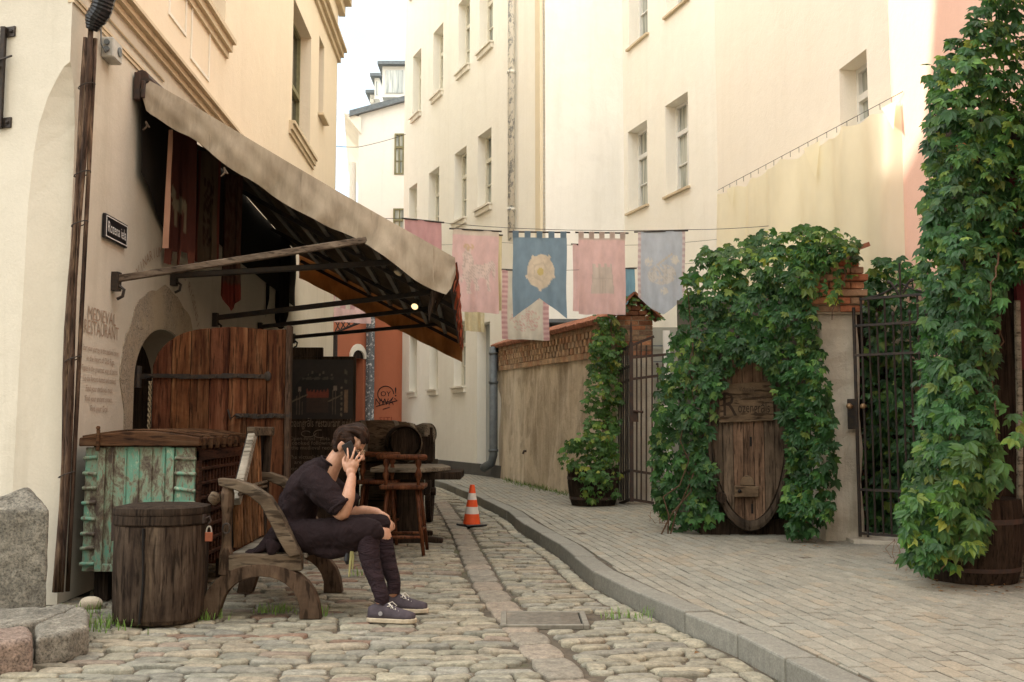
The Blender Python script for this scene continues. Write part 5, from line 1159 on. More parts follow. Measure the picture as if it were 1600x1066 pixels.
bk = MB(); ofs = Vector((-.028, 0, 0)); A4 = [q_bn+ofs, q_bf+ofs, q_tf+ofs, q_tn+ofs, q_bn+ofs+Vector((0, 0, .28))]; bk.add(A4+[v+Vector((-.012, 0, 0)) for v in A4], [(0, 1, 2, 3, 4), (9, 8, 7, 6, 5)]+[(i, (i+1) % 5, 5+(i+1) % 5, 5+i) for i in range(5)]); bk.build('dark_gap_backing', M['dark'], t)  # black backing added so the gaps between the canes look dark
bk = MB(); 
for h in (.33, .36): bk.tube([q_bn+Vector((.02, 0, h)), q_bf+Vector((.02, 0, h))], .012, 6)
bk.each('cane_binding', M['w_bench'], t)

# ------------------------------------------------------------------ bar stools
def stool(x, y, label):
    t = thing('bar_stool', label, 'bar stool', (x, y, 0), 'varnished bar stools by the plank table'); hs = .60; w2 = .20
    mb = MB()
    mb.add([(x-w2, y-w2, hs-.02), (x+w2, y-w2, hs-.02), (x+w2, y+w2, hs-.02), (x-w2, y+w2, hs-.02), (x-w2, y-w2, hs+.02), (x+w2, y-w2, hs+.02), (x+w2, y+w2, hs+.02), (x-w2, y+w2, hs+.02)], [(3, 2, 1, 0), (4, 5, 6, 7), (0, 1, 5, 4), (1, 2, 6, 5), (2, 3, 7, 6), (3, 0, 4, 7)]); mb.build('seat', M['w_stool'], t, bevel=.012, seg=2)
    for sx_, sy_ in ((-1, -1), (1, -1), (-1, 1), (1, 1)):
        mb = MB(); mb.tube([(x+sx_*.13, y+sy_*.13, hs-.01), (x+sx_*.16, y+sy_*.16, hs*.55), (x+sx_*.20, y+sy_*.20, 0)], [.019, .021, .016], 9); mb.build('leg', M['w_stool'], t, smooth=True)
    for z, k in ((.22, .17), (.16, .175)):
        mb = MB(); s1 = z/.6; r_ = .20-.06*s1
        if z == .22: mb.tube([(x-r_, y-r_, z), (x-r_, y+r_, z)], .012, 7); mb.tube([(x+r_, y-r_, z), (x+r_, y+r_, z)], .012, 7)
        else: mb.tube([(x-r_, y-r_, z), (x, y-r_, z), (x+r_, y-r_, z)], [.013, .018, .013], 7); mb.tube([(x-r_, y+r_, z), (x+r_, y+r_, z)], .013, 7)
        mb.each('stretcher', M['w_stool'], t, smooth=True)
    for sx_ in (-1, 1):
        mb = MB(); mb.tube([(x+sx_*.145, y-.16, hs+h) for h in (.01, .05, .08, .11, .14, .17, .20, .24, .26)], [.018, .014, .024, .033, .024, .015, .028, .024, .018], 10); mb.build('back_post', M['w_stool'], t, smooth=True)
    mb = MB(); mb.tube([(x-.225, y-.15, hs+.262), (x-.20, y-.16, hs+.275), (x, y-.175, hs+.268), (x+.20, y-.16, hs+.265), (x+.215, y-.15, hs+.265)], [.02, .027, .022, .025, .02], 9, 1.1); mb.build('top_rail', M['w_stool'], t, smooth=True)
    return t
sx0_ = P(630, 800, 9.1).x; st1 = stool(sx0_, 9.15, 'reddish varnished bar stool with turned back posts, in front of the plank table')
st2 = copy_tree(st1); st2.location = (sx0_-.33, 9.95, 0); st2['label'] = 'bar stool mostly hidden behind the man, left of the reddish one'

# ------------------------------------------------------------------ plank table on a trestle
t = thing('plank_table', 'rough grey plank table on a heavy dark trestle foot', 'table', (-1.05, 10.3, 0))
zt = .74; mb = MB(); xs0, xs1 = P(588, 730, 10.2).x, P(702, 730, 10.2).x
outs = [(xs0, 9.75), (xs1-.25, 9.7), (xs1-.05, 9.95), (xs1+.02, 10.15), (xs1-.1, 10.75), (xs0, 10.8)]
mb.prism(outs, (Vector((0, 0, zt-.045)), Vector((1, 0, 0)), Vector((0, 1, 0)), Vector((0, 0, 1))), .045); mb.build('top', M['w_grey'], t, bevel=.008)
mb = MB(); mb.box((xs0+.45, 10.25, zt-.085), (.85, .7, .075)); mb.build('apron', M['w_dark'], t, bevel=.006)
xm = P(640, 800, 10.1).x; mb = MB(); mb.box((xm, 10.2, .37), (.24, .34, .64)); mb.build('pedestal', M['w_dark'], t, bevel=.01)
for y_, x_ in ((9.95, P(690, 848, 9.75).x), (10.6, P(675, 830, 10.5).x)):
    mb = MB(); mb.strip([(x_-.75, .04), (x_-.6, .09), (x_-.3, .10), (x_-.12, .055), (x_, .045)], [(x_-.75, 0), (x_-.6, 0), (x_-.3, 0), (x_-.12, 0), (x_, 0)], (Vector((0, y_+.05, 0)), Vector((1, 0, 0)), Vector((0, 0, 1)), Vector((0, -1, 0))), .1); mb.build('foot', M['w_dark'], t, bevel=.008)
# barrels
def barrel(name, label, c, r, L2, ax, mat, bands=3, bandmat=None, headmat=None, group=None):
    """lying barrel, c centre, half length L2 along unit ax"""
    c = Vector(c); ax = Vector(ax).normalized(); t = thing(name, label, 'barrel', (c.x, c.y, c.z-r), group); rf = lambda s_: r*(1-.17*s_*s_)
    mb = MB(); n = 28; S_ = np.linspace(-1, 1, 11); mb.tube([c+ax*L2*s_ for s_ in S_], [rf(s_) for s_ in S_], n, caps=False); 
    for e in (-1, 1): mb.tube([c+ax*L2*e, c+ax*(L2*e-.03*e)], [rf(1), rf(1)-.0], n, caps=False); mb.tube([c+ax*(L2*e), c+ax*(L2*e-.05*e)], [rf(1)-.02, rf(1)-.02], n, caps=False)
    for e in (-1, 1):
        k = rf(1); o = len(mb.v)
    mb.build('staves', mat, t, smooth=True)
    mb = MB()
    for e in (-1, 1):
        mb.tube([c+ax*(L2*e+.004*e), c+ax*(L2*e-.035*e)], [rf(1)+.001]*2, n, caps=False); mb.tube([c+ax*(L2*e-.034*e), c+ax*(L2*e-.045*e)], [rf(1)-.012]*2, n)
    mb.each('head', headmat or mat, t)
    for s_ in ([-.9, -.45, .45, .9] if bands == 4 else [-.82, .82, -.35, .35][:bands+1]):
        mb = MB(); w_ = .022/L2*1.2; mb.tube([c+ax*L2*(s_-w_), c+ax*L2*(s_+w_)], [rf(s_-w_)+.005, rf(s_+w_)+.005], n, caps=False); mb.build('hoop', bandmat or M['rust'], t, smooth=True)
    return t
hoopg = simple('grey_hoop', (.30, .27, .22), .6, .3, .3, 20)
barrel('barrel', 'weathered barrel lying with its round head towards the street, behind the stool', (P(630, 692, 10.95).x, 11.0, P(630, 693, 10.95).z), .205, .30, (.16, -.98, .05), M['w_barrel'], 3, M['w_barrel'], M['w_dark'])
barrel('barrel', 'big barrel with wide grey hoops and pale lettering lying behind the man', (P(588, 690, 11.4).x, 11.55, P(588, 692, 11.4).z), .26, .42, (.93, .3, 0), M['w_barrel'], 4, hoopg)
# crate below the barrel
t = thing('wooden_crate', 'tall dark wooden crate under the barrels, left of the table', 'crate', (-1.5, 11, 0)); x0, x1 = P(563, 760, 10.85).x, P(624, 760, 10.85).x; zt2 = P(590, 726, 10.85).z
mb = MB(); mb.box(((x0+x1)/2, 11.15, zt2/2+.02), (x1-x0-.03, .55, zt2-.04)); mb.build('box', M['w_dark'], t)
mb = MB()
for k in range(4): z = .09+k*(zt2-.06)/4; mb.box(((x0+x1)/2, 10.865, z), (x1-x0, .025, (zt2-.1)/4-.006)); 
mb.each('slat', M['w_barrel'], t, bevel=.004)
# hand cart
t = thing('handcart', 'old dark wooden handcart loaded with barrels beside the building', 'handcart', (-1.4, 12, 0)); yc = 12.0
x0, x1 = P(556, 700, yc).x, P(674, 700, yc).x; zt3 = P(600, 662, yc).z; zm = P(600, 682, yc).z; mb = MB()
mb.box(((x0+x1)/2, yc+.55, .68), (x1-x0, 1.1, .07)); mb.build('bed', M['w_dark'], t, bevel=.005)
mb = MB(); mb.box((x1-.02, yc+.3, (.70+zm)/2+.02), (.04, .6, zm-.70)); mb.box((x1-.1, yc, (.72+zm)/2), (.24, .03, zm-.72)); mb.each('side_board', M['w_dark'], t, bevel=.004)
mb = MB(); pr = P(640, 662, yc); mb.tube([P(556, 662, yc), P(634, 662, yc), P(641, 665, yc), P(641, 678, yc)], .022, 8); mb.tube([P(556, 700, yc), P(556, 662, yc)], .02, 6); mb.build('rail', M['w_pole'], t, smooth=True)
mb = MB(); mb.tube([P(673, 720, yc), P(674, 668, yc)], .018, 6); mb.build('stake', M['w_dark'], t)
def wheel(cx, cy_, r, w_, axis):
    mb = MB(); c = Vector((cx, cy_, r)); a = Vector(axis).normalized(); e1 = Vector((-a.y, a.x, 0)); e2 = Vector((0, 0, 1)); N = 28
    pts = [c+e1*r*.94*math.cos(q)+e2*r*.94*math.sin(q) for q in np.linspace(0, 2*math.pi, N, endpoint=False)]
    for i in range(N): mb.beam(pts[i], pts[(i+1) % N], w_, r*.13, a.cross((pts[i]-pts[(i+1) % N])).normalized())
    for i in range(10): q = 2*math.pi*i/10; mb.tube([c, c+e1*r*.9*math.cos(q)+e2*r*.9*math.sin(q)], .016, 6)
    mb.tube([c-a*.07, c+a*.07], .05, 10); return mb
wheel(P(668, 770, 11.75).x, 12.1, .36, .06, (1, 0, 0)).build('wheel', M['w_dark'], t)
wheel(x0-.05, 12.1, .36, .06, (1, 0, 0)).build('wheel', M['w_dark'], t)
t = thing('cask_head', 'small round cask standing tilted on the handcart behind the barrels', 'cask', P(664, 690, 12.3)); mb = MB(); c = P(663, 678, 12.3); a = Vector((.8, -.55, .1)).normalized()
mb.tube([c-a*.1, c, c+a*.1], [.12, .135, .12], 20, caps=False); mb.tube([c+a*.085, c+a*.08], .118, 20); mb.tube([c-a*.085, c-a*.08], .118, 20); mb.build('staves', M['w_grey'], t, smooth=False)

# ------------------------------------------------------------------ traffic cone
cc = G(737, 822); t = thing('traffic_cone', 'orange and white striped traffic cone on a black base in the lane', 'traffic cone', cc); H_ = .445
mb = MB(); mb.box((cc.x, cc.y, .014), (.27, .27, .024), Matrix.Rotation(.5, 3, 'Z')); mb.build('base', M['black'], t, bevel=.008)
orm = simple('cone_orange', (.78, .10, .025), .55, var=.2, scale=9); whm = simple('cone_white', (.72, .66, .60), .5, var=.18, scale=9)
zz = [.026, .14, .22, .30, .375, .47]; rf = lambda z: .105*(1-z/.47)+.026*(z/.47)
for k in range(5):
    z0, z1 = zz[k], zz[k+1]; mb = MB(); mb.tube([cc+Vector((.012*z0, 0, z0)), cc+Vector((.012*z1, 0, z1))], [rf(z0), rf(z1)], 24); mb.build('orange_band' if k % 2 == 0 else 'white_band', orm if k % 2 == 0 else whm, t, smooth=False)
# small grass tufts in the joints
gm_ = simple('grass_blade', (.10, .17, .04), .7, var=.5); gcol = leafmat('grass'); mb = MB()
spots = [(G(165, 975), .22, 90), (G(320, 968), .08, 60), (G(430, 957), .10, 80), (G(500, 962), .05, 30), (G(975, 966), .12, 50), (G(150, 985), .15, 60), (G(560, 900), .06, 20), (G(1030, 962), .06, 20), (G(135, 958), .1, 30)]
for c, rr_, n in spots:
    for _ in range(n):
        a = random.uniform(0, 6.28); q = c+Vector((rr_*random.gauss(0, .6), rr_*random.gauss(0, .4), 0)); h = random.uniform(.025, .08); l = Vector((math.cos(a), math.sin(a), 0))*h*.5; s_ = Vector((-math.sin(a), math.cos(a), 0))*.0032
        k = random.uniform(.8, 1.6); mb.col(.13*k, .22*k, .05*k); mb.add([q-s_, q+s_, q+l*.4+Vector((0, 0, h*.7))+s_*.6, q+l*.4+Vector((0, 0, h*.7))-s_*.6, q+l+Vector((0, 0, h))], [(0, 1, 2, 3), (3, 2, 4)])
wbx = []
for _ in range(900):
    u = random.random()**1.0; px = 785+115*u; py = 748+27*u; q = G(px, py+random.gauss(0, 2.5), SW); a = random.uniform(0, 6.28); h = random.uniform(.02, .09)*(1.4 if abs(u-.55) < .05 else 1); l = Vector((math.cos(a), math.sin(a), 0))*h*.6; s_ = Vector((-math.sin(a), math.cos(a), 0))*.006
    k = random.uniform(.6, 1.3); mb.col(.12*k, .18*k, .05*k); mb.add([q-s_, q+s_, q+l+Vector((0, 0, h))], [(0, 1, 2)])
tag(mb.build('grass', gcol), 'small green grass tufts growing between stones and along the stucco wall', 'grass', kind='stuff')
# ------------------------------------------------------------------ creeper
LT = []   # leaflet template
_l = np.array([(0, 0, 0), (-.15, .22, .035), (-.25, .52, .02), (-.13, .80, -.03), (0, 1.05, -.14), (.13, .80, -.03), (.25, .52, .02), (.15, .22, .035), (0, .30, -.02), (0, .66, -.06)])
_f = [(0, 8, 1), (1, 8, 9, 2), (2, 9, 3), (3, 9, 4), (4, 9, 5), (5, 9, 6), (6, 9, 8, 7), (7, 8, 0)]
def creeper(parent, pos, nrm, size, colfn, name='foliage', label=None):
    V = []; Fc = []; C = []; n = 0; up = np.array((0, 0, 1.))
    for p, nm in zip(pos, nrm):
        p = np.array(p); nv_ = np.array(nm)+rng.normal(0, .34, 3)+up*.30; nv_ /= np.linalg.norm(nv_)
        d = -up+rng.normal(0, .38, 3)+np.array(nm)*.15; d -= nv_*d.dot(nv_); d /= np.linalg.norm(d); r_ = np.cross(d, nv_)
        s = size*rng.uniform(.55, 1.25)*(1 if rng.random() > .06 else 1.35); col = np.array(colfn(p)); k5 = 5 if rng.random() < .8 else 3
        for k in range(k5):
            a = (k-(k5-1)/2)*(.66 if k5 == 5 else .8)+rng.normal(0, .08); ln = s*(1, .93, .70)[min(2, int(abs(k-(k5-1)/2)))]*rng.uniform(.85, 1.1); ca, sa = math.cos(a), math.sin(a)
            q = _l*ln; x = q[:, 0]*ca+q[:, 1]*sa; y = -q[:, 0]*sa+q[:, 1]*ca; z = q[:, 2]-.10*abs(k-(k5-1)/2)*q[:, 1]+rng.normal(0, .06)*q[:, 1]
            V.append(p+np.outer(x, r_)+np.outer(y, d)+np.outer(z, nv_)); C.append(np.tile(col*rng.uniform(.88, 1.12), (10, 1))); Fc += [tuple(i+n for i in f) for f in _f]; n += 10
    ob = mesh_np(name, np.vstack(V), Fc, np.vstack(C), M['leaf'], parent)
    if label: ob['label'] = label
    return ob
def green(p):
    k = rng.random(); s = math.sin(p[0]*7+p[2]*5)+math.sin(p[2]*11-p[0]*4); v = rng.uniform(.65, 1.3)*(1+.12*s)
    if k < .66: c = (.030, .090, .028)
    elif k < .84: c = (.045, .125, .030)
    elif k < .95: c = (.085, .165, .035)
    else: c = (.14, .20, .045)
    return np.array(c)*v*1.02
def lightgreen(p): c = green(p); return c*np.array((1.7, 1.35, 1.0))
def sample(poly, n, Yf_, depth=.16, edge=.03):
    xs = [a for a, _ in poly]; ys = [b_ for _, b_ in poly]; pos = []; nrm = []
    while len(pos) < n:
        x, y = random.uniform(min(xs), max(xs)), random.uniform(min(ys), max(ys))
        if not inpoly(x+random.gauss(0, 3), y+random.gauss(0, 3), poly): continue
        Y, nm = Yf_(x, y); dd = random.expovariate(1/depth) if random.random() < .6 else 0
        b_ = .05*math.sin(x*.11+y*.05)+.05*math.sin(y*.09-x*.03)+.04*math.sin(x*.23)*math.sin(y*.19)
        pos.append(tuple(P(x, y, Y+min(dd, .4)-b_))); nrm.append(nm)
    return pos, nrm
def stems(parent, paths, r=.008):
    mb = MB()
    for pth in paths: mb.tube(pth, [r*(1-.6*i/len(pth)) for i in range(len(pth))], 5)
    return mb.build('stems', M['bark'], parent)
def wander(a, b_, n=10, j=.04):
    a, b_ = Vector(a), Vector(b_); return [a.lerp(b_, i/n)+Vector([random.gauss(0, j) for _ in range(3)])*(1 if 0 < i < n else 0) for i in range(n+1)]

# --- bricks
def bricks(mb, W, s0, s1, z0, z1, n0, n1, sg, bl=.21, bh=.065, jt=.010, topf=None, cols=((.40, .17, .09), (.34, .15, .085), (.46, .23, .13), (.30, .19, .13), (.42, .28, .18)), jit=.005):
    z = z0; r_ = 0
    while z < z1-.02:
        s = s0-(bl/2 if r_ % 2 else 0); h = min(bh, z1-z)
        while s < s1-.01:
            a, b_ = max(s, s0), min(s+bl-jt, s1)
            if topf and b_-a > .02:
                while b_-a > .02 and z+h > topf(a): a += .02
                while b_-a > .02 and z+h > topf(b_): b_ -= .02
            if b_-a > .03:
                c = random.choice(cols); k = random.uniform(.75, 1.2); mb.col(c[0]*k, c[1]*k, c[2]*k); o = random.uniform(-jit, jit); wbox(mb, W, a, b_, z+random.uniform(0, .003), z+h-jt, n0+o*sg, n1)
            s += bl
        z += bh; r_ += 1
M['mortar'] = plaster('lime_mortar', (.34, .28, .20), .5, bs=.6)
# --- stucco garden wall with brick lattice and tiles
S0 = Vector((-.31, 20.55)); S1 = Vector((1.30, 13.75)); WS = Wall(S1, S0)      # left of a->b is the street
t = thing('garden_wall', 'stained beige stucco wall with a brick lattice band and red tile coping', 'wall', (.4, 17, 0)); Lw = WS.len
ztop_ = lambda s: 2.60+.17*s/Lw
mb = MB(); nS, nZ = 60, 24; V = []; Fc = []
for j in range(nZ+1):
    for i in range(nS+1):
        s, z = Lw*i/nS, j/nZ*(ztop_(Lw*i/nS)-.50); V.append(WS.pt(s, z, .012*math.sin(s*3.1+z*2)+.01*math.sin(z*5+s*7)))
for j in range(nZ):
    for i in range(nS): a = j*(nS+1)+i; Fc.append((a, a+1, a+nS+2, a+nS+1))
mb.add(V, Fc); wbox(mb, WS, 0, Lw, 0, 2.55, -.06, -.30); mb.build('stucco', M['stucco'], t, smooth=False)
mb = MB(); rows_ = 5; hb = .098
for r_ in range(rows_):
    s = -.02+(.10 if r_ % 2 else 0)
    while s < Lw-.05:
        z = ztop_(s)-.50+r_*hb; c = random.choice(((.46, .30, .18), (.50, .34, .21), (.42, .24, .14), (.40, .28, .18))); k = random.uniform(.8, 1.15); mb.col(c[0]*k, c[1]*k, c[2]*k)
        if r_ in (0, 4): wbox(mb, WS, s, s+.148, z, z+hb-.006, .035, -.2); s += .158
        else: wbox(mb, WS, s, s+.115, z, z+hb-.008, .045+random.uniform(-.008, .008), -.10); s += .20
mb.build('brick_lattice', M['brick'], t)
mb = MB(); wbox(mb, WS, 0, Lw, 2.0, 2.56, -.10, -.2); mb.build('lattice_back', M['plinth'], t)  # dark backing puts the shade of the lattice gaps into the colour
mb = MB(); s = 0
while s < Lw:
    z = ztop_(s)+.0; k = random.uniform(.8, 1.2); mb.col(.34*k, .15*k, .09*k); mb.tube([WS.pt(s, z-.01+random.uniform(-.005, .005), .12), WS.pt(s, z+.12, -.16)], .045, 8); s += .085
mb.build('tile_coping', M['brick'], t)
mb = MB(); c = WS.hit(823, 705); mb.tube([WS.pt(c[0], c[1], .01), WS.pt(c[0], c[1], .05), WS.pt(c[0], c[1]-.05, .07)], .02, 8); mb.build('tap', M['rust'], t)
# --- gabled brick gate pillar
pw = P(963, 700, 13.75), P(1022, 700, 13.75); WP1 = Wall((pw[1].x, 13.75), (pw[0].x, 13.75)); za = P(993, 463, 13.75).z; ze_ = P(965, 493, 13.75).z
WP1 = Wall((pw[1].x, 13.75), (pw[0].x, 13.75)) ; Wd = WP1.len
t = thing('gate_pillar', 'brick gate pillar with a small gabled tile cap beside the rusty gate', 'pillar', (pw[0].x+Wd/2, 13.9, 0))
tf = lambda s: ze_+(za-ze_)*(1-abs(2*s/Wd-1))
sgn_ = 1
mb = MB(); bricks(mb, WP1, 0, Wd, 2.12, za, -.0, -.48, sgn_, .2, .07, .012, tf); wbox(mb, WP1, .01, Wd-.01, 0, ze_-.03, -.012, -.47) if 0 else None; mb.build('brickwork', M['brick'], t)
mb = MB(); wbox(mb, WP1, .008, Wd-.008, 0, ze_-.02, -.010, -.47); mb.build('core', M['mortar'], t); mb = MB(); wbox(mb, WP1, .0, Wd, 0, 2.11, .004, -.46); mb.build('rendered_shaft', M['concrete'], t)
mb = MB(); mb.col(.32, .13, .075); fr1 = [WP1.pt(Wd+.07, ze_-.05, 0), WP1.pt(Wd/2, za+.02, 0), WP1.pt(-.12, ze_-.07, 0)]
for i in range(2):
    a, b_ = fr1[i], fr1[i+1]
    for k in range(4): y_ = .06-k*.17; mb.beam(a+Vector((0, -y_, .02+.006*k)), b_+Vector((0, -y_, .02+.006*k)), .15, .03)
mb.build('tile_cap', M['brick'], t)
# low grey building and white post seen in the gap
t = thing('courtyard_shed', 'grey panelled courtyard shed with a white post behind the far gate', 'shed', (3.2, 17, 0)); mb = MB()
mb.box((P(1060, 600, 15.4).x, 16.2, 1.35), (1.7, 1.0, 2.7)); mb.build('wall', plaster('grey_panel', (.33, .33, .28), .3), t); mb = MB(); c = P(1042, 600, 15.2); mb.box((c.x, 15.2, 1.3), (.10, .06, 2.6)); mb.build('post', M['white'], t); mb = MB()
for z in (1.9, 2.15, 2.4): mb.box((c.x+.1, 15.63, z), (1.2, .03, .02))
mb.each('panel_seam', M['zinc'], t)
mb = MB(); a, b_ = P(846, 500, 17.3), P(965, 508, 17.3); mb.box(((a.x+b_.x)/2, 17.6, (a.z)/2-.1), (b_.x-a.x, .6, a.z-.05)); sh2 = None
t = thing('white_outbuilding', 'low white outbuilding just showing over the tiled garden wall', 'outbuilding', (1.2, 17.6, 0)); mb.build('wall', M['white_b'], t); mb = MB(); mb.box(((a.x+b_.x)/2, 17.45, a.z-.05), (b_.x-a.x+.2, 1.0, .06)); mb.box((P(905, 530, 17.25).x, 17.28, a.z-.45), (.55, .03, .35)); mb.build('roof_edge', M['zinc'], t)
# --- far gate
t = thing('iron_gate', 'rusty narrow barred iron gate standing before the gabled brick pillar', 'gate', P(1000, 780, 13.5)); yg = 13.45
def vbar(mb, px, pt, pb, Y=yg, r=.011): mb.tube([P(px, pb, Y), P(px, pt, Y)], r, 6)
mb = MB()
for px, pt in ((995, 537), (1002, 531), (1010, 540), (1019, 526)): vbar(mb, px, pt, 783)
for px, pt in ((1028, 571), (1036, 556)): vbar(mb, px, pt, 610)
for px, pt in ((1003, 560), (1027, 572)): mb.ell(P(px, pt-3, yg), .02, None, 6, 5)
mb.each('bar', M['rust'], t)
mb = MB(); 
for (x0, y0), (x1, y1) in (((984, 541), (1022, 526)), ((984, 559), (1053, 553)), ((984, 593), (1037, 586)), ((984, 735), (1022, 741)), ((984, 780), (1022, 786))): mb.beam(P(x0, y0, yg), P(x1, y1, yg), .02, .035)
mb.each('cross_bar', M['rust'], t)
mb = MB(); mb.beam(P(987, 784, yg), P(986, 535, yg), .05, .05, (0, 1, 0)); mb.tube([P(986, 538, yg), P(986, 512, yg), P(986, 500, yg)], [.016, .018, .004], 6); mb.build('gate_post', M['rust'], t)
mb = MB(); 
for k, px in enumerate((967, 970.5, 974, 978, 981)): mb.tube([P(px, 782, 13.75-.06*k), P(px, 552-k*3, 13.75-.06*k)], .012, 6)
for y0 in (541, 572, 593, 735, 780): mb.beam(P(966, y0+8, 13.78), P(986, y0-0, 13.46), .02, .035)
mb.build('side_leaf', M['iron'], t)
mb = MB(); mb.box(P(992, 650, yg-.03), (.09, .03, .16)); mb.tube([P(990, 642, yg-.06), P(1003, 644, yg-.06)], .014, 8); mb.ell(P(1003, 644, yg-.06), .022); mb.build('lock', M['rust'], t)
# --- rendered pillar with brick cap
xl, xr = P(1291, 800, 9.3).x, P(1350, 800, 9.3).x; t = thing('concrete_pillar', 'rough concrete gate pillar with a brick head and tile cap between ivy and black gate', 'pillar', ((xl+xr)/2, 9.5, 0)); zb2 = P(1320, 488, 9.3).z; zc2 = P(1320, 398, 9.3).z
mb = MB(); rings = []
for k in range(15):
    z = zb2*k/14; w_ = .012*math.sin(k*1.7)+.008*math.sin(k*3.1); rings.append([Vector((xl-.02+w_, 9.3+.01*math.sin(k*2.3), z)), Vector((xr+.01*math.sin(k*1.3), 9.3+.012*math.sin(k*1.9), z)), Vector((xr, 9.72, z)), Vector((xl, 9.72, z))])
mb.ring(rings, 4); mb.build('shaft', M['concrete'], t, bevel=.02, seg=2)
WP2 = Wall((xr+.012, 9.27), (xl-.16, 9.27)); mb = MB(); z = zb2; r_ = 0
while z < zc2-.02:
    out = (.0, .03, .055, .03, .06, .03, .0, -.02)[r_ % 8]; s = -(.1 if r_ % 2 else 0)
    while s < WP2.len:
        a_, e_ = max(0, s), min(WP2.len, s+.19)
        if e_-a_ > .03: c = random.choice(((.42, .20, .11), (.46, .27, .17), (.38, .24, .15), (.44, .17, .09))); k = random.uniform(.8, 1.15); mb.col(c[0]*k, c[1]*k, c[2]*k); wbox(mb, WP2, a_-(out if a_ == 0 else 0), e_, z, z+.062, out+random.uniform(-.008, .008), -.4)
        s += .2
    z += .072; r_ += 1
mb.build('brick_head', M['brick'], t, bevel=.006); mb = MB(); wbox(mb, WP2, -.0, WP2.len, zb2-.02, zc2, -.012, -.39); mb.build('core', M['mortar'], t)
mb = MB(); mb.col(.32, .13, .075); mb.beam(P(1302, 402, 9.15), P(1358, 382, 9.15), .04, .035, (0, 0, 1)); a, b_ = P(1298, 404, 9.15), P(1358, 384, 9.15)
for k in range(4): mb.beam(a+Vector((0, .05+.14*k, .02)), b_+Vector((0, .05+.14*k, .02)), .13, .03)
mb.build('tile_cap', M['brick'], t)
# --- black gate
g0 = Vector((P(1343, 800, 9.22).x, 9.22)); g1 = Vector((3.80, 8.72)); WG = Wall(g0, g1); t = thing('black_gate', 'tall black wrought iron gate ajar between the concrete pillar and the ivy column', 'gate', (g0.x, g0.y, SW)); Lg = WG.len
def gz_(px, py): return WG.hit(px, py)[1]
zt_, z2_, z3_, z4_, z5_ = gz_(1390, 464), gz_(1390, 506), gz_(1390, 553), gz_(1390, 767), gz_(1380, 836)
mb = MB(); mb.tube([WG.pt(.0, z5_-.03, 0), WG.pt(0, gz_(1344, 480), 0)], .016, 8); mb.tube([WG.pt(.07, z5_-.03, 0), WG.pt(.07, zt_+.02, 0)], .012, 8); mb.build('gate_post', M['iron'], t)
mb = MB(); n = 9; dz = []
for k in range(n):
    s = .14+k*(Lg-.14)/n; zz_ = zt_+(.30 if k == 4 else 0) if k % 2 == 0 else z2_+.07; mb.tube([WG.pt(s, z5_, 0), WG.pt(s, zz_, 0)], .0095, 6)
    if k % 2: mb.ell(WG.pt(s, zz_+.015, 0), (.018, .018, .03), None, 8, 5)
mb.each('bar', M['iron'], t)
mb = MB()
for z in (zt_, z2_, z3_, z4_, z5_): mb.beam(WG.pt(0 if z != zt_ else .06, z, 0), WG.pt(Lg, z, 0), .03, .022)
mb.each('cross_bar', M['iron'], t)
mb = MB(); sc_ = .14+4*(Lg-.14)/n
for sg_ in (-1, 1):
    mb.tube([WG.pt(sc_+sg_*(.02+.09*math.sin(a*.5)), zt_+.02+.11*a/3+.05*math.sin(a), 0) for a in np.linspace(0, 4.6, 18)], .012, 6); mb.tube([WG.pt(sc_+sg_*(.30-.28*q), zt_+.01+.10*q*q, 0) for q in np.linspace(0, 1, 8)], .010, 6)
mb.each('scroll', M['iron'], t)
mb = MB(); zl_ = gz_(1338, 647); wbox(mb, WG, -.08, .0, zl_-.14, zl_+.14, -.02, .03); lk = mb.build('lock_case', M['iron'], t, bevel=.004)
mb = MB(); 
for dz_ in (.07,): mb.tube([WG.pt(-.03, zl_+dz_, -.02), WG.pt(-.03, zl_+dz_, -.09)], .012, 8); mb.ell(WG.pt(-.03, zl_+dz_, -.10), .028); mb.tube([WG.pt(.09, zl_+dz_, -.0), WG.pt(.09, zl_+dz_, -.07)], .012, 8); mb.ell(WG.pt(.09, zl_+dz_, -.08), .026)
mb.each('knob', simple('worn_brass', (.34, .22, .12), .4, .6), lk, smooth=True)
mb = MB(); mb.add([(g0.x-.1, 9.1, SW+.03), (3.9, 8.75, SW+.03), (4.0, 9.8, SW+.03), (g0.x-.1, 9.8, SW+.03), (g0.x-.1, 9.1, 0), (3.9, 8.75, 0), (4.0, 9.8, 0), (g0.x-.1, 9.8, 0)], [(0, 1, 2, 3), (4, 5, 1, 0), (7, 4, 0, 3)]); tag(mb.build('doorstep', M['concrete']), 'worn stone doorstep under the black gate', 'doorstep')
# --- wall carrying the ivy round the vat
t = thing('vat_wall', 'low rough wall almost hidden by the creeper around the giant barrel', 'wall', (2.4, 10.3, 0))
mb = MB(); mb.add([(1.85, 11.1, 0), (3.1, 9.75, 0), (3.1, 10.15, 0), (1.95, 11.4, 0), (1.85, 11.1, 2.55), (3.1, 9.75, 2.5), (3.1, 10.15, 2.5), (1.95, 11.4, 2.55)], [(3, 2, 1, 0), (4, 5, 6, 7), (0, 1, 5, 4), (1, 2, 6, 5), (2, 3, 7, 6), (3, 0, 4, 7)]); mb.build('masonry', plaster('shaded_masonry', (.10, .09, .07), .5, bs=.8), t)  # masonry coloured dark so gaps between the leaves read as shade
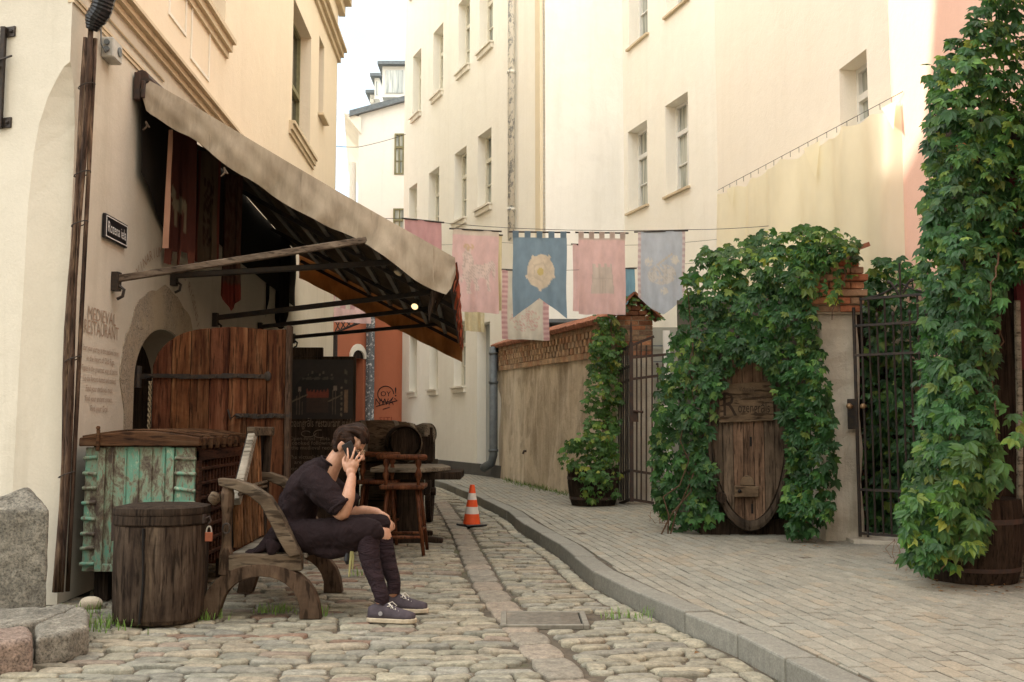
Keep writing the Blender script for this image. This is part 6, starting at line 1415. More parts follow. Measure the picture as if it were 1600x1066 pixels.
# --- giant vat
vc = P(1169, 684, 9.72); t = thing('giant_barrel', 'giant upright oval barrel head with carved wooden sign, framed by the ivy', 'barrel', (vc.x, vc.y, SW)); rx, rz = .345, P(1169, 540, 9.72).z-vc.z
ax = Vector((-.10, -1, .0)).normalized(); ux = Vector((-ax.y, ax.x, 0)); uz = Vector((0, 0, 1)); rzl = vc.z-P(1169, 813, 9.72).z
def ov(a, k=1.0): return (rx*k*math.copysign(abs(math.cos(a))**.95, math.cos(a)), (rz if math.sin(a) > 0 else rzl)*k*math.sin(a))
mb = MB(); edges_ = np.linspace(-rx, rx, 8)
for i in range(7):
    x0, x1 = edges_[i]+.003, edges_[i+1]-.003; top = []; bot = []; k = random.uniform(.75, 1.15); mb.col(k, k*.97, k*.93)
    if i in (2, 3, 4): mb.col(k*1.15, k*.95, k*.85)
    for x in np.linspace(x0, x1, 5): q = math.sqrt(max(0, 1-(x/rx)**2)); top.append((x, rz*q)); bot.append((x, -rzl*q**1.15))
    mb.strip(top, bot, (vc+ax*random.uniform(-.003, .003), ux, uz, ax), .03)
mb.build('head', M['w_vat'], t)
mb = MB(); N = 36; mb.col(.55); rings = []
for d_, k in ((.055, 1.07), (.045, 1.12), (-.3, 1.22), (-.7, 1.15)): rings.append([vc+ax*d_+ux*ov(2*math.pi*i/N, k)[0]+uz*ov(2*math.pi*i/N, k)[1] for i in range(N)])
rings = [[vc-ax*.0+ux*ov(2*math.pi*i/N, 1.0)[0]+uz*ov(2*math.pi*i/N, 1.0)[1] for i in range(N)], [vc+ax*.05+ux*ov(2*math.pi*i/N, 1.0)[0]+uz*ov(2*math.pi*i/N, 1.0)[1] for i in range(N)]]+rings
mb.ring(rings, N, False); mb.build('staves', M['w_vat'], t)
frv = (vc+ax*.03, ux, uz, ax)
def vpt(px, py): # position on the head plane
    d = ray(px, py); o = Vector((0, 0, CH)); q = (frv[0]-o).dot(ax)/d.dot(ax); p = o+d*q-frv[0]; return p.dot(ux), p.z
bl_, br_ = vpt(1123, 632)[0], vpt(1208, 630)[0]; bt_, bb_ = vpt(1165, 600)[1], vpt(1165, 661)[1]
mb = MB(); mb.prism([(bl_, bb_), (br_, bb_+.02), (br_, bt_+.03), (bl_+.01, bt_-.01)], frv, .035); brd = mb.build('sign_board', M['w_board'], t, bevel=.006)
frs = (vc+ax*.0665, ux, uz, ax); mb = MB(); W_ = br_-bl_
text(mb, 'R', frs, bl_+.04, bb_+.07, .33, width=.13, align='l'); text(mb, 'ozengrāls', frs, bl_+.18, bb_+.10, .145, width=W_*.58, align='l'); text(mb, 'Viduslaiku', frs, bl_+.19, bt_-.075, .065, width=W_*.32, align='l'); text(mb, 'restorāns vīna pagrabs', frs, bl_+.19, bt_-.15, .055, width=W_*.5, align='l')
for k in range(5): mb.add([frs[0]+ux*(bl_+.01)+uz*(bb_+.05+k*.055), frs[0]+ux*(bl_+.045)+uz*(bb_+.055+k*.055), frs[0]+ux*(bl_+.045)+uz*(bb_+.067+k*.055), frs[0]+ux*(bl_+.01)+uz*(bb_+.06+k*.055)], [(0, 1, 2, 3)])
mb.build('carved_lettering', simple('charred_carving', (.035, .022, .014), .9), brd)
x_, z_ = vpt(1166, 767); mb = MB(); mb.prism([(x_-.12, z_-.06), (x_+.11, z_-.055), (x_+.115, z_+.045), (x_-.115, z_+.05)], frv, .06); mb.prism([(x_+.07*math.cos(a)+.01, z_+.05+.10*math.sin(a)) for a in np.linspace(0, math.pi, 9)], frv, .012); mb.build('latch_block', M['w_board'], t, bevel=.01); mb = MB(); mb.ell(frv[0]+ux*(x_-.07)+uz*z_+ax*.065, .018)
for zz_ in (vpt(1169, 690)[1], vpt(1169, 795)[1]): mb.box(frv[0]+ux*.02+uz*zz_+ax*.002, (.018, .01, .09))
mb.each('slot', M['dark'], t)
mb = MB(); mb.box((vc.x, 10.2, .13), (.9, .8, .22)); mb.tube([P(1128, 778, 9.6), P(1122, 772, 9.9)], .05, 8); mb.build('cradle', M['w_dark'], t)
# ivy over the vat wall
poly = [(1082, 410), (1098, 388), (1150, 376), (1190, 362), (1232, 360), (1262, 350), (1300, 362), (1335, 384), (1318, 404), (1280, 425), (1268, 470), (1285, 560), (1298, 620), (1306, 720), (1300, 800), (1262, 842), (1232, 832), (1224, 790), (1234, 720), (1222, 640), (1205, 585), (1172, 566), (1138, 572), (1120, 620), (1114, 700), (1120, 765), (1122, 800), (1104, 824), (1050, 828), (1022, 792), (1014, 700), (1030, 600), (1052, 520), (1068, 460)]
def Yvat(x, y):
    s = (x-1165)/150; Yb = 10.25-(x-1040)/230*1.0-.28+.5*min(1.3, abs(s))**4*(.8 if s < 0 else .12)+.35*max(0, (430-y)/80)**2; n = Vector((-.25+.7*max(-1, min(1, s)), -1, .35*max(0, (480-y)/130))).normalized(); return Yb, tuple(n)
t = thing('ivy_mass', 'big dense dark green creeper arching over the giant barrel', 'creeper', (2.3, 10.2, SW))
def gtop(p): return lightgreen(p) if p[2] > 2.45 and rng.random() < .6 else green(p)
pos, nrm = sample(poly, 3300, Yvat, .13); creeper(t, pos, nrm, .074, gtop)
pos, nrm = sample([(1235, 352), (1290, 352), (1340, 378), (1345, 410), (1330, 440), (1300, 480), (1270, 440)], 110, lambda x, y: (9.08, (0, -1, .3)), .05); creeper(t, pos, nrm, .066, lightgreen, 'trailing_sprays', 'paler fresh sprays over the pillar head')
ps = [wander(P(random.uniform(1030, 1290), 835, 9.9), P(random.uniform(1060, 1290), random.uniform(420, 560), 9.8), 10, .05) for _ in range(14)]+[wander(P(1330, 400, 9.1), P(1300, 500, 9.05), 6, .02), wander(P(1262, 800, 9.2), P(1240, 840, 9.2), 5, .03)]; stems(t, ps)
mb = MB()
for _ in range(140): c = P(random.choice([random.gauss(1090, 18), random.gauss(1265, 12), random.gauss(1430, 10)]), 830, 9.9); 
# ivy on the far pillar, growing out of a half barrel
t = thing('barrel_planter', 'dark half barrel planter at the stucco wall', 'planter', (P(925, 780, 13.55).x, 13.55, SW)); c = Vector((P(927, 780, 13.5).x, 13.5, SW)); mb = MB(); mb.tube([c+Vector((0, 0, z)) for z in (0, .1, .3, .46, .50)], [.29, .32, .345, .345, .34], 24); mb.build('tub', M['w_dark'], t)
for z, r_ in ((.08, .322), (.34, .352)): mb = MB(); mb.tube([c+Vector((0, 0, z)), c+Vector((0, 0, z+.04))], r_, 24, caps=False); mb.build('hoop', M['rust'], t)
t = thing('potted_ivy', 'bright green creeper growing from the half barrel up the brick pillar', 'creeper', c)
def Yp(x, y): s = (x-925)/50; return 13.25+.25*min(1, s*s)-(.12 if y > 680 else -.1), tuple(Vector((.6*s, -1, .3)).normalized())
pos, nrm = sample([(930, 492), (962, 490), (975, 520), (968, 600), (966, 700), (965, 775), (920, 782), (905, 742), (880, 730), (872, 705), (888, 688), (915, 672), (914, 610), (922, 560)], 950, Yp, .12); creeper(t, pos, nrm, .072, lightgreen)
pos, nrm = sample([(962, 486), (975, 465), (992, 456), (1003, 462), (990, 475), (970, 492)], 30, lambda x, y: (13.65, (0, -1, .4)), .05); creeper(t, pos, nrm, .06, lightgreen, 'upper_sprays')
pos, nrm = sample([(1000, 462), (1020, 482), (1040, 498), (1030, 504), (1000, 480)], 16, lambda x, y: (13.6, (0, -1, .4)), .03); creeper(t, pos, nrm, .05, lightgreen, 'upper_sprays'); stems(t, [wander(P(935, 760, 13.5), P(955, 500, 13.5), 10, .03) for _ in range(4)])
# hedge behind the black gate
t = thing('ivy_hedge', 'creeper hedge filling the yard behind the black gate', 'creeper', (3.9, 10.0, 0))
pos, nrm = sample([(1350, 420), (1368, 405), (1400, 402), (1445, 398), (1470, 420), (1470, 850), (1352, 846), (1350, 700)], 1150, lambda x, y: (9.85-.65*(x-1350)/100-.05*math.sin(y*.03), (-.2, -1, .3)), .12); creeper(t, pos, nrm, .082, green); stems(t, [wander(P(1360+20*i, 840, 9.9), P(1365+18*i, 430, 9.9), 10, .05) for i in range(5)])
mb = MB(); mb.box((4.0, 10.02, 1.2), (1.1, .03, 2.4)); mb.build('trellis_board', M['w_dark'], t)
# ivy column at the right with its tub and post
t = thing('ivy_column', 'tall bright creeper column climbing the salmon wall at the right edge', 'creeper', (3.3, 7.0, SW))
poly = [(1560, -40), (1535, 8), (1498, 50), (1470, 88), (1452, 110), (1448, 200), (1446, 300), (1440, 400), (1442, 500), (1440, 620), (1432, 700), (1415, 745), (1402, 790), (1412, 850), (1445, 890), (1470, 860), (1520, 845), (1530, 790), (1570, 745), (1556, 700), (1552, 600), (1562, 500), (1570, 440), (1660, 400), (1660, -40)]
def Ycol(x, y): s = (x-1540)/110; return 6.62+.55*min(1.2, abs(min(0, s)))**2.2+(.0 if y < 600 else -.06), tuple(Vector((.85*min(.6, s), -1, .25)).normalized())
def gc(p):
    c = green(p); k = rng.random()
    if p[2] > 2.6 and k < .4: c = lightgreen(p)
    if p[2] < 1.0 and k < .45: c = lightgreen(p)*np.array((.95, 1.0, 1))
    if k > .9985: c = np.array((.30, .10, .04))
    return c
pos, nrm = sample(poly, 3500, Ycol, .16); creeper(t, pos, nrm, .072, gc)
pos, nrm = sample([(1480, 690), (1560, 690), (1572, 730), (1530, 770), (1522, 850), (1480, 860), (1470, 760)], 60, lambda x, y: (6.42, (0, -1, .4)), .05); creeper(t, pos, nrm, .095, lambda p: lightgreen(p)*np.array((1.05, 1.0, .9)), 'large_leaves', 'large yellow green leaves near the tub')
pos, nrm = sample([(1410, 770), (1540, 760), (1545, 850), (1500, 880), (1440, 892), (1412, 850)], 260, lambda x, y: (6.5+.1*abs(x-1480)/70, (-.2, -1, .3)), .06); creeper(t, pos, nrm, .075, gc, 'lower_sprays')
pos, nrm = sample([(1570, 640), (1600, 620), (1600, 690), (1580, 700)], 9, lambda x, y: (6.5, (0, -1, .4)), .05); creeper(t, pos, nrm, .09, lightgreen, 'side_spray')
ps = [wander(P(random.uniform(1470, 1560), 800, 6.95), P(random.uniform(1470, 1580), random.uniform(60, 400), 6.95), 14, .05) for _ in range(14)]+[wander(P(1560, 395, 6.5), P(1547, 470, 6.5), 6, .012), wander(P(1500, 840, 6.5), P(1470, 890, 6.5), 5, .02), wander(P(1553, 620, 6.6), P(1560, 710, 6.6), 5, .03)]
stems(t, ps, .007)
t = thing('tub_planter', 'dark wooden tub planter at the foot of the tall ivy column', 'planter', (P(1518, 900, 7.0).x, 7.0, SW)); c = Vector((P(1520, 900, 7.0).x, 7.02, SW)); mb = MB(); mb.tube([c+Vector((0, 0, z)) for z in (0, .1, .3, .5, .56)], [.29, .315, .34, .335, .33], 28); mb.build('tub', M['w_dark'], t)
for z, r_ in ((.08, .316), (.40, .342)): mb = MB(); mb.tube([c+Vector((0, 0, z)), c+Vector((0, 0, z+.035))], r_, 28, caps=False); mb.build('hoop', M['rust'], t)
t = thing('dark_booth', 'dark weathered wooden booth side with thin pale post at the right edge', 'booth', (3.9, 7.0, SW)); mb = MB(); mb.box((3.62, 7.42, 1.75), (.62, .5, 3.4)); mb.build('side_wall', M['w_dark'], t)
mb = MB(); mb.tube([P(1594, 900, 6.9), P(1593, 650, 6.9), P(1589, 470, 6.9)], .022, 8); mb.build('post', M['w_grey'], t); mb = MB(); mb.box((P(1608, 500, 7.1).x, 7.12, 2.25), (.16, .04, 1.4)); mb.build('burgundy_panel', simple('burgundy_paint', (.10, .012, .015), .6), t)
# fallen leaves and dry twigs on the pavement
mb = MB()
for _ in range(170):
    px, py = random.choice([(random.gauss(1425, 14), random.gauss(884, 10)), (random.gauss(1090, 22), random.gauss(828, 3)), (random.gauss(1258, 12), random.gauss(846, 5)), (random.uniform(1440, 1600), random.uniform(893, 925)), (random.uniform(1000, 1600), random.uniform(850, 1040)) if random.random() < .12 else (random.gauss(1560, 20), random.gauss(912, 8))])
    q = G(px, py, SW+.006); a = random.uniform(0, 6.28); s_ = random.uniform(.008, .022); k = random.uniform(.6, 1.4); mb.col(.22*k, .12*k, .06*k); u_ = Vector((math.cos(a), math.sin(a), 0)); v_ = Vector((-u_.y, u_.x, 0))
    mb.add([q-u_*s_, q-v_*s_*.5+Vector((0, 0, .008)), q+u_*s_, q+v_*s_*.5+Vector((0, 0, .005))], [(0, 1, 2, 3)])
for _ in range(90):
    px, py = random.choice([(random.gauss(1425, 12), random.gauss(880, 8)), (random.gauss(1085, 15), random.gauss(822, 4)), (random.gauss(1254, 8), random.gauss(838, 5)), (random.gauss(1040, 8), random.gauss(815, 5))]); q = G(px, py, SW); mb.col(.20, .11, .07); mb.tube([q, q+Vector((random.gauss(0, .04), random.gauss(0, .03), random.uniform(.02, .12))), q+Vector((random.gauss(0, .07), random.gauss(0, .05), random.uniform(.02, .2)))], .0025, 4)
tag(mb.build('leaf_litter', gcol), 'dry brown leaves and twigs scattered under the creepers', 'leaf litter', kind='stuff')
# ------------------------------------------------------------------ the man on the bench
def skinm():
    m, t, b_, o = newmat('skin'); n = noise(t, 40, 4, .6)
    t.links.new(ramp(t, n.outputs['Fac'], [(.3, (.36, .185, .115)), (.7, (.46, .25, .16))]).outputs[0], b_.inputs['Base Color']); b_.inputs['Roughness'].default_value = .5
    b_.inputs['Subsurface Weight'].default_value = .12; b_.inputs['Subsurface Radius'].default_value = (.02, .008, .004); b_.inputs['Subsurface Scale'].default_value = .3; return m
def knit(name, c, s=3.0, k=1.0, sc=(1, 1, 1)):
    m, t, b_, o = newmat(name); n = noise(t, s, 5, .6, sc, 1.2); n2 = noise(t, 160, 2, .5)
    t.links.new(ramp(t, n.outputs['Fac'], [(.3, g(c, .72)), (.7, g(c, 1.2))]).outputs[0], b_.inputs['Base Color']); b_.inputs['Roughness'].default_value = .95; b_.inputs['Specular IOR Level'].default_value = .12
    b_.inputs['Sheen Weight'].default_value = 0
    q = bump(t, b_, n.outputs['Fac'], .9*k, .03); bump(t, b_, n2.outputs['Fac'], .3, .002, q); return m
M['skin'] = skinm(); M['tunic'] = knit('plum_tunic_cloth', (.017, .0105, .0115), 7, 1.0); M['leg'] = knit('legging_cloth', (.024, .0145, .017), 7, 1.3, (1, 1, 3)); M['hair'] = wood('brown_hair', [(.008, .004, .003), (.024, .011, .006), (.055, .026, .014)], 'X', 9, 6, .6, .8)
man = thing('person', 'seated man in a plum tunic and dark leggings leaning forward, phone held to his ear', 'person', (-1.3, 6.33, 0))
Hc = P(545, 698, 6.33); pt0 = R(20); yw = R(4); f_ = Vector((math.cos(pt0)*math.cos(yw), -math.sin(yw), -math.sin(pt0))); nr = Vector((-math.sin(yw), -math.cos(yw), 0)); u_ = nr.cross(f_)*-1
if u_.z < 0: u_ = -u_
def H(a, b_, c): return Hc+f_*a+nr*b_+u_*c
RM = Matrix((f_, nr, u_)).transposed()
def lerp_path(pts, n=6):
    """smooth path through control points with radii (Catmull-Rom)"""
    P_ = [Vector(p) for p, _ in pts]; Rr = [r if hasattr(r, '__len__') else (r, r) for _, r in pts]; out = []; rad = []; m = len(P_)
    for i in range(m-1):
        p0, p1, p2, p3 = P_[max(i-1, 0)], P_[i], P_[i+1], P_[min(i+2, m-1)]
        for k in range(n+(i == m-2)):
            t = k/n; out.append(.5*((2*p1)+(p2-p0)*t+(2*p0-5*p1+4*p2-p3)*t*t+(3*p1-p0-3*p2+p3)*t**3)); rad.append((Rr[i][0]*(1-t)+Rr[i+1][0]*t, Rr[i][1]*(1-t)+Rr[i+1][1]*t))
    return out, rad
def limb(mb, pts, n=14, up=(0, 1, 0), rnd=True):
    p, r = lerp_path(pts); mb.tube(p, r, n, up=up)
    if rnd: mb.ell(p[0], min(r[0])*.98, None, 12, 8); mb.ell(p[-1], min(r[-1])*.98, None, 12, 8)
b0 = MB()
b0.ell(H(-.012, 0, .032), (.096, .075, .092), RM, 20, 14); b0.ell(H(.034, 0, -.035), (.056, .058, .080), RM, 18, 12); b0.ell(H(.022, 0, -.078), (.058, .050, .040), RM, 16, 10); b0.ell(H(.064, 0, -.108), (.022, .026, .020), RM)
b0.ell(H(.062, 0, .040), (.032, .058, .045), RM); b0.ell(H(.080, 0, .020), (.014, .048, .011), RM); limb(b0, [(H(.086, 0, .008), (.008, .008)), (H(.104, 0, -.022), (.011, .010)), (H(.112, 0, -.040), (.013, .014))], 10)
b0.ell(H(.102, .012, -.046), (.011, .010, .009), RM); b0.ell(H(.102, -.012, -.046), (.011, .010, .009), RM); b0.ell(H(.086, 0, -.070), (.014, .024, .008), RM); b0.ell(H(.083, 0, -.084), (.013, .021, .009), RM); b0.ell(H(.055, .038, -.03), (.025, .02, .028), RM); b0.ell(H(.055, -.038, -.03), (.025, .02, .028), RM)
for s_ in (1, -1):
    b0.ell(H(-.034, .077*s_, -.008), (.020, .008, .031), Matrix.Rotation(R(8*s_), 3, 'Z') @ RM); b0.ell(H(-.028, .076*s_, -.034), (.010, .007, .012), RM)
limb(b0, [(P(510, 742, 6.34), (.075, .085)), (P(519, 728, 6.33), (.058, .062)), (H(-.040, 0, -.075), (.055, .056)), (H(-.02, 0, -.04), (.055, .056))], 16)
b0.tube([P(458, 848, 6.35), P(460, 800, 6.35), P(484, 750, 6.34), P(508, 735, 6.34)], [(.11, .15), (.11, .14), (.09, .15), (.05, .07)], 14, up=(0, 1, 0))
# arms
el, wr = P(534, 803, 6.10), P(550, 744, 6.155)
limb(b0, [(P(496, 748, 6.17), .055), (P(516, 778, 6.12), .047), (el, (.042, .040)), (P(543, 780, 6.10), (.044, .040)), (P(547, 760, 6.13), (.034, .031)), (wr, (.026, .023))], 14)
el2, wr2 = P(552, 800, 6.56), P(592, 801, 6.50)
limb(b0, [(P(505, 748, 6.52), .055), (P(530, 778, 6.56), .046), (el2, (.041, .040)), (P(568, 800, 6.54), (.042, .038)), (P(582, 800, 6.51), (.033, .030)), (wr2, (.026, .022))], 14)
# near hand: back of the hand to the camera, fingers spread over the phone
pal = P(549, 731, 6.175); b0.ell(pal, (.040, .020, .046), Matrix.Rotation(R(-8), 3, 'Y')); b0.ell(P(548, 739, 6.165), (.030, .021, .034)); b0.ell(P(554, 726, 6.17), (.030, .018, .030))
def finger(pts, r=.0085):
    P_ = [P(*q) for q in pts]; m = len(P_)-1; limb(b0, [(q, r*(1.08-.26*i/m)) for i, q in enumerate(P_)], 10)
finger([(541, 726, 6.18), (543.5, 716, 6.17), (543.5, 707, 6.185), (543, 701, 6.20)]); finger([(547, 724, 6.175), (550.5, 714, 6.165), (553, 706, 6.18), (554.5, 699.5, 6.205)], .009)
finger([(553, 724, 6.17), (557, 716, 6.16), (560.5, 711, 6.18), (562, 707.5, 6.205)]); finger([(557, 727, 6.175), (561.5, 720, 6.165), (565, 715.5, 6.18), (566.5, 712, 6.20)], .0078); finger([(540, 735, 6.18), (537, 727, 6.175), (536.5, 719, 6.19), (539, 714, 6.21)], .0105)
# far hand hanging relaxed over the knee
b0.ell(P(601, 812, 6.49), (.036, .024, .040), Matrix.Rotation(R(35), 3, 'Y')); b0.ell(P(597, 806, 6.49), (.030, .024, .028))
finger([(605, 812, 6.47), (612, 820, 6.46), (612, 828, 6.46), (607, 831, 6.47)], .0095); finger([(603, 815, 6.45), (609, 824, 6.44), (608, 832, 6.44), (603, 833, 6.46)], .0095); finger([(600, 815, 6.44), (604, 825, 6.42), (602, 832, 6.43), (598, 831, 6.45)], .009); finger([(605, 811, 6.50), (614, 818, 6.50), (616, 825, 6.50), (612, 829, 6.50)], .008); finger([(595, 810, 6.46), (592, 819, 6.43), (594, 826, 6.43), (597, 829, 6.44)], .0105)
# legs (mostly under cloth)
ank, ank2 = Vector((-.775, 5.985, .115)), Vector((-.735, 6.285, .115))
limb(b0, [(P(470, 848, 6.22), .085), (P(530, 838, 6.16), .080), (P(574, 833, 6.12), .056), (P(577, 872, 6.08), .042), (P(590, 910, 6.03), .034), (ank, .030)], 14); limb(b0, [(P(475, 845, 6.50), .085), (P(540, 832, 6.46), .075), (P(594, 830, 6.40), .054), (P(602, 868, 6.38), .042), (P(612, 900, 6.33), .032), (ank2, .030)], 14)
body_ = remesh(b0.build('body', M['skin'], man, smooth=True), .0052, 4, .5)
# hair
b1 = MB(); b1.ell(H(-.030, 0, .050), (.090, .081, .082), RM, 20, 14); b1.ell(H(-.068, 0, .005), (.045, .062, .060), RM); b1.ell(H(.032, 0, .092), (.058, .062, .036), RM)
for s_ in (1, -1): b1.ell(H(.004, .060*s_, .038), (.040, .022, .036), RM); b1.ell(H(-.060, .052*s_, -.012), (.026, .022, .045), RM)
rs = random.Random(4)
for k in range(34):
    b_ = -.058+.116*k/33; z0 = math.sqrt(max(.1, 1-(b_/.085)**2)); lift = rs.uniform(0, .020); st_ = rs.uniform(-.07, -.01); fr_ = rs.uniform(.076, .096)
    limb(b1, [(H(st_, b_, .105*z0+.012), .012), (H(.01, b_*1.05, .122*z0+.010+lift), .015), (H(.055, b_*1.05, .112*z0+.012+lift), .014), (H(fr_, b_*1.0+.006, .080*z0+.008+lift*.6), .011), (H(fr_+.008, b_+.010, .055*z0+.008), .004)], 7, rnd=False)
for k in range(16):
    b_ = rs.uniform(.05, .076)*rs.choice((1, -1)); limb(b1, [(H(-.05, b_*.8, .09), .010), (H(-.07, b_, .05), .010), (H(-.08+rs.uniform(0, .03), b_*.95, .0+rs.uniform(-.01, .01)), .006)], 6, rnd=False)
remesh(b1.build('hair', M['hair'], man, smooth=True), .0036, 1, .4)
mb = MB(); 
for s_ in (1, -1): mb.tube([H(.086, .012*s_, .024), H(.084, .030*s_, .031), H(.072, .048*s_, .026)], [.003, .0048, .002], 6)
mb.each('eyebrow', M['hair'], man, smooth=True)
mb = MB(); 
for s_ in (1, -1): mb.ell(H(.074, .030*s_, .002), (.012, .015, .0075), RM)
eye_ = mb.each('eye', simple('eye_dark', (.06, .035, .025), .2, bs=0), man, smooth=True)
mb = MB(); gp = lambda a, b_, c: H(a, b_, c)
for s_ in (1, -1):
    mb.tube([gp(.098-.006*math.cos(a)*0-.010*abs(.034+.023*math.cos(a)-.012), s_*(.034+.023*math.cos(a)), -.006+.020*math.sin(a)) for a in np.linspace(0, 2*math.pi, 18)], .0016, 5); mb.tube([gp(.090, s_*.056, .002), gp(.05, s_*.074, .004), gp(-.03, s_*.080, .010)], .0018, 5)
mb.tube([gp(.099, .012, -.004), gp(.103, 0, .0), gp(.099, -.012, -.004)], .0015, 5)
mb.build('glasses', simple('gold_wire', (.45, .36, .26), .3, .7, .1, bs=0), man)
# tunic
b2 = MB(); b2.tube(*lerp_path([(P(456, 856, 6.35), (.125, .185)), (P(457, 822, 6.35), (.122, .165)), (P(468, 785, 6.34), (.128, .168)), (P(483, 755, 6.34), (.120, .19)), (P(498, 737, 6.34), (.092, .165)), (P(511, 727, 6.335), (.068, .082)), (P(515, 722, 6.335), (.062, .070))]), 22, up=(0, 1, 0))
def sleeve(pts): limb(b2, pts, 16, rnd=False); b2.ell(pts[0][0], .088, None, 16, 10)
sleeve([(P(490, 750, 6.19), .092), (P(506, 768, 6.14), .090), (P(521, 783, 6.12), .080), (P(531, 789, 6.10), .070), (P(534, 791, 6.10), .072)]); sleeve([(P(505, 750, 6.50), .085), (P(525, 770, 6.54), .078), (P(545, 783, 6.56), .068), (P(556, 789, 6.56), .060)])
limb(b2, [(P(465, 842, 6.21), .115), (P(505, 837, 6.18), .108), (P(545, 833, 6.14), .094), (P(574, 829, 6.12), .078), (P(584, 833, 6.115), .066)], 18); limb(b2, [(P(470, 842, 6.50), .110), (P(530, 830, 6.48), .092), (P(575, 822, 6.44), .076), (P(596, 820, 6.42), .064)], 18)
b2.tube(*lerp_path([(P(470, 836, 6.34), (.10, .16)), (P(520, 832, 6.33), (.07, .15)), (P(565, 828, 6.30), (.045, .12))]), 16, up=(0, 1, 0))
# hanging hem between and under the thighs and the tail over the seat
b2.tube(*lerp_path([(P(478, 850, 6.14), (.05, .03)), (P(510, 862, 6.12), (.045, .03)), (P(540, 860, 6.12), (.04, .028)), (P(566, 846, 6.10), (.03, .025))]), 12, up=(0, 1, 0))
b2.tube(*lerp_path([(P(452, 828, 6.28), (.10, .15)), (P(432, 842, 6.24), (.075, .14)), (P(414, 855, 6.22), (.045, .12)), (P(398, 862, 6.20), (.022, .10)), (P(386, 863, 6.20), (.012, .06))]), 14, up=(0, 1, 0))
b2.tube([P(430, 846, 6.08), P(424, 862, 6.06), P(421, 872, 6.06)], [(.06, .03), (.035, .02), (.012, .01)], 10, up=(0, 1, 0))
for k in range(6): a = P(440-4*k, 800+6*k, 6.16+.02*k); b2.tube([P(448, 790+8*k, 6.19), P(440-3*k, 815+7*k, 6.17), P(425-6*k, 852+2*k, 6.13)], [.018, .026, .014], 8)
tn = b2.build('tunic', M['tunic'], man, smooth=True); remesh(tn, .0085, 4, .5)
def tex(name, size):
    t_ = bpy.data.textures.new(name, 'CLOUDS'); t_.noise_scale = size; t_.noise_depth = 2; return t_
dm = tn.modifiers.new('folds', 'DISPLACE'); dm.texture = tex('folds', .07); dm.strength = .022; dm.mid_level = .5; dm.texture_coords = 'LOCAL'
mb = MB(); q = [P(531+q_[0], 789+q_[1], 6.10) for q_ in ((0, 0),)][0]; dcf = (P(534, 803, 6.10)-P(521, 783, 6.12)).normalized(); e1 = dcf.cross(Vector((0, 1, 0))).normalized(); e2 = dcf.cross(e1)
mb.tube([q+dcf*.008+e1*.070*math.cos(a)+e2*.068*math.sin(a) for a in np.linspace(0, 2*math.pi, 24)], [.012+.003*math.sin(5*a) for a in range(24)], 8); mb.build('cuff', M['tunic'], tn, smooth=True)
mb = MB(); mb.tube([P(514.5, 722, 6.335)+Vector((.064*math.cos(a)*.75, .072*math.sin(a), .058*math.cos(a)*-.60)) for a in np.linspace(0, 2*math.pi, 26)], .008, 8); mb.build('collar', M['tunic'], tn, smooth=True)
def legging(pts, ph):
    p, r = lerp_path(pts, 12); mb = MB(); m = len(p); r = [(x*(1+.014*math.sin(i*1.15+ph)+.012*math.sin(i*2.7)), y*(1+.014*math.sin(i*1.7+ph+1))) for i, (x, y) in enumerate(r)]; mb.tube(p, r, 24, up=(0, 1, 0)); return mb.build('legging', M['leg'], man, smooth=True)
legging([(P(577, 830, 6.12), .068), (P(576, 858, 6.10), .066), (P(581, 884, 6.07), .058), (P(590, 912, 6.03), .047), (P(597, 934, 5.99), .043), (ank+Vector((0, 0, -.01)), .043)], 0)
legging([(P(599, 842, 6.40), .058), (P(602, 862, 6.385), .060), (P(608, 886, 6.35), .052), (P(615, 908, 6.31), .043), (ank2+Vector((0, 0, -.01)), .040)], 2)
M['shoe'] = simple('grey_purple_canvas', (.065, .052, .062), .85, var=.3, scale=30); M['sole'] = simple('worn_rubber', (.52, .44, .32), .8, var=.3, scale=25); M['lace'] = simple('white_lace', (.70, .66, .58), .8)
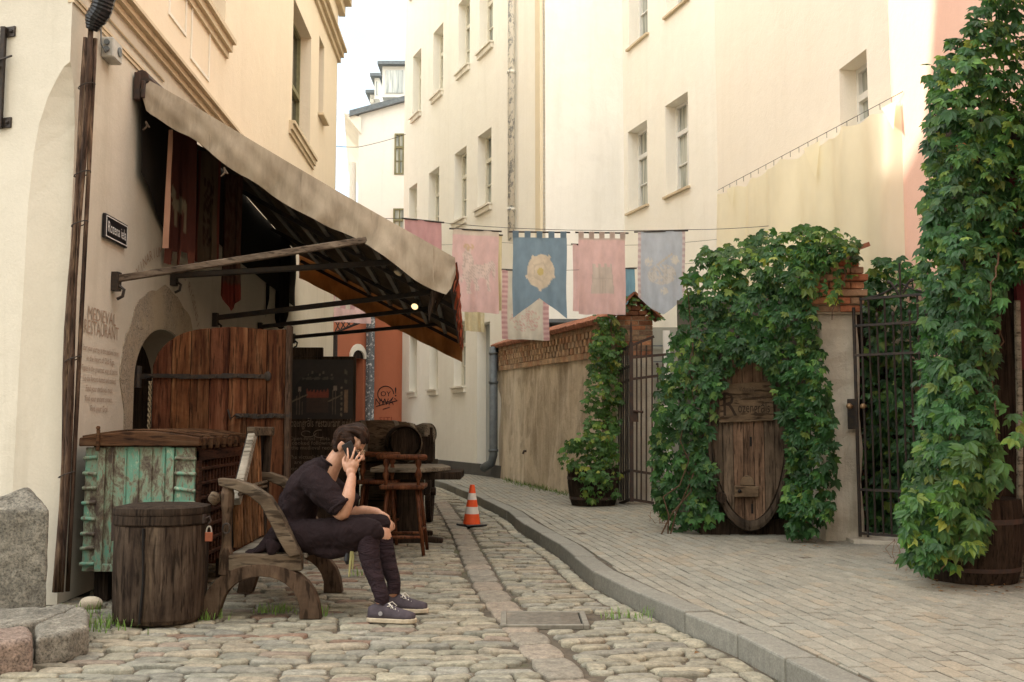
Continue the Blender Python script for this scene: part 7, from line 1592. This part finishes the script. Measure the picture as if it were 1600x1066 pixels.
def shoe(h, d):
    d = Vector(d).normalized(); n_ = Vector((-d.y, d.x, 0)); z_ = Vector((0, 0, 1)); mb = MB(); sec = [(.0, .024, .062, .045), (.02, .034, .075, .05), (.06, .037, .090, .055), (.10, .038, .094, .058), (.135, .041, .080, .05), (.18, .046, .062, .04), (.225, .047, .050, .032), (.262, .038, .042, .028), (.282, .018, .034, .024)]; rings = []
    for t_, w_, hh, mm in sec: rings.append([h+d*t_+n_*(w_*math.copysign(abs(math.cos(a))**.7, math.cos(a))*(1 if math.sin(a) < 0 else (1-.35*math.sin(a))))+z_*(.022+hh*max(0, math.sin(a))**.8) for a in np.linspace(0, 2*math.pi, 20, endpoint=False)])
    mb.ring(rings, 20); s = mb.build('shoe', M['shoe'], man, smooth=True)
    mb = MB(); out = []
    for t_, w_ in ((-.006, .020), (0.0, .030), (.03, .040), (.09, .042), (.15, .047), (.2, .052), (.25, .046), (.28, .030), (.292, .012)): out.append((t_, w_))
    poly = [(a_, b_) for a_, b_ in out]+[(a_, -b_) for a_, b_ in out[::-1]]; mb.prism(poly, (h+z_*.001, d, n_, z_), .026); mb.build('sole', M['sole'], s, bevel=.005, seg=2)
    mb = MB()
    for k in range(5): t_ = .122+k*.019; hh = .098-.008*k; mb.tube([h+d*t_+n_*.024+z_*(hh-.006), h+d*(t_+.004)+z_*(hh+.006), h+d*(t_+.010)-n_*.024+z_*(hh-.006)], .0035, 6); mb.tube([h+d*(t_+.012)+n_*.022+z_*(hh-.008), h+d*(t_)-n_*.024+z_*(hh-.004)], .003, 5)
    for s_ in (1, -1): mb.tube([h+d*.118+z_*.106, h+d*.135+n_*.03*s_+z_*.112, h+d*.16+n_*.040*s_+z_*.088], .003, 5)
    mb.build('laces', M['lace'], s); return s
s1_ = shoe(Vector((-.846, 5.985, 0)), (.98, -.16, 0)); d = Vector((.98, -.16, 0)).normalized(); n_ = Vector((-d.y, d.x, 0)); c = Vector((-.846, 5.985, 0))+d*.085-n_*.0415+Vector((0, 0, .055))
mb = MB(); mb.tube([c, c-n_*.002], .013, 16); mb.build('badge', simple('pale_badge', (.30, .29, .30), .6), s1_)
shoe(Vector((-.805, 6.30, 0)), (.99, -.12, 0))
t = tag(MB().box(P(549, 708, 6.222), (.070, .011, .142), Matrix.Rotation(R(-28), 3, 'Y')).build('phone', M['black'], None, bevel=.005, seg=2), 'black mobile phone held to the ear of the seated man', 'phone')
mb = MB(); mb.tube([P(603, 826, 6.44), P(604, 845, 6.42), P(602, 868, 6.42)], [.010, .012, .005], 7); mb.tube([P(600, 828, 6.44), P(598, 850, 6.43), P(601, 862, 6.43)], [.007, .008, .004], 7)
tag(mb.build('leather_strap', M['w_lid']), 'short brown leather strap dangling from his lower hand', 'strap')
mb = MB(); mb.tube([P(548, 852, 6.1), P(549, 868, 6.1), P(547, 884, 6.1), P(545, 902, 6.1)], [.004, .010, .008, .003], 6); mb.tube([P(550, 852, 6.1), P(552, 870, 6.1), P(551, 890, 6.1)], [.004, .007, .003], 6); mb.build('cord_tassel', simple('yellow_cord', (.36, .33, .14), .8), man)
mb = MB(); mb.tube([P(543, 862, 6.11), P(542, 876, 6.11), P(543, 882, 6.11)], [.012, .018, .008], 8); mb.build('belt_pouch', M['black'], man)
